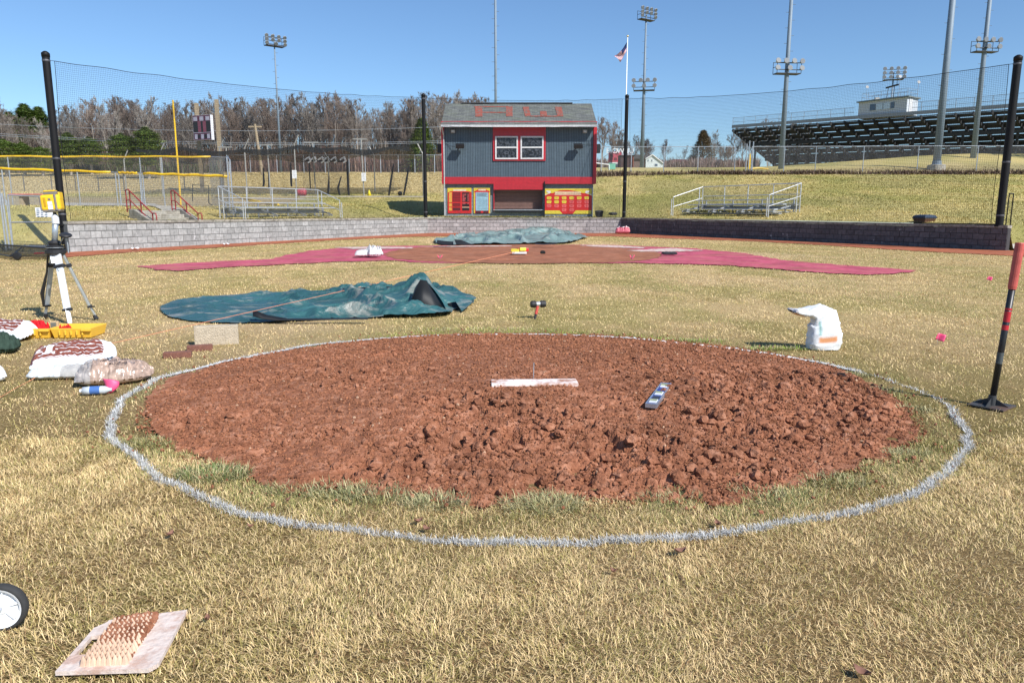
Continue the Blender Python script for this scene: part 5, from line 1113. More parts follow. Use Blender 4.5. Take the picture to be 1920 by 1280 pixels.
T = [bare_tree(1, 12, 1, .40), bare_tree(2, 12, 3, .34, m_twigr), bare_tree(3, 12, 2, .36, m_twigg), bare_tree(4, 12, 1, .46, m_twigr), bare_tree(5, 12, 4, .30, m_twig), bare_tree(6, 12, 1, .34, m_twigg, .9), bare_tree(7, 8, 3, .55, m_twigr, 1.1)]
used = set(); rs = random.Random(12)
def put(k, px, y, topy, label, group, jit=0):
    g = TP(px, y); h = at(px, topy, y).z - g.z; base = 12 if k < 6 else 8; s = h / base * 1.02; s3 = (s * rs.uniform(.85, 1.2), s * rs.uniform(.85, 1.2), s)
    if k not in used: used.add(k); t = T[k]; t.location = g; t.rotation_euler = (0, 0, rs.uniform(0, 6.28)); t.scale = s3; t['label'] = label; t['group'] = group; return t
    return dup(T[k], g, rs.uniform(0, 6.28), s3, label, group)
prof = [(-60, 170), (0, 168), (30, 180), (70, 225), (110, 210), (150, 182), (175, 168), (200, 178), (230, 172), (260, 165), (300, 172), (340, 178), (380, 172), (420, 170), (460, 178), (500, 165), (540, 170), (580, 162), (620, 164), (660, 165), (700, 190), (740, 185), (780, 158), (820, 155), (860, 160), (900, 170), (930, 180)]
tp = lambda px: float(np.interp(px, [a for a, b in prof], [b for a, b in prof]))
_seen = {}
def nice(fmt, kn, sec, i):
    l = fmt % (kn, sec)
    if l in _seen: l = fmt % ('wider ' + kn.split()[-1], sec)
    if l in _seen: l = fmt % ('lean ' + kn.split()[-1], sec)
    _seen[l] = 1; return l
px = -60; i = 0
SEC = ((75, 'far left of frame'), (200, 'behind the low pines'), (330, 'near the foul pole'), (420, 'behind the scoreboard'), (530, 'near the slim mast'), (680, 'behind the batting cage'), (800, 'near the dark spruce'), (2000, 'behind the stand'))
while px < 930:
    sec = next(t for a, t in SEC if px < a); kn = ('single-stemmed', 'forked reddish', 'pale forked', 'broad russet', 'many-stemmed grey', 'slender pale')[i % 6]
    put(i % 6, px + rs.uniform(-6, 6), rs.choice((104, 108, 113)), tp(px) + rs.uniform(-3, 16), nice('%s bare tree at the front of the wood, %s', kn, sec, i), 'bare trees of the front row'); px += rs.uniform(15, 22); i += 1
px = -70
while px < 950:
    sec = next(t for a, t in SEC if px < a); kn = ('single-stemmed', 'forked reddish', 'pale forked', 'broad russet', 'many-stemmed grey', 'slender pale')[i % 6]
    put(i % 6, px + rs.uniform(-6, 6), rs.uniform(118, 132), tp(px) + rs.uniform(0, 24), nice('%s bare tree deep in the wood, %s', kn, sec, i), 'bare trees deeper in the wood'); px += rs.uniform(17, 25); i += 1
for px, y, tpy, k, lab in [(1130, 118, 214, 3, 'large dense bare tree just right of the concession stand roof'), (1150, 125, 222, 1, 'bare tree between the stand and the flagpole'), (1166, 122, 240, 4, 'bare tree directly behind the right middle backstop post'), (1190, 140, 250, 0, 'bare tree beside the base of the two-cluster mast'), (1210, 150, 262, 6, 'low bare tree behind the white gabled house'), (1246, 160, 258, 3, 'rounded bare tree right of the white gabled house'), (1278, 165, 268, 5, 'slight bare tree between two rounded ones'), (1296, 150, 290, 6, 'low reddish scrub tree left of the dark spruce'), (1338, 165, 240, 2, 'pale bare tree just right of the dark spruce'), (1352, 150, 262, 0, 'bare tree left of the grandstand end'), (1372, 160, 232, 5, 'slender pale tree touching the grandstand end'), (1390, 150, 230, 3, 'broad bare tree above the left end of the grandstand'), (1412, 170, 226, 2, 'pale tree top above the grandstand, second from its end'), (1440, 165, 218, 1, 'reddish tree top above the grandstand, left of the mast'), (1468, 175, 219, 5, 'pale tree top right behind the grandstand mast'), (1492, 170, 221, 4, 'grey tree top right of the grandstand mast'), (1510, 170, 224, 1, 'last reddish tree top before open sky above the grandstand'), (1362, 130, 275, 6, 'low bushy tree under the grandstand end'), (1320, 175, 300, 6, 'low scrub tree under the dark spruce')]:
    put(k, px, y, tpy, lab, 'bare trees on the right skyline')
# conifers
m_need = Mcol('conifer_needles', rough=.75, spec=.15, nscale=1.5, nvar=.3)
def conifer(seed, hgt, rad, colr, label, px, y, topy, shape='spruce'):
    rs_ = np.random.RandomState(seed); g = TP(px, y); h = at(px, topy, y).z - g.z; root = thing('spruce' if shape == 'spruce' else 'pine', label, 'conifer', tuple(g), 'conifers before the wood'); n = 7000
    MB().tube([g - Vector((0, 0, .2)), g + Vector((0, 0, h * .96))], [.18, .04], 6).build('trunk', m_bark, root)
    t = rs_.rand(n) ** .8; R0 = rad * (1 - t) ** .8 if shape == 'spruce' else rad * np.sqrt(np.maximum(0, 1 - (2 * t - .9) ** 2)) * (.6 + .4 * np.sin(t * 17 + seed) ** 2)
    R0 = R0 * (.72 + .28 * np.sin(t * hgt * 5) ** 2); az_ = rs_.rand(n) * 6.28; R0 = R0 * (.7 + .45 * vn(az_ * 1.6 + seed, t * 9, 2)); rr_ = R0 * rs_.uniform(.25, 1, n) ** .5
    z = g.z + .25 * h * (shape != 'spruce') + h * (.75 if shape != 'spruce' else .98) * t - rr_ * .22 * (shape == 'spruce')
    x_ = g.x + rr_ * np.cos(az_); y_ = g.y + rr_ * np.sin(az_); c = np.array(colr) * rs_.uniform(.45, 1.6, (n, 1))
    V, F4, C = blades('n', x_, y_, z, rs_.uniform(.35, .8, n) * h / 8, rs_.uniform(.09, .22, n) * h / 8, R(1) * rs_.uniform(60, 125, n), az_ + rs_.normal(0, .5, n), c); 
    npmesh('crown', V, F4, m_need, col=C, parent=root)
CG = (.27, .35, .12)
for s_, px, y, tpy, rad, shp, lab in [(1, 792, 101, 222, 3.6, 'spruce', 'broad dark green spruce just left of the concession stand'), (2, 232, 84, 252, 2.6, 'pine', 'bushy dark pine below the treeline, left of the foul pole'), (3, 279, 84, 240, 2.2, 'pine', 'taller bushy pine beside the yellow foul pole'), (4, 133, 92, 250, 1.8, 'pine', 'narrow olive pine right of the nearest backstop post'), (5, 172, 94, 258, 2.3, 'pine', 'olive pine in the middle of the low pine row'), (6, 12, 88, 262, 2.4, 'pine', 'low green pine at the left edge of the frame'), (7, 46, 90, 268, 1.8, 'pine', 'low pine, second from the left edge'), (8, 80, 90, 276, 2.6, 'pine', 'spreading low pine just left of the nearest backstop post'), (9, 58, 122, 198, 2.2, 'pine', 'tall pine top standing over the wood at far left'), (10, 84, 126, 203, 1.8, 'pine', 'smaller pine top beside the nearest backstop post'), (11, 28, 118, 212, 2.0, 'pine', 'half hidden pine top at far left'), (12, 1316, 150, 244, 4.2, 'spruce', 'dark brownish spruce on the skyline left of the grandstand')]:
    conifer(s_, 10, rad, CG if s_ != 12 else (.34, .27, .16), lab, px, y, tpy, shp)
# undergrowth and depth of the wood
def streaks(name, n, pxa, pxb, ya, yb, L0, L1, w0, w1, cols, tilt=18):
    pxs = RS.uniform(pxa, pxb, n); ys = RS.uniform(ya, yb, n); aa = (pxs - 960) / F / 1.02; xs = aa * ys; zs = terr(xs, ys) - .1
    k = RS.randint(0, len(cols), n); c = np.array(cols)[k] * RS.uniform(.55, 1.45, (n, 1))
    V, F4, C = blades(name, xs, ys, zs, RS.uniform(L0, L1, n) * (.6 + .8 * fbm(pxs * .03, ys * .1, 3, 1)), RS.uniform(w0, w1, n), R(1) * np.abs(RS.normal(0, tilt, n)), RS.rand(n) * 6.28, c, .2)
    o = npmesh(name, V, F4, m_blade, col=C); o['kind'] = 'stuff'
streaks('wood_undergrowth', 26000, -120, 880, 99, 108, .8, 3.0, .03, .12, [(.16, .08, .065), (.22, .14, .10), (.12, .07, .055)], 26)
streaks('wood_depth', 10000, -140, 980, 112, 160, 3, 7.5, .05, .16, [(.18, .155, .13), (.14, .12, .10), (.24, .21, .18)], 17)
streaks('field_edge_brush', 5000, -120, 420, 96, 99, .5, 2.0, .04, .12, [(.12, .09, .07), (.10, .12, .05)], 30)
streaks('skyline_scrub', 9000, 1110, 1420, 128, 165, .6, 2.0, .05, .16, [(.20, .13, .11), (.24, .19, .16)], 24)
# ------------------------------------------------------------------ far buildings on the right skyline
def wbox(x0, x1, y0, y1, z0, z1): return MB().box(((x0 + x1) / 2, (y0 + y1) / 2, (z0 + z1) / 2), (x1 - x0, y1 - y0, z1 - z0))
y = 118; g = TP(1227, y); X = lambda px: at(px, 300, y).x; Z = lambda py: at(1227, py, y).z
h = thing('house', 'white gabled house with dark roof on the right skyline', 'house', (g.x, y, g.z)); zb = g.z - .4
MB().plate([(X(1211), y, zb), (X(1243.5), y, zb), (X(1243.5), y, Z(306)), (X(1223), y, Z(290.5)), (X(1211), y, Z(297.5))], (0, .3, 0)).build('gable_wall', M('house_white', (.62, .68, .68), .6), h)
wbox(X(1187), X(1211), y + .2, y + 5, zb, Z(298)).build('side_wall', M('house_brown', (.16, .11, .09), .8), h)
MB().plate([(X(1185), y - .1, Z(298)), (X(1211.5), y - .1, Z(298)), (X(1223), y - .1, Z(290)), (X(1190), y - .1, Z(290))], (0, 5, 0)).build('roof', M('house_roof', (.07, .065, .065), .8), h)
mb = MB(); mb.beam((X(1210), y - .1, Z(298)), (X(1223), y - .1, Z(290)), .2, .12); mb.beam((X(1223), y - .1, Z(290)), (X(1244.5), y - .1, Z(306.5)), .2, .12); mb.build('verge_board', m_white, h)
for a, b, c, d in ((1214.5, 299.5, 1216, 303), (1221.5, 299.5, 1223, 303), (1228, 307.5, 1233, 311.5)): wbox(X(a), X(b if False else c), y - .05, y, Z(d), Z(b)).build('window', m_blk, h)
y = 112; g = TP(1163, y); Z = lambda py: at(1165, py, y).z; X = lambda px: at(px, 300, y).x
o = thing('field_sign', 'large red scoreboard panel with white letters behind the right middle post', 'sign', (g.x, y, g.z)); wbox(X(1141), X(1165), y, y + .3, Z(304), Z(285)).build('red_panel', M('far_sign_red', (.5, .07, .10), .5), o); wbox(X(1143), X(1158), y + .02, y + .28, Z(313.5), Z(304.3)).build('white_panel', m_white, o); wbox(X(1165.3), X(1185), y, y + .3, Z(294), Z(286)).build('grey_panel', M('far_sign_grey', (.35, .37, .42), .5), o)
def text(name, body, size, mat, mw, parent, ext=.01):
    cu = bpy.data.curves.new(name, 'FONT'); cu.body = body; cu.size = size; cu.extrude = ext; cu.align_x = 'CENTER'; cu.align_y = 'CENTER'; ob = bpy.data.objects.new(name, cu); sc.collection.objects.link(ob)
    dg = bpy.context.evaluated_depsgraph_get(); me = bpy.data.meshes.new_from_object(ob.evaluated_get(dg)); bpy.data.objects.remove(ob); bpy.data.curves.remove(cu); me.transform(mw); me.transform(Matrix.Translation(-ORG[parent])); me.materials.clear(); me.materials.append(mat)
    t = bpy.data.objects.new(name, me); sc.collection.objects.link(t); t.parent = parent; ORG[t] = ORG[parent]; return t
for bd, px in (('BIO', 1147), ('W', 1163), ('NU', 1178)): text('lettering', bd, 1.05, m_white, Matrix.Translation((X(px), y - .03, Z(283.4))) @ Matrix.Rotation(R(90), 4, 'X'), o, .04)
mb = MB()
for a, b in ((1144, 290), (1155, 287.5), (1144, 298), (1152, 298), (1145, 293)): mb.box((X(a + 2), y - .02, Z(b)), (.45, .04, .35))
mb.build('digit_panel', M('digit_dark', (.18, .03, .04), .5), o)
o = thing('shed', 'dark brown shed with orange side below the red sign', 'shed', (X(1165), y - 3, g.z)); wbox(X(1157), X(1175), y - 3, y - 1, g.z - .3, Z(295)).build('front_wall', M('shed_dark', (.045, .018, .018), .8), o); wbox(X(1175.3), X(1183), y - 2.6, y - 1, g.z - .3, Z(295.5)).build('side_wall', M('shed_orange', (.30, .085, .05), .8), o); wbox(X(1156), X(1184), y - 3.2, y - .8, Z(295) + .01, Z(293.6)).build('roof', M('shed_roof', (.07, .05, .05), .8), o)
o = thing('far_house', 'low maroon-roofed house half hidden in scrub on the skyline', 'house', tuple(TP(1270, 150))); y = 150; X = lambda px: at(px, 300, y).x; Z = lambda py: at(1270, py, y).z
wbox(X(1257), X(1292), y, y + 5, TP(1270, 150).z - .5, Z(305)).build('wall', M('far_wall', (.18, .10, .10), .8), o); MB().plate([(X(1255), y - .2, Z(305)), (X(1294), y - .2, Z(305)), (X(1284), y - .2, Z(299)), (X(1263), y - .2, Z(299))], (0, 6, 0)).build('roof', M('far_roof', (.17, .06, .07), .8), o); wbox(X(1256), X(1260), y - .4, y - .25, TP(1270, 150).z - .3, Z(300)).build('chimney', M('far_chimney', (.10, .04, .03), .8), o)
q = [TP(1112, 82) + Vector((0, 0, .75)), TP(1142, 82) + Vector((0, 0, .55))]; o = thing('barrier_rail', 'white horizontal barrier rail right of the stand on the crest', 'rail', tuple(q[0] - Vector((0, 0, .7)))); MB().tube(q, .06, 8).build('rail', m_white, o)
for p in q: MB().tube([p - Vector((0, 0, .8)), p], .05, 6).build('leg', m_white, o)
p = TP(1147, 84); o = thing('utility_box', 'small mint green utility box below the red sign', 'box', tuple(p)); MB().box(p + Vector((0, 0, .3)), (.75, .5, .6)).build('cabinet', M('mint', (.16, .45, .33), .5), o, bevel=.03); MB().box(p + Vector((0, 0, .63)), (.8, .55, .05)).build('lid', M('mint', (.16, .45, .33)), o)
# ------------------------------------------------------------------ things on and around the mound
def pillow(name, c, L, W, Hh, rz, mat, colf, label=None, cat=None, group=None, parent=None, n=60, wr=.02, seed=0, bend=0.0, lift=0.0, slope=0.0, eu=4.5):
    """a filled sack lying down: u along its length, v across; colour from colf(u, v, top)"""
    c = Vector(c); m = n // 2; V = []; C = []
    us = np.linspace(-1, 1, n + 1); vs = np.linspace(-1, 1, m + 1); U, Vv = np.meshgrid(us, vs)
    rnd = (1 - np.abs(U) ** np.where(U > 0, eu, 4.5)) ** .5 * (1 - np.abs(Vv) ** 3.6) ** .5
    nz = (fbm(U * 3 + seed, Vv * 2.2, 4, seed) - .5); fine = (fbm(U * 9 + seed * 3, Vv * 3.5, 3, seed + 1) - .5); creas = np.abs(fbm(U * 5, Vv * 2.5 + seed, 3, seed + 2) - .5)
    x = U * L / 2 * (1 - .04 * np.abs(Vv) ** 3) ; y = Vv * W / 2 * (1 - .10 * np.abs(U) ** 5) * np.where(U > 0, 1 - (.55 if eu < 4 else 0) * np.abs(U) ** 2.5, 1) + nz * .03
    edgefold = (np.abs(U) > .8) * np.sin(Vv * 22 + seed) * .010
    y = y + bend * (x / L) ** 2 * 2; out = []
    for top in (1, 0):
        z = (rnd * Hh * (1 + 0.35 * nz) + fine * wr * (.3 + rnd) - np.maximum(0, .10 - creas) * wr * 5 * rnd + edgefold + Hh * .42) if top else (Hh * .42 - rnd * Hh * .42)
        z = np.maximum(z, .003) + lift + slope * (Vv + .6) * (.3 + .7 * rnd) * (Vv > -.6)
        ca, sa = math.cos(rz), math.sin(rz); X_, Y_ = c.x + x * ca - y * sa, c.y + x * sa + y * ca
        out.append((np.stack([X_, Y_, z + c.z], -1).reshape(-1, 3), np.array([colf(a, b, top) for a, b in zip(U.ravel(), Vv.ravel())])))
    N = (n + 1) * (m + 1); idx = np.arange(N).reshape(m + 1, n + 1); q = np.stack([idx[:-1, :-1], idx[:-1, 1:], idx[1:, 1:], idx[1:, :-1]], -1).reshape(-1, 4)
    per = np.concatenate([idx[0, :-1], idx[:-1, -1], idx[-1, :0:-1], idx[:0:-1, 0]]); side = np.array([[per[i] + N, per[(i + 1) % len(per)] + N, per[(i + 1) % len(per)], per[i]] for i in range(len(per))])
    V = np.concatenate([out[0][0], out[1][0]]); C = np.concatenate([out[0][1], out[1][1]]); Fq = np.concatenate([q, q[:, ::-1] + N, side])
    o = npmesh(name, V, Fq, mat, col=C, smooth=True, origin=None if parent else (c.x, c.y, c.z), parent=parent)
    if label: tag(o, label, cat, group)
    return o
m_sack = Mcol('woven_sack', rough=.5, spec=.4, nscale=25, nvar=.07, bump=.25, bscale=90); m_film = Mcol('clear_film', rough=.18, spec=.7, nscale=22, nvar=.35, bump=.5, bscale=35)
WHT = (.76, .77, .78); BRN = (.20, .06, .04)
def sackcol(u, v, top):
    if not top or abs(v) > .86 or u > .80: return WHT if v > -.5 else (.60, .66, .70)
    if u < -.92: return (.12, .05, .05)
    if -.74 < u < -.44 and -.2 < v < .5: return WHT if (abs(v - .15) > .22 or -.66 < u < -.52) else BRN
    if -.5 < v < .82 and u < .72 - .35 * max(0, v) ** 2: return WHT if (v * 4.2 + .05) % 1 < .17 else BRN
    return WHT
# stack of sacks at left
base = G(118, 712); cstk = Vector((base.x - .06, base.y + .20, 0))
low = pillow('clay_sack', (cstk.x + .01, cstk.y - .05, 0), .52, .36, .08, R(6), m_sack, lambda u, v, t: (.62, .66, .68) if u < .1 else (.42, .41, .39), 'flattened grey-white sack at the bottom of the small sack pile', 'sack', 'sacks by the mound', seed=4)
top_ = pillow('clay_sack', (cstk.x + .0, cstk.y + .10, .07), .64, .38, .062, R(22), m_sack, sackcol, 'plump white sack with brown striped print lying on top of the sack pile', 'sack', 'sacks by the mound', n=110, seed=1, bend=-.05, slope=.095)
cb = G(205, 722); 
def chips(u, v, t):
    k = vn(np.array([u * 14.0 + 40]), np.array([v * 9.0 + 40]), 3)[0]; k2 = vn(np.array([u * 31.0 + 40]), np.array([v * 19.0 + 40]), 5)[0]; k = .5 * k + .5 * k2; return tuple(a * (.72 + .7 * k) for a in (.38, .275, .215))
film = pillow('block_bag', (cb.x - .01, cb.y + .14, 0), .56, .40, .13, R(16), m_film, lambda u, v, t: chips(u, v, t) if u > -.55 else (.34, .31, .29), 'clear plastic bag of brown clay chips leaning on the sack pile', 'bag', 'sacks by the mound', n=100, seed=2, wr=.05, eu=1.9)
fold = pillow('bag_flap', (cb.x - .13, cb.y + .19, .125), .26, .24, .035, R(30), m_film, lambda u, v, t: (.03, .04, .05) if (-.1 < u < .55 and -.1 < v < .5) else (.55, .56, .58), parent=film, n=40, seed=5, wr=.03)
def flat_text(body, size, loc, rz, tilt, mat, parent):
    return text('lettering', body, size, mat, Matrix.Translation(loc) @ Matrix.Rotation(rz, 4, 'Z') @ Matrix.Rotation(tilt, 4, 'X'), parent, .0006)
flat_text('MOUNDMASTER', .036, Vector((cb.x + .055, cb.y + .075, .196)), R(20), R(22), m_sblk, film); flat_text('BLOCKS', .036, Vector((cb.x + .075, cb.y + .025, .178)), R(20), R(22), m_sblk, film)
g = G(8, 642); pillow('clay_sack', (g.x - .16, g.y + .16, 0), .70, .40, .09, R(-6), m_sack, sackcol, 'white and brown printed sack cut by the left edge of the frame', 'sack', 'sacks by the mound', n=90, seed=6, slope=.08)
g = G(0, 664); pillow('green_cloth', (g.x - .08, g.y + .08, 0), .38, .30, .13, R(20), Mcol('canvas', rough=.85, spec=.15, nscale=30), lambda u, v, t: (.035, .06, .045), 'dark green folded canvas at the left edge behind the sack pile', 'cloth', wr=.09, seed=3, n=60)
g = G(-22, 722); pillow('clay_sack', (g.x - .1, g.y + .1, 0), .26, .26, .10, R(-30), m_sack, lambda u, v, t: WHT, 'corner of a small white sack low at the left edge', 'sack', 'sacks by the mound', seed=7)
# bottle
g = G(180, 741); q = Matrix.Rotation(R(12), 3, 'Z') @ Matrix.Rotation(R(90), 3, 'Y'); bt = thing('water_bottle', 'small clear water bottle with blue label lying in front of the sack pile', 'bottle', tuple(g)); c = g + Vector((.0, .02, .036))
MB().lathe([(.0, -.10), (.030, -.098), (.032, -.05), (.029, -.01), (.032, .03), (.030, .06), (.013, .092), (.012, .105)], c, 18, rot=q).build('body', M('pet_plastic', (.55, .60, .64), .12, spec=.8), bt, smooth=True)
mb = MB(); mb.lathe([(.0328, -.045), (.0328, .025)], c, 18, rot=q); mb.f = mb.f[:18]; mb.m = mb.m[:18]; mb.build('label_band', M('bottle_blue', (.07, .16, .42), .35), bt, smooth=True)
MB().lathe([(.0145, -.12), (.0145, -.103), (0, -.102)], c, 14, rot=q).build('cap', m_white, bt)
# pink plastic piece against the bag
m_fpink = M('flag_pink', (.85, .09, .22), .45, var=.05); g = G(203, 738); mb = MB()
mb.grid(lambda u, v: (g.x + (u - .5) * .12 * (.35 + 1.3 * v * (1 - .45 * v)) + .012 * math.sin(3 * v), g.y - .01 + .03 * v + .03 * (2 * u - 1) ** 2, .005 + .105 * v * (1 - .22 * (2 * u - 1 if u > .5 else 0) ** 2)), 10, 8)
o = mb.build('pink_scoop', m_fpink, origin=g, smooth=True); so_ = o.modifiers.new('t', 'SOLIDIFY'); so_.thickness = .003; tag(o, 'bright pink plastic piece propped against the clear bag', 'marker')
# yellow tray case
g = G(97, 636); tr = thing('tool_tray', 'open yellow moulded tray case with red cloth at the tripod feet', 'case', tuple(g)); rz = R(4); q = Matrix.Rotation(rz, 3, 'Z'); c0 = Vector((g.x - .04, g.y + .21, 0)); m_yel = M('case_yellow', (.80, .48, .05), .45, var=.06)
def L_(x, y, z): return c0 + q @ Vector((x, y, z))
def tray(x0, x1, parent_name):
    mb = MB(); z1, y0, y1_, s = .115, -.19, .19, .022
    out = [(x0, y0), (x1, y0), (x1, y1_), (x0, y1_)]; cx_, cy_ = (x0 + x1) / 2, 0
    rim = [L_(a, b, z1) for a, b in out]; bot = [L_(cx_ + (a - cx_) * .9, b * .86, .004) for a, b in out]; rin = [L_(cx_ + (a - cx_) * .93, b * .90, z1) for a, b in out]; flo = [L_(cx_ + (a - cx_) * .84, b * .78, .02) for a, b in out]
    fs = []
    for i in range(4): j = (i + 1) % 4; fs += [(4 + i, 4 + j, j, i), (i, j, 8 + j, 8 + i), (8 + i, 8 + j, 12 + j, 12 + i)]
    fs += [(12, 13, 14, 15), (7, 6, 5, 4)]; mb.add(rim + bot + rin + flo, fs); o = mb.build(parent_name, m_yel, tr, bevel=.006)
    mb = MB()
    for i in range(5): x = x0 + (x1 - x0) * (.22 + i * .14); MB().box(L_(x, y0 + .004, .065), (.014, .02, .05), rot=q).build('moulded_rib', m_yel, o, bevel=.003)
    mb.box(L_(x1 - .05, y0 - .006, .10), (.10, .03, .03), rot=q); mb.build('latch', m_yel, o, bevel=.003); return o
tray(-.44, -.005, 'tray_half'); tray(.005, .44, 'tray_half')
c = L_(-.24, .02, .05); pillow('red_cloth', c, .24, .17, .075, R(-25), Mcol('felt', rough=.8, spec=.2, nscale=40), lambda u, v, t: (.55, .012, .02), 'crumpled bright red cloth in the left half of the yellow tray', 'cloth', seed=2, wr=.10, n=50)
c = L_(.06, -.01, .05); pillow('red_cloth', c, .16, .12, .04, R(10), Mcol('felt'), lambda u, v, t: (.50, .02, .02), 'small red cloth scrap in the right half of the yellow tray', 'cloth', seed=5, wr=.10, n=40)
c = L_(-.04, .0, .10); dv = thing('laser_receiver', 'small beige laser receiver with grey screen standing in the yellow tray', 'device', tuple(L_(-.04, 0, .02))); MB().box(c, (.09, .04, .14), rot=q).build('body', M('device_tan', (.50, .36, .20), .5), dv, bevel=.008); MB().box(c + q @ Vector((0, -.023, .03)), (.055, .006, .055), rot=q).build('screen', M('device_screen', (.16, .17, .15), .25), dv)

# tripod with rotating laser
M_, Lf, Rf = G(131, 607), G(85, 596), G(181, 599); hub = at(104, 470, 9.35); tp_ = thing('survey_tripod', 'aluminium survey tripod with wide white front leg and crank column', 'tripod', (hub.x, hub.y, 0)); m_aw = M('alu_white', (.80, .81, .82), .35, .2, var=.04); m_ag = M('alu_blue_grey', (.46, .52, .58), .35, .45); m_bk = M('tripod_black', (.02, .02, .022), .5)
for foot, m_, w_, nm in ((M_, m_aw, .085, 'leg'), (Lf, m_ag, .055, 'leg'), (Rf, M('alu_dull', (.40, .41, .38), .4, .4), .05, 'leg')):
    top = hub + (Vector((foot.x, foot.y, hub.z)) - hub).normalized() * .07 - Vector((0, 0, .02)); f = Vector(foot); k1 = top.lerp(f, .80)
    lg = MB().beam(top, k1, w_, .030).build(nm, m_, tp_, bevel=.006)
    MB().beam(top.lerp(f, .74), f + Vector((0, 0, .03)), w_ * .6, .022).build('lower_section', m_, lg, bevel=.004)
    MB().beam(top.lerp(f, .785), top.lerp(f, .815), w_ * 1.35, .05).build('leg_clamp', m_bk, lg, bevel=.005); kx = top.lerp(f, .80); MB().tube([kx, kx + Vector((.075, -.03, .0))], .010, 8).build('clamp_lever', m_bk, lg)
    MB().tube([top.lerp(f, .93), f + Vector((0, 0, .01)), f - Vector((0, 0, .03))], [.022, .03, .006], 8).build('spike_shoe', m_bk if foot is not M_ else m_aw, lg)
    MB().beam(top.lerp(f, .17), top.lerp(f, .215), w_ * 1.5, .055).build('upper_clamp', m_bk, lg, bevel=.006)
MB().beam(hub.lerp(M_, .06) + Vector((0, -.03, 0)), hub.lerp(M_, .17) + Vector((0, -.035, 0)), .105, .02).build('front_plate', m_aw, tp_, bevel=.004); MB().beam(hub.lerp(M_, .20) + Vector((.01, -.04, 0)), hub.lerp(M_, .27) + Vector((.03, -.045, 0)), .03, .02).build('front_lever', m_ag, tp_, bevel=.004)
MB().lathe([(.095, -.05), (.12, -.03), (.12, .01), (.085, .02), (.07, .035), (.10, .045), (.10, .06), (.065, .07), (.075, .10), (.055, .125), (.035, .13)], hub, 20).build('head', m_bk, tp_, smooth=False)
MB().lathe([(.102, .036), (.102, .043)], hub, 20).build('head_ring', m_steel, tp_)
lz = at(100, 398, 9.35).z; col_x = at(104, 430, 9.35).x; cx2 = at(103, 404, 9.35).x
MB().tube([(hub.x, hub.y, hub.z + .1), (cx2, hub.y, lz - .10)], .034, 16).build('column', m_ag, tp_, smooth=True); MB().tube([(cx2, hub.y, lz - .14), (cx2, hub.y, lz - .07), (cx2, hub.y, lz - .03)], [.042, .042, .028], 14).build('column_collar', m_aw, tp_)
MB().tube([(cx2, hub.y, lz - .05), (cx2, hub.y, lz)], .02, 10).build('thread_knob', m_bk, tp_)
kc = at(123, 441, 9.3); MB().lathe([(0, -.018), (.06, -.016), (.074, 0), (.06, .016), (0, .018)], kc, 20, rot=Matrix.Rotation(R(12), 3, 'Y') @ Matrix.Rotation(R(14), 3, 'X')).build('crank_wheel', m_bk, tp_, smooth=True)
mb = MB(); mb.tube([kc, kc + Vector((.003, .02, -.12)), kc + Vector((-.005, .03, -.22))], .008, 6); mb.tube([kc + Vector((-.02, 0, -.015)), hub + Vector((.05, 0, .07))], .007, 6); mb.build('crank_rod', m_ag, tp_)
mb = MB(); tl = hub.lerp(Lf, .2); mb.tube([hub + Vector((-.10, 0, -.05)), hub.lerp(Lf, .3) + Vector((-.05, -.03, 0)), hub.lerp(Lf, .62) + Vector((-.07, -.03, 0)), hub.lerp(Lf, .82) + Vector((-.03, -.02, 0))], [.012, .012, .024, .012], 6); mb.build('carry_strap', m_bk, tp_)
# laser body
lc = Vector((at(98, 383, 9.35).x, hub.y, lz + .135)); ls = thing('laser_level', 'yellow and grey rotating laser level on top of the survey tripod', 'laser level', (lc.x, lc.y, lz)); rot = Matrix.Rotation(R(-4), 3, 'Y') @ Matrix.Rotation(R(14), 3, 'Z'); m_ly = M('laser_yellow', (.85, .52, .02), .35, var=.05); m_lg = M('laser_grey', (.19, .175, .16), .5)
sc2 = lambda p: lc + rot @ Vector(p)
def rbox(name, cc, d, mat, bv): return MB().box(sc2(cc), d, rot=rot).build(name, mat, ls, bevel=bv, segs=4)
rbox('shell', (0, 0, -.02), (.225, .17, .20), m_ly, .035); rbox('grey_band', (.062, -.003, -.02), (.03, .182, .205), m_lg, .02); rbox('grey_side', (-.108, -.003, -.02), (.022, .15, .17), m_lg, .01); rbox('lower_bumper', (0, 0, -.115), (.20, .16, .03), m_lg, .012)
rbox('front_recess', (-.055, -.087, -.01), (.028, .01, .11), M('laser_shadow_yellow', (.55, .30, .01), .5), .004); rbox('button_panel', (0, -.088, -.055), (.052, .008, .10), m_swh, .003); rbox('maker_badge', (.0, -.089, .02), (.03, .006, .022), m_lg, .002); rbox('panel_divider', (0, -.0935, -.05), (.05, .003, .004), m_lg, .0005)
rbox('rotor_housing', (.01, 0, .095), (.15, .12, .035), m_lg, .008); rbox('rotor_window', (.01, 0, .10), (.10, .10, .022), m_glass, .004); rbox('top_cap', (.0, 0, .122), (.125, .115, .018), m_ly, .008); rbox('carry_grip', (.105, 0, .06), (.02, .13, .09), m_ly, .008)

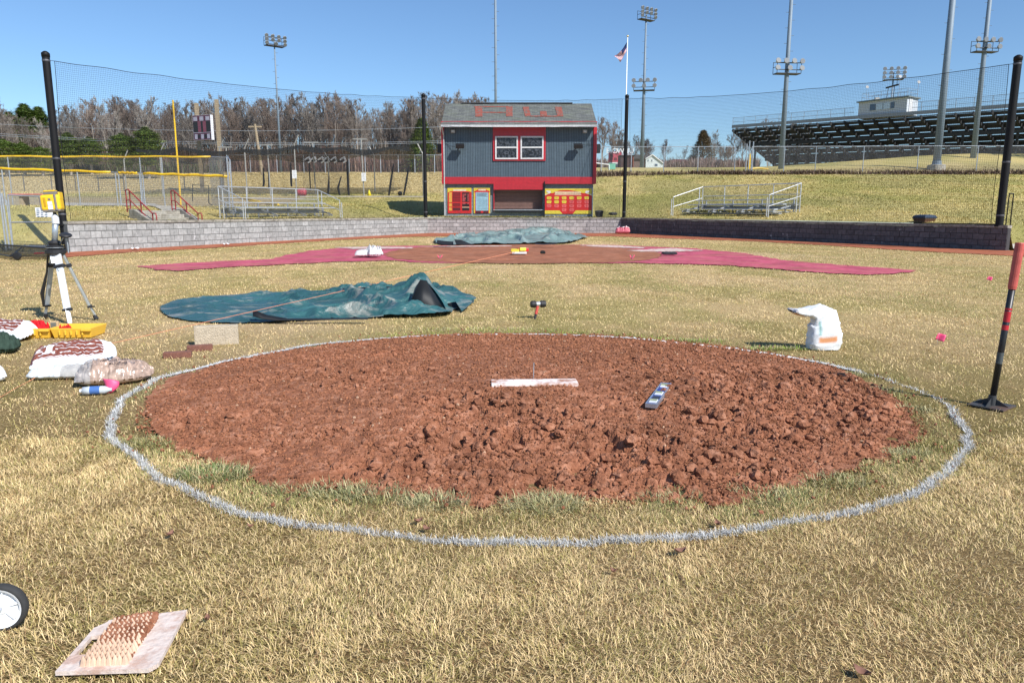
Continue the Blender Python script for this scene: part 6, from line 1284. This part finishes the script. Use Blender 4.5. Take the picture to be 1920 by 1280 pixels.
# big teal tarp in folds
tp_px = [(300,580),(318,569),(345,562),(430,555),(520,551),(560,549),(650,548),(760,548),(830,550),(890,562),(878,575),(850,583),(838,594),(760,597),(700,598),(640,600),(560,604),(480,608),(400,607),(340,601),(310,592)]
TP_ = crom(px2(tp_px), 4)
def Mtarp(name, c, mud, dark=False):
    m, t, b = nodes(name); tc = nn(t, 'ShaderNodeTexCoord'); n = nn(t, 'ShaderNodeTexNoise', i_Scale=1.3, i_Detail=9.0, i_Roughness=.66, i_Distortion=1.6); mpt = nn(t, 'ShaderNodeMapping'); mpt.inputs['Scale'].default_value = (.8, 2.2, 2); t.links.new(tc.outputs['Object'], mpt.inputs[0]); t.links.new(mpt.outputs[0], n.inputs[0])
    n2 = nn(t, 'ShaderNodeTexNoise', i_Scale=.8, i_Detail=4.0); t.links.new(tc.outputs['Object'], n2.inputs[0])
    base = ramp(t, n2.outputs[0], [(.35, tuple(v * .75 for v in c)), (.65, tuple(v * 1.3 for v in c))]); f = ramp(t, n.outputs[0], [(.53, (0, 0, 0)), (.63, (.6, .6, .6))])
    t.links.new(mixc(t, f, base, mud), b.inputs['Base Color']); b.inputs['Roughness'].default_value = .36; b.inputs['Specular IOR Level'].default_value = .55
    n3 = nn(t, 'ShaderNodeTexNoise', i_Scale=4.5, i_Detail=6.0, i_Distortion=2.2); t.links.new(tc.outputs['Object'], n3.inputs[0]); bp = nn(t, 'ShaderNodeBump', i_Strength=.8, i_Distance=.05); t.links.new(n3.outputs[0], bp.inputs['Height']); t.links.new(bp.outputs[0], b.inputs['Normal']); return m
m_tarp = Mtarp('tarp_teal', (.030, .098, .102), (.34, .32, .28)); m_tarpg = Mtarp('tarp_green', (.17, .25, .235), (.42, .44, .41)); m_tblk = M('tarp_black', (.008, .009, .01), .6, var=.1)
def ridge(x, y, s): return 1 - np.abs(2 * fbm(x, y, 3, s) - 1) * 2.2
pk = at(790, 522, 10.9); pkx, pky = pk.x, pk.y
def tarpz(x, y):
    px = 960 + x / y * F * .99; g = sstep(380, 760, px); ed = np.minimum(1, edist(x, y, TP_) / .28)
    z = .02 + (.03 + .12 * g) * np.maximum(0, ridge(x * 1.1, y * 1.3 + x * .5, 2)) ** 2 + (.02 + .05 * g) * np.maximum(0, ridge(x * 1.9 + 5, y * 2.4 - x, 4)) ** 3
    z = z + .07 * sstep(420, 620, px) * np.exp(-((y - 11.35) / .35) ** 2) + .25 * np.exp(-((x - pkx) / .20) ** 2 - ((y - pky) / .40) ** 2) + .14 * np.exp(-((x - pkx + .38) / .42) ** 2 - ((y - pky) / .5) ** 2) + .10 * np.exp(-((x - pkx - .30) / .2) ** 2 - ((y - pky + .1) / .3) ** 2)
    return .012 + z * (.25 + .75 * ed)
def edist(x, y, P):
    d = np.full(np.shape(x), 9.0)
    for k in range(len(P)):
        a = P[k, :2]; b = P[(k + 1) % len(P), :2]; ab = b - a; t = np.clip(((x - a[0]) * ab[0] + (y - a[1]) * ab[1]) / (ab @ ab + 1e-9), 0, 1); d = np.minimum(d, np.hypot(x - a[0] - t * ab[0], y - a[1] - t * ab[1]))
    return d
tg = Vector((TP_[:, 0].mean(), TP_[:, 1].mean(), 0)); tarp = thing('tarp', 'large crumpled teal tarp with muddy streaks lying behind the mound', 'tarp', tuple(tg), 'tarps on the grass')
sheet('sheet', TP_, tarpz, .025, m_tarp, .02, parent=tarp)
def fold_(pts, h, name='black_fold'):
    """upturned edge showing the black underside: lower and upper pixel rows at a distance"""
    mb = MB(); lo, hi, y = pts; n = len(lo); A_ = [at(a, b, y) for a, b in lo]; B_ = [at(a, b, y + h) for a, b in hi]
    mb.add(A_ + B_, [(i, i + 1, n + i + 1, n + i) for i in range(n - 1)]); o = mb.build(name, m_tblk, tarp, smooth=True); s_ = o.modifiers.new('t', 'SOLIDIFY'); s_.thickness = .006; return o
fold_(([(765, 578), (790, 580), (815, 588), (838, 592)], [(778, 540), (788, 524), (800, 526), (836, 586)], 10.15), .25)
fold_(([(838, 586), (855, 585), (868, 583), (886, 566)], [(832, 570), (850, 566), (866, 565), (888, 562)], 10.4), .15)
fold_(([(641, 545.5), (680, 546.5), (710, 544), (740, 543)], [(643, 540), (680, 538.5), (710, 537), (740, 537)], 11.45), .1)
fold_(([(474, 592), (490, 597), (520, 600.5), (560, 600), (690, 598)], [(474, 583), (482, 583), (500, 590), (540, 597), (690, 595.5)], 9.05), .08)
mb = MB(); c4 = [at(758, 566, 10.5), at(775, 545, 10.6), at(788, 521, 10.75), at(803, 527, 10.7), at(835, 571, 10.4), at(839, 592, 10.05)]; c5 = [at(740, 583, 10.2), at(760, 556, 11.2), at(790, 523, 11.0), at(815, 536, 11.1), at(852, 566, 11.0), at(850, 590, 10.6)]
mb.add(c4 + c5, [(i, i + 1, 7 + i, 6 + i) for i in range(5)]); o = mb.build('peaked_hood', m_tarp, tarp, smooth=True); s_ = o.modifiers.new('t', 'SOLIDIFY'); s_.thickness = .008; ss = o.modifiers.new('s', 'SUBSURF'); ss.levels = 2; ss.render_levels = 2
mb = MB(); c6 = [at(852, 562, 10.5), at(868, 560, 10.6), at(888, 565, 10.5), at(880, 572, 10.3), at(866, 584, 10.1)]; mb.add(c6, [(0, 1, 2, 3, 4)]); o = mb.build('upturned_corner', m_tarp, tarp); s_ = o.modifiers.new('t', 'SOLIDIFY'); s_.thickness = .006
# second tarp by home plate
t2 = [(815,456),(822,449),(850,447),(900,443),(960,440),(1010,437),(1060,440),(1100,446),(1090,450),(1065,457),(1000,459),(930,460),(870,461),(840,461)]
T2 = crom(px2(t2), 4)
def t2z(x, y):
    ed = np.minimum(1, edist(x, y, T2) / .7); px = 960 + x / y * F; return .05 + (.03 + .16 * np.exp(-((px - 1010) / 60) ** 2) * sstep(28, 33, y) + .22 * np.maximum(0, ridge(x * 1.3, y * .5, 3)) ** 2) * (.25 + .75 * ed)
tg2 = thing('tarp', 'weathered grey-green tarp heaped behind home plate near the far wall', 'tarp', (T2[:, 0].mean(), T2[:, 1].mean(), 0), 'tarps on the grass'); sheet('sheet', T2, t2z, .09, m_tarpg, .05, parent=tg2)
mb = MB()
for lo, hi, y in (([(818, 456), (835, 459), (850, 460)], [(820, 450), (835, 452), (850, 453)], 27.6), ([(855, 458), (870, 460), (890, 459)], [(852, 449), (865, 450), (880, 456)], 27.4), ([(1002, 458), (1020, 459), (1045, 457)], [(1005, 455.5), (1020, 456.5), (1045, 455)], 27.3)):
    A_ = [at(a, b, y) for a, b in lo]; B_ = [at(a, b, y + .3) for a, b in hi]; mb.add(A_ + B_, [(0, 1, 4, 3), (1, 2, 5, 4)])
mb.build('dark_fold', m_tblk, tg2)

# string line, sledge, bricks
m_str = M('string_orange', (.80, .30, .16), .6); P_ = [G(-30, 768) + Vector((0, 0, .02)), G(30, 732) + Vector((0, 0, .02)), at(55, 714, 5.95), at(110, 682, 6.15), at(163, 654, 6.45), G(974, 477) + Vector((0, 0, .11))]
tag(MB().tube(P_, [.0016, .0018, .002, .002, .0022, .007], 5).build('string_line', m_str, origin=P_[0]), 'thin orange string stretched from the left edge over the sacks to home plate', 'string')
g = G(404, 647); bl = MB().box(g + Vector((0, .05, .10)), (.43, .10, .205), rz=R(17)).build('concrete_block', M('block_tan', (.50, .42, .31), .95, var=.14, scale=14, bump=.8, bscale=80), origin=g, bevel=.006); tag(bl, 'tan solid concrete block standing on edge behind the mound rim', 'block')
for (a, b, l, rzz, lab) in ((330, 671, .25, 16, 'red brick piece, the nearer of two before the tan block'), (372, 658, .24, 20, 'darker red brick piece touching the foot of the tan block')):
    g = G(a, b); tag(MB().box(g + Vector((0, .04, .026)), (l, .085, .058), rz=R(rzz)).build('brick', M('brick_red', (.20, .085, .06), .95, var=.3, scale=12, bump=.6), origin=g, bevel=.005), lab, 'brick', 'loose bricks')
g = G(1003, 597); hd = at(1009, 570, g.y + .05); ml = thing('sledgehammer', 'short black-headed sledgehammer with red handle standing in the grass behind the mound', 'hammer', tuple(g)); up_ = (hd - g).normalized()
MB().tube([g - up_ * .03, g.lerp(hd, .35)], [.016, .018], 10).build('handle_grip', m_bk, ml); MB().tube([g.lerp(hd, .3), hd], [.019, .021], 10).build('handle', M('hammer_red', (.50, .06, .04), .5), ml)
q = Matrix.Rotation(R(90), 3, 'Y'); MB().lathe([(.0, -.105), (.040, -.10), (.046, -.08), (.046, -.035), (.030, -.025), (.030, .025), (.046, .035), (.046, .08), (.040, .10), (0, .105)], hd, 18, rot=Matrix.Rotation(R(8), 3, 'Z') @ q).build('head', m_bk, ml, smooth=False); MB().lathe([(.033, -.024), (.033, .024)], hd, 16, rot=Matrix.Rotation(R(8), 3, 'Z') @ q).build('head_band', m_steel, ml)
# upright half-empty sack
g = G(1551, 657); m_sk2 = Mcol('woven_sack'); secs = [((0, 0, .0), (.155, .10)), ((0, 0, .06), (.165, .115)), ((-.002, 0, .16), (.160, .11)), ((-.01, 0, .25), (.15, .095)), ((-.03, 0, .32), (.135, .075)), ((-.085, -.0, .375), (.09, .085)), ((-.16, -.01, .385), (.05, .11)), ((-.25, -.02, .375), (.035, .13)), ((-.34, -.03, .392), (.02, .14)), ((-.36, -.03, .397), (.004, .145))]
V = []; C = []; n = 40; K = len(secs)
tt = np.linspace(0, K - 1, 46)
for t in tt:
    i = min(int(t), K - 2); f = t - i; f2 = f * f * (3 - 2 * f); c = np.array(secs[i][0]) * (1 - f2) + np.array(secs[i + 1][0]) * f2; w_ = np.array(secs[i][1]) * (1 - f2) + np.array(secs[i + 1][1]) * f2
    ang = np.interp(t, [0, 3.2, 5.5, 9], [0, R(10), R(72), R(82)])
    for j in range(n):
        a = 2 * math.pi * j / n; e = .62; ux = math.copysign(abs(math.cos(a)) ** e, math.cos(a)) * w_[0]; uy = math.copysign(abs(math.sin(a)) ** e, math.sin(a)) * w_[1]
        wr = (float(fbm(np.array([t * 1.1 + math.cos(a)]), np.array([a * 1.5]), 3, 2)[0]) - .5) * .055 + (abs(float(fbm(np.array([t * 2.3 + a]), np.array([a * 2.5 - t]), 3, 4)[0]) - .5) - .08) * .06; ux *= 1 + wr * 4; uy *= 1 + wr * 4
        V.append((g.x + c[0] + ux * math.cos(ang), g.y + .10 + c[1] + uy, max(0, c[2] + ux * math.sin(ang) * 1.0 + wr * .5)))
        ora = t > 6.2 and ux < 0 and t < 8.6; col = (.62, .22, .06) if (ora and abs(uy) < w_[1] * .8) else ((.62, .57, .54) if t > 8 else (.74, .76, .78))
        if uy < 0 and 1.35 < t < 1.75 and abs(ux) < .5 * w_[0]: col = (.66, .30, .14)
        if uy < 0 and 1.9 < t < 4.2 and -.55 < ux / w_[0] < -.48: col = (.25, .45, .42)
        C.append(col)
m2 = len(tt); Fq = [(r * n + j, r * n + (j + 1) % n, (r + 1) * n + (j + 1) % n, (r + 1) * n + j) for r in range(m2 - 1) for j in range(n)]
tag(npmesh('clay_sack', V, np.array(Fq), m_sk2, col=np.array(C), smooth=True, origin=(g.x, g.y, 0)), 'half-used white sack standing upright with folded-over top, right of the mound', 'sack')
# pink marker flags
def mflag(px, py, h, w_, lab, bent=0):
    g = G(px, py); o = thing('marker_flag', lab, 'marker flag', tuple(g), 'pink marker flags'); MB().tube([g, g + Vector((.004, 0, h))], .002 * max(1, g.y / 8), 5).build('wire_stem', m_steel, o)
    if bent: 
        mb = MB(); mb.grid(lambda u, v: (g.x - w_ * .5 + w_ * u, g.y + .02 * math.sin(u * 6), h * (.35 + .65 * abs(2 * u - 1)) - v * .3 * h * (1 - .2 * u)), 6, 3)
    else: mb = MB(); mb.grid(lambda u, v: (g.x + w_ * u * (1 - .2 * v) - w_ * .15 * v, g.y + .03 * math.sin(u * 4 + v), h - v * w_ * .95 - .02 * u), 6, 5)
    b = mb.build('flag_sheet', m_fpink, o, smooth=True); s_ = b.modifiers.new('t', 'SOLIDIFY'); s_.thickness = .0015
mflag(1757, 646, .125, .075, 'pink marker flag in the open grass left of the tamper'); mflag(1852, 528, .11, .075, 'small distant pink flag at right, near the tamper handle'); mflag(825, 487, .14, .14, 'pink flag on the left part of the home plate dirt', 1); mflag(1185, 488, .16, .13, 'bent pink flag on the right part of the home plate dirt', 1)
# tamper
g = G(1862, 764); tm = thing('hand_tamper', 'tall black hand tamper with red grip and square steel foot at right edge', 'tamper', tuple(g)); hx, hy = g.x, g.y + .02; topz = at(1911, 455, hy).z; m_tb = M('tamper_black', (.018, .018, .02), .4); m_tr = M('tamper_red', (.52, .10, .08), .5, var=.2, scale=14)
tx = at(1911, 470, hy).x; P = lambda t: Vector((hx + (tx - hx) * t, hy, .02 + (topz - .02) * t))
MB().tube([P(0), P(.78)], .0215, 16).build('shaft', m_tb, tm, smooth=True); MB().tube([P(.72), P(.74), P(.995), P(1)], [.026, .029, .030, .026], 16).build('grip', m_tr, tm, smooth=False)
for a, b in ((.47, .50), (.52, .585), (.592, .605)): MB().tube([P(a), P(b)], .0222, 16).build('red_sticker', M('sticker_red', (.5, .02, .03), .5), tm)
MB().tube([P(.26), P(.33)], .0220, 16).build('worn_label', M('label_grey', (.07, .08, .08), .6), tm)
rot = Matrix.Rotation(R(38), 3, 'Z'); m_tf = M('tamper_foot', (.055, .058, .06), .6, .2, var=.3, dirt=(.12, .07, .05)); cc = Vector((hx, hy, .012)); MB().box(cc, (.235, .235, .012), rot=rot).build('foot_plate', m_tf, tm, bevel=.002)
mb = MB()
for a in (0, 90, 180, 270):
    d = Matrix.Rotation(R(a + 38), 3, 'Z') @ Vector((1, 0, 0)); s_ = Vector((-d.y, d.x, 0)) * .0025; b0 = cc + Vector((0, 0, .006)) + d * .018; mb.plate([b0 - s_, b0 + d * .095 - s_, b0 - s_ + Vector((0, 0, .05))], s_ * 2)
mb.build('gusset', m_tf, tm); MB().tube([cc, cc + Vector((0, 0, .075))], .0265, 16).build('socket', m_tf, tm)

# pitching rubber, level, rod
a, b = GD(920, 727), GD(1084, 725.5); zr2 = max(mz(a.x, a.y), mz(b.x, b.y), mz((a.x + b.x) / 2, a.y)) + .006; y_ = (a.y + b.y) / 2 + .06; ang = math.atan2(b.y - a.y, b.x - a.x)
rb = MB().box(((a.x + b.x) / 2, y_, zr2 - .02), (.612, .15, .06), rz=ang).build('pitching_rubber', M('rubber_white', (.80, .72, .68), .7, var=.08, scale=12, dirt=(.42, .22, .15), dscale=9), origin=((a.x + b.x) / 2, y_, zr2 - .05), bevel=.004); tag(rb, 'white pitching rubber slab with clay smears in the mound centre', 'pitching rubber')
g = GD(1000, 712); zt_ = at(1000, 680, g.y).z; tag(MB().tube([(g.x, g.y, g.z - .03), (g.x + .003, g.y, zt_)], .0035, 8).build('steel_pin', m_steel, origin=g), 'thin upright steel pin behind the pitching rubber', 'pin')
a, b = GD(1221, 773), GD(1248, 728); zc = .5 * (mz(a.x, a.y) + mz(b.x, b.y)) + .028; c = Vector(((a.x + b.x) / 2, (a.y + b.y) / 2, zc)); ang = math.atan2(b.y - a.y, b.x - a.x); rot = Matrix.Rotation(ang, 3, 'Z'); lv = thing('spirit_level', 'blue box spirit level lying on the clay right of the rubber', 'level', (c.x, c.y, zc - .03)); m_lb = M('level_blue', (.018, .06, .30), .3, .3); m_ls = M('level_steel', (.50, .54, .62), .3, .7)
Lq = lambda p: c + rot @ Vector(p)
for s_ in (-1, 1): MB().box(Lq((0, s_ * .034, 0)), (.61, .008, .028), rot=rot).build('edge_rail', m_ls, lv, bevel=.001)
MB().box(Lq((0, 0, 0)), (.60, .060, .016), rot=rot).build('web', m_lb, lv)
for x in (-.22, 0, .23):
    vl = MB().box(Lq((x, 0, .009)), (.085, .052, .012), rot=rot).build('vial_block', M('vial_white', (.68, .70, .71), .3), lv, bevel=.004); MB().tube([Lq((x, -.022, .018)), Lq((x, .022, .018))], .006, 8).build('vial', M('vial_green', (.30, .36, .2), .2), vl)
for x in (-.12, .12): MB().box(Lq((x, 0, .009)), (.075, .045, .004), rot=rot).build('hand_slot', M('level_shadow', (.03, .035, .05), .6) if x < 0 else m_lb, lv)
for x in (-.304, .304): MB().box(Lq((x, 0, 0)), (.010, .076, .030), rot=rot).build('end_cap', m_ls, lv, bevel=.002)

# studded cleat cleaner board
cr = [G(103, 1257, .03), G(292, 1251, .03), G(351, 1141, .03), G(187, 1163, .03)]; bd = thing('cleat_cleaner', 'pale slanted board with rows of studs clogged with clay, bottom left', 'cleat cleaner', (cr[0].x, cr[0].y, 0)); m_bp = M('board_white', (.66, .56, .50), .8, var=.08, scale=18, dirt=(.52, .36, .29), dscale=14, bump=.3)
def BL(u, v, z=.0): p = cr[0] * (1 - u) * (1 - v) + cr[1] * u * (1 - v) + cr[3] * (1 - u) * v + cr[2] * u * v; return Vector((p.x, p.y, .028 + z))
mb = MB(); nu, nv = 70, 90
ok = np.zeros((nv, nu), bool)
for j in range(nv):
    for i in range(nu):
        u, v = (i + .5) / nu, (j + .5) / nv; slot = abs(u - .115) < .055 and .30 < v < .68; corner = (u < .10 and v > .86 + (u) * 1.0) or (u > .93 and v < (u - .93) * 1.2); ok[j, i] = not (slot or corner)
for j in range(nv):
    for i in range(nu):
        if ok[j, i]:
            o_ = len(mb.v); q4 = [(i, j), (i + 1, j), (i + 1, j + 1), (i, j + 1)]; mb.v += [tuple(BL(a / nu, b / nv)) for a, b in q4]; mb.f.append((o_, o_ + 1, o_ + 2, o_ + 3)); mb.m.append(0)
b = mb.build('board', m_bp, bd); wm = b.modifiers.new('w', 'WELD'); wm.merge_threshold = .0002; s_ = b.modifiers.new('t', 'SOLIDIFY'); s_.thickness = .014; s_.offset = -1
mb = MB(); rs = random.Random(8)
for j in range(13):
    for i in range(9):
        u = .24 + i * .052 + rs.uniform(-.004, .004); v = .10 + j * .062; p = BL(u + .01 * (j % 2), v, .0); mb.lathe([(.012, 0), (.008, .016), (.002, .030), (0, .031)], p, 6)
o = mb.build('stud_field', M('stud_tan', (.60, .42, .30), .8, var=.2, scale=20), bd); o['kind'] = 'stuff'
k = 1500; us = RS.uniform(.25, .68, k); vs = np.where(RS.rand(k) < .6, RS.uniform(.45, .92, k), RS.uniform(.16, .92, k)); pp_ = np.array([tuple(BL(a, b_)) for a, b_ in zip(us, vs)]); szz = RS.uniform(.004, .014, k) * np.where(vs > .4, 1, .7)
V = (IV[None] * (1 + (RS.rand(k, len(IV), 1) - .5) * .7) * szz[:, None, None] + pp_[:, None] + np.array([0, 0, 1.0]) * (szz[:, None, None] * .4 + RS.rand(k, 1, 1) * .012 * (vs > .4)[:, None, None])).reshape(-1, 3)
npmesh('caked_clay', V, (IF[None] + (np.arange(k) * len(IV))[:, None, None]).reshape(-1, 3), m_clay, parent=bd)['kind'] = 'stuff'

# wheel at the left edge
g = G(-3, 1189, .0); rr_ = .083; wc = Vector((g.x, g.y + .03, rr_)); wh = thing('cart_wheel', 'white plastic hub wheel with black tyre entering at the lower left edge', 'wheel', (g.x, g.y, 0)); q = Matrix.Rotation(R(8), 3, 'Z') @ Matrix.Rotation(R(90), 3, 'X')
MB().lathe([(.068, -.015), (.073, -.018), (.080, -.014), (.083, -.006), (.083, .006), (.080, .014), (.073, .018), (.068, .015), (.068, -.015)], wc, 40, rot=q, cap=False).build('tyre', M('tyre_rubber', (.035, .035, .035), .85, var=.2, scale=40), wh, smooth=True)
MB().lathe([(0, .008), (.02, .009), (.026, .004), (.056, .001), (.062, .014), (.069, .017), (.069, -.015), (0, -.015)], wc, 40, rot=q).build('hub', M('hub_white', (.82, .84, .86), .4, var=.03), wh, smooth=False)
mb = MB()
for i in range(6):
    a = i * math.pi / 3 + .3; mb.beam(wc + q @ Vector((.022 * math.cos(a), .022 * math.sin(a), .006)), wc + q @ Vector((.058 * math.cos(a), .058 * math.sin(a), .008)), .003, .010)
mb.build('hub_rib', M('hub_white', (.82, .84, .86)), wh); MB().tube([wc + q @ Vector((0, 0, .012)), wc + q @ Vector((0, 0, .03))], .008, 12).build('axle_end', m_steel, wh); MB().tube([wc, wc + Vector((-.03, .045, .0))], .006, 8).build('axle', m_steel, wh)

# things near home plate
g = G(974, 479); hp_ = thing('home_plate', 'white home plate with red and yellow cover piece on the brown circle', 'home plate', (g.x, g.y, .05)); s_ = .22; MB().plate([(g.x - s_, g.y - .1, .06), (g.x + s_, g.y - .1, .06), (g.x + s_, g.y + .2, .06), (g.x, g.y + .45, .06), (g.x - s_, g.y + .2, .06)], (0, 0, .05)).build('plate', m_swh, hp_)
mb = MB(); mb.box((g.x + .1, g.y + .2, .17), (.34, .2, .10), rz=.3); mb.build('red_piece', m_sred, hp_, bevel=.01); mb = MB(); mb.box((g.x - .12, g.y + .15, .15), (.26, .2, .09), rz=-.2); mb.box((g.x + .1, g.y + .08, .19), (.2, .1, .10), rz=.3); mb.build('yellow_piece', m_syel, hp_, bevel=.01)
g = G(685, 485); ss = thing('plastic_bag', 'crinkled translucent bag over a square base on the pink dirt', 'bag', tuple(g)); bs_ = pillow('base_pad', (g.x - .05, g.y + .35, .04), .62, .5, .14, R(5), m_sack, lambda u, v, t: (.60, .58, .57), parent=ss, n=40, wr=.03, seed=1); pillow('film', (g.x + .2, g.y + .3, .04), .45, .45, .20, R(30), m_film, lambda u, v, t: (.62, .62, .62), parent=ss, n=44, wr=.22, seed=4)
g = G(1256, 480); pillow('black_pad', (g.x, g.y + .1, .04), .46, .34, .06, R(3), Mcol('canvas'), lambda u, v, t: (.03, .03, .035), 'flat black pad on the pink dirt right of the brown circle', 'pad', n=30, seed=3)
g = G(1018, 480); pillow('black_glove', (g.x, g.y + .1, .06), .16, .12, .07, 0, Mcol('canvas'), lambda u, v, t: (.02, .02, .02), 'tiny black object on the dirt just right of home plate', 'glove', n=24, seed=3)
g = G(1166, 438); pillow('pink_bag', (g.x - .1, g.y - 1.0, .04), .85, .5, .26, R(-8), m_sack, lambda u, v, t: (.72, .62, .62) if v > -.2 else (.6, .14, .18), 'pale sack with pink dye resting against the foot of the far wall', 'sack', n=50, wr=.16, seed=5)
for (a, b, lab) in ((254, 469, 'white paper scrap on the grass near the sunlit wall, left one'), (424, 460.5, 'white paper scrap on the grass near the sunlit wall, right one')):
    g = G(a, b); tag(MB().grid(lambda u, v: (g.x + (u - .5) * .22, g.y + (v - .5) * .5, .05 + .05 * math.sin(u * 5 + v * 3) ** 2), 6, 6).build('paper_scrap', m_swh, origin=g), lab, 'litter')
# black net frame lying at far left
q = [at(-40, 457, 20), at(93, 466, 18.5)]; fr = thing('net_screen', 'black netted screen frame lying on the grass at far left', 'screen', (at(50, 480, 19).x, 19, 0)); MB().tube([q[0], q[0].lerp(q[1], .5) + Vector((0, 0, .01)), q[1]], .022, 8).build('raised_bar', m_dark, fr)
P0 = [G(-40, 476), G(20, 487), G(112, 487), G(122, 469), G(60, 461), G(-40, 462)]; mb = MB(); zz = .10; mb.tube([p + Vector((0, 0, zz)) for p in P0 + P0[:1]], .024, 8); mb.tube([P0[1] + Vector((0, 0, zz)), P0[4] + Vector((0, 0, zz + .12))], .02, 8); mb.build('frame', m_dark, fr)
xs = [p.x for p in P0]; ys = [p.y for p in P0]; cx_ = np.mean(xs); cy_ = np.mean(ys); mb = MB()
for lay in range(3):
    o_ = len(mb.v); mb.v.append((cx_, cy_, zz + .02 + lay * .05)); mb.uv[o_] = (cx_, cy_)
    for p in P0: mb.v.append((p.x, p.y, zz - .01 + lay * .05)); mb.uv[len(mb.v) - 1] = (p.x, p.y)
    for i in range(len(P0)): mb.f.append((o_, o_ + 1 + i, o_ + 1 + (i + 1) % len(P0))); mb.m.append(0)
mb.build('net', Mmesh('screen_net', (.012, .012, .013), .05, .01, cov=.28), fr); q = G(33, 488); MB().lathe([(0, -.06), (.10, -.05), (.12, 0), (.10, .05), (0, .06)], q + Vector((0, 0, .12)), 14, rot=Matrix.Rotation(R(90), 3, 'X')).build('corner_wheel', m_dark, fr)
a, b = G(40, 486) + Vector((0, .6, .13)), G(84, 483) + Vector((0, .6, .13)); MB().tube([a, b], .02, 6).build('red_bar', m_trim, fr)
# litter: dead leaves and a clod or two on the grass
m_leaf = M('dead_leaf', (.22, .11, .075), .85, var=.35, scale=30)
for i, (a, b, lab) in enumerate([(470, 995, 'dead red-brown leaf touching the outside of the chalk ring, front left'), (1345, 990, 'dead leaf just inside the chalk ring at its front right'), (1275, 1042, 'dead leaf outside the chalk ring, right of the frame centre'), (390, 1170, 'dead leaf in the grass right of the studded board'), (785, 985, 'dead leaf inside the chalk ring, left one of a close pair'), (1615, 1272, 'dead leaf at the bottom edge of the frame, right side'), (540, 945, 'dead leaf between the chalk ring and the clay, front left'), (800, 1000, 'dead leaf by the chalk ring, right one of a close pair'), (1590, 500, 'tiny dead leaf near the right tip of the pink dirt'), (1150, 1080, 'dead leaf alone below the middle of the chalk ring'), (320, 1010, 'dead leaf alone far outside the chalk ring at left')]):
    g = G(a, b); rzz = i * 1.7; s_ = .011 + .005 * (i % 3); mb = MB()
    mb.grid(lambda u, v: tuple(g + Matrix.Rotation(rzz, 3, 'Z') @ Vector(((u - .5) * 2.6 * s_, (v - .5) * 1.8 * s_ * math.sin(math.pi * min(.97, max(.06, u))), .018 + .012 * ((u - .5) ** 2 * 4 + (v - .5) ** 2 * 3))), ), 7, 5)
    tag(mb.build('dead_leaf', m_leaf, origin=g, smooth=True), lab, 'leaf', 'dead leaves on the grass')
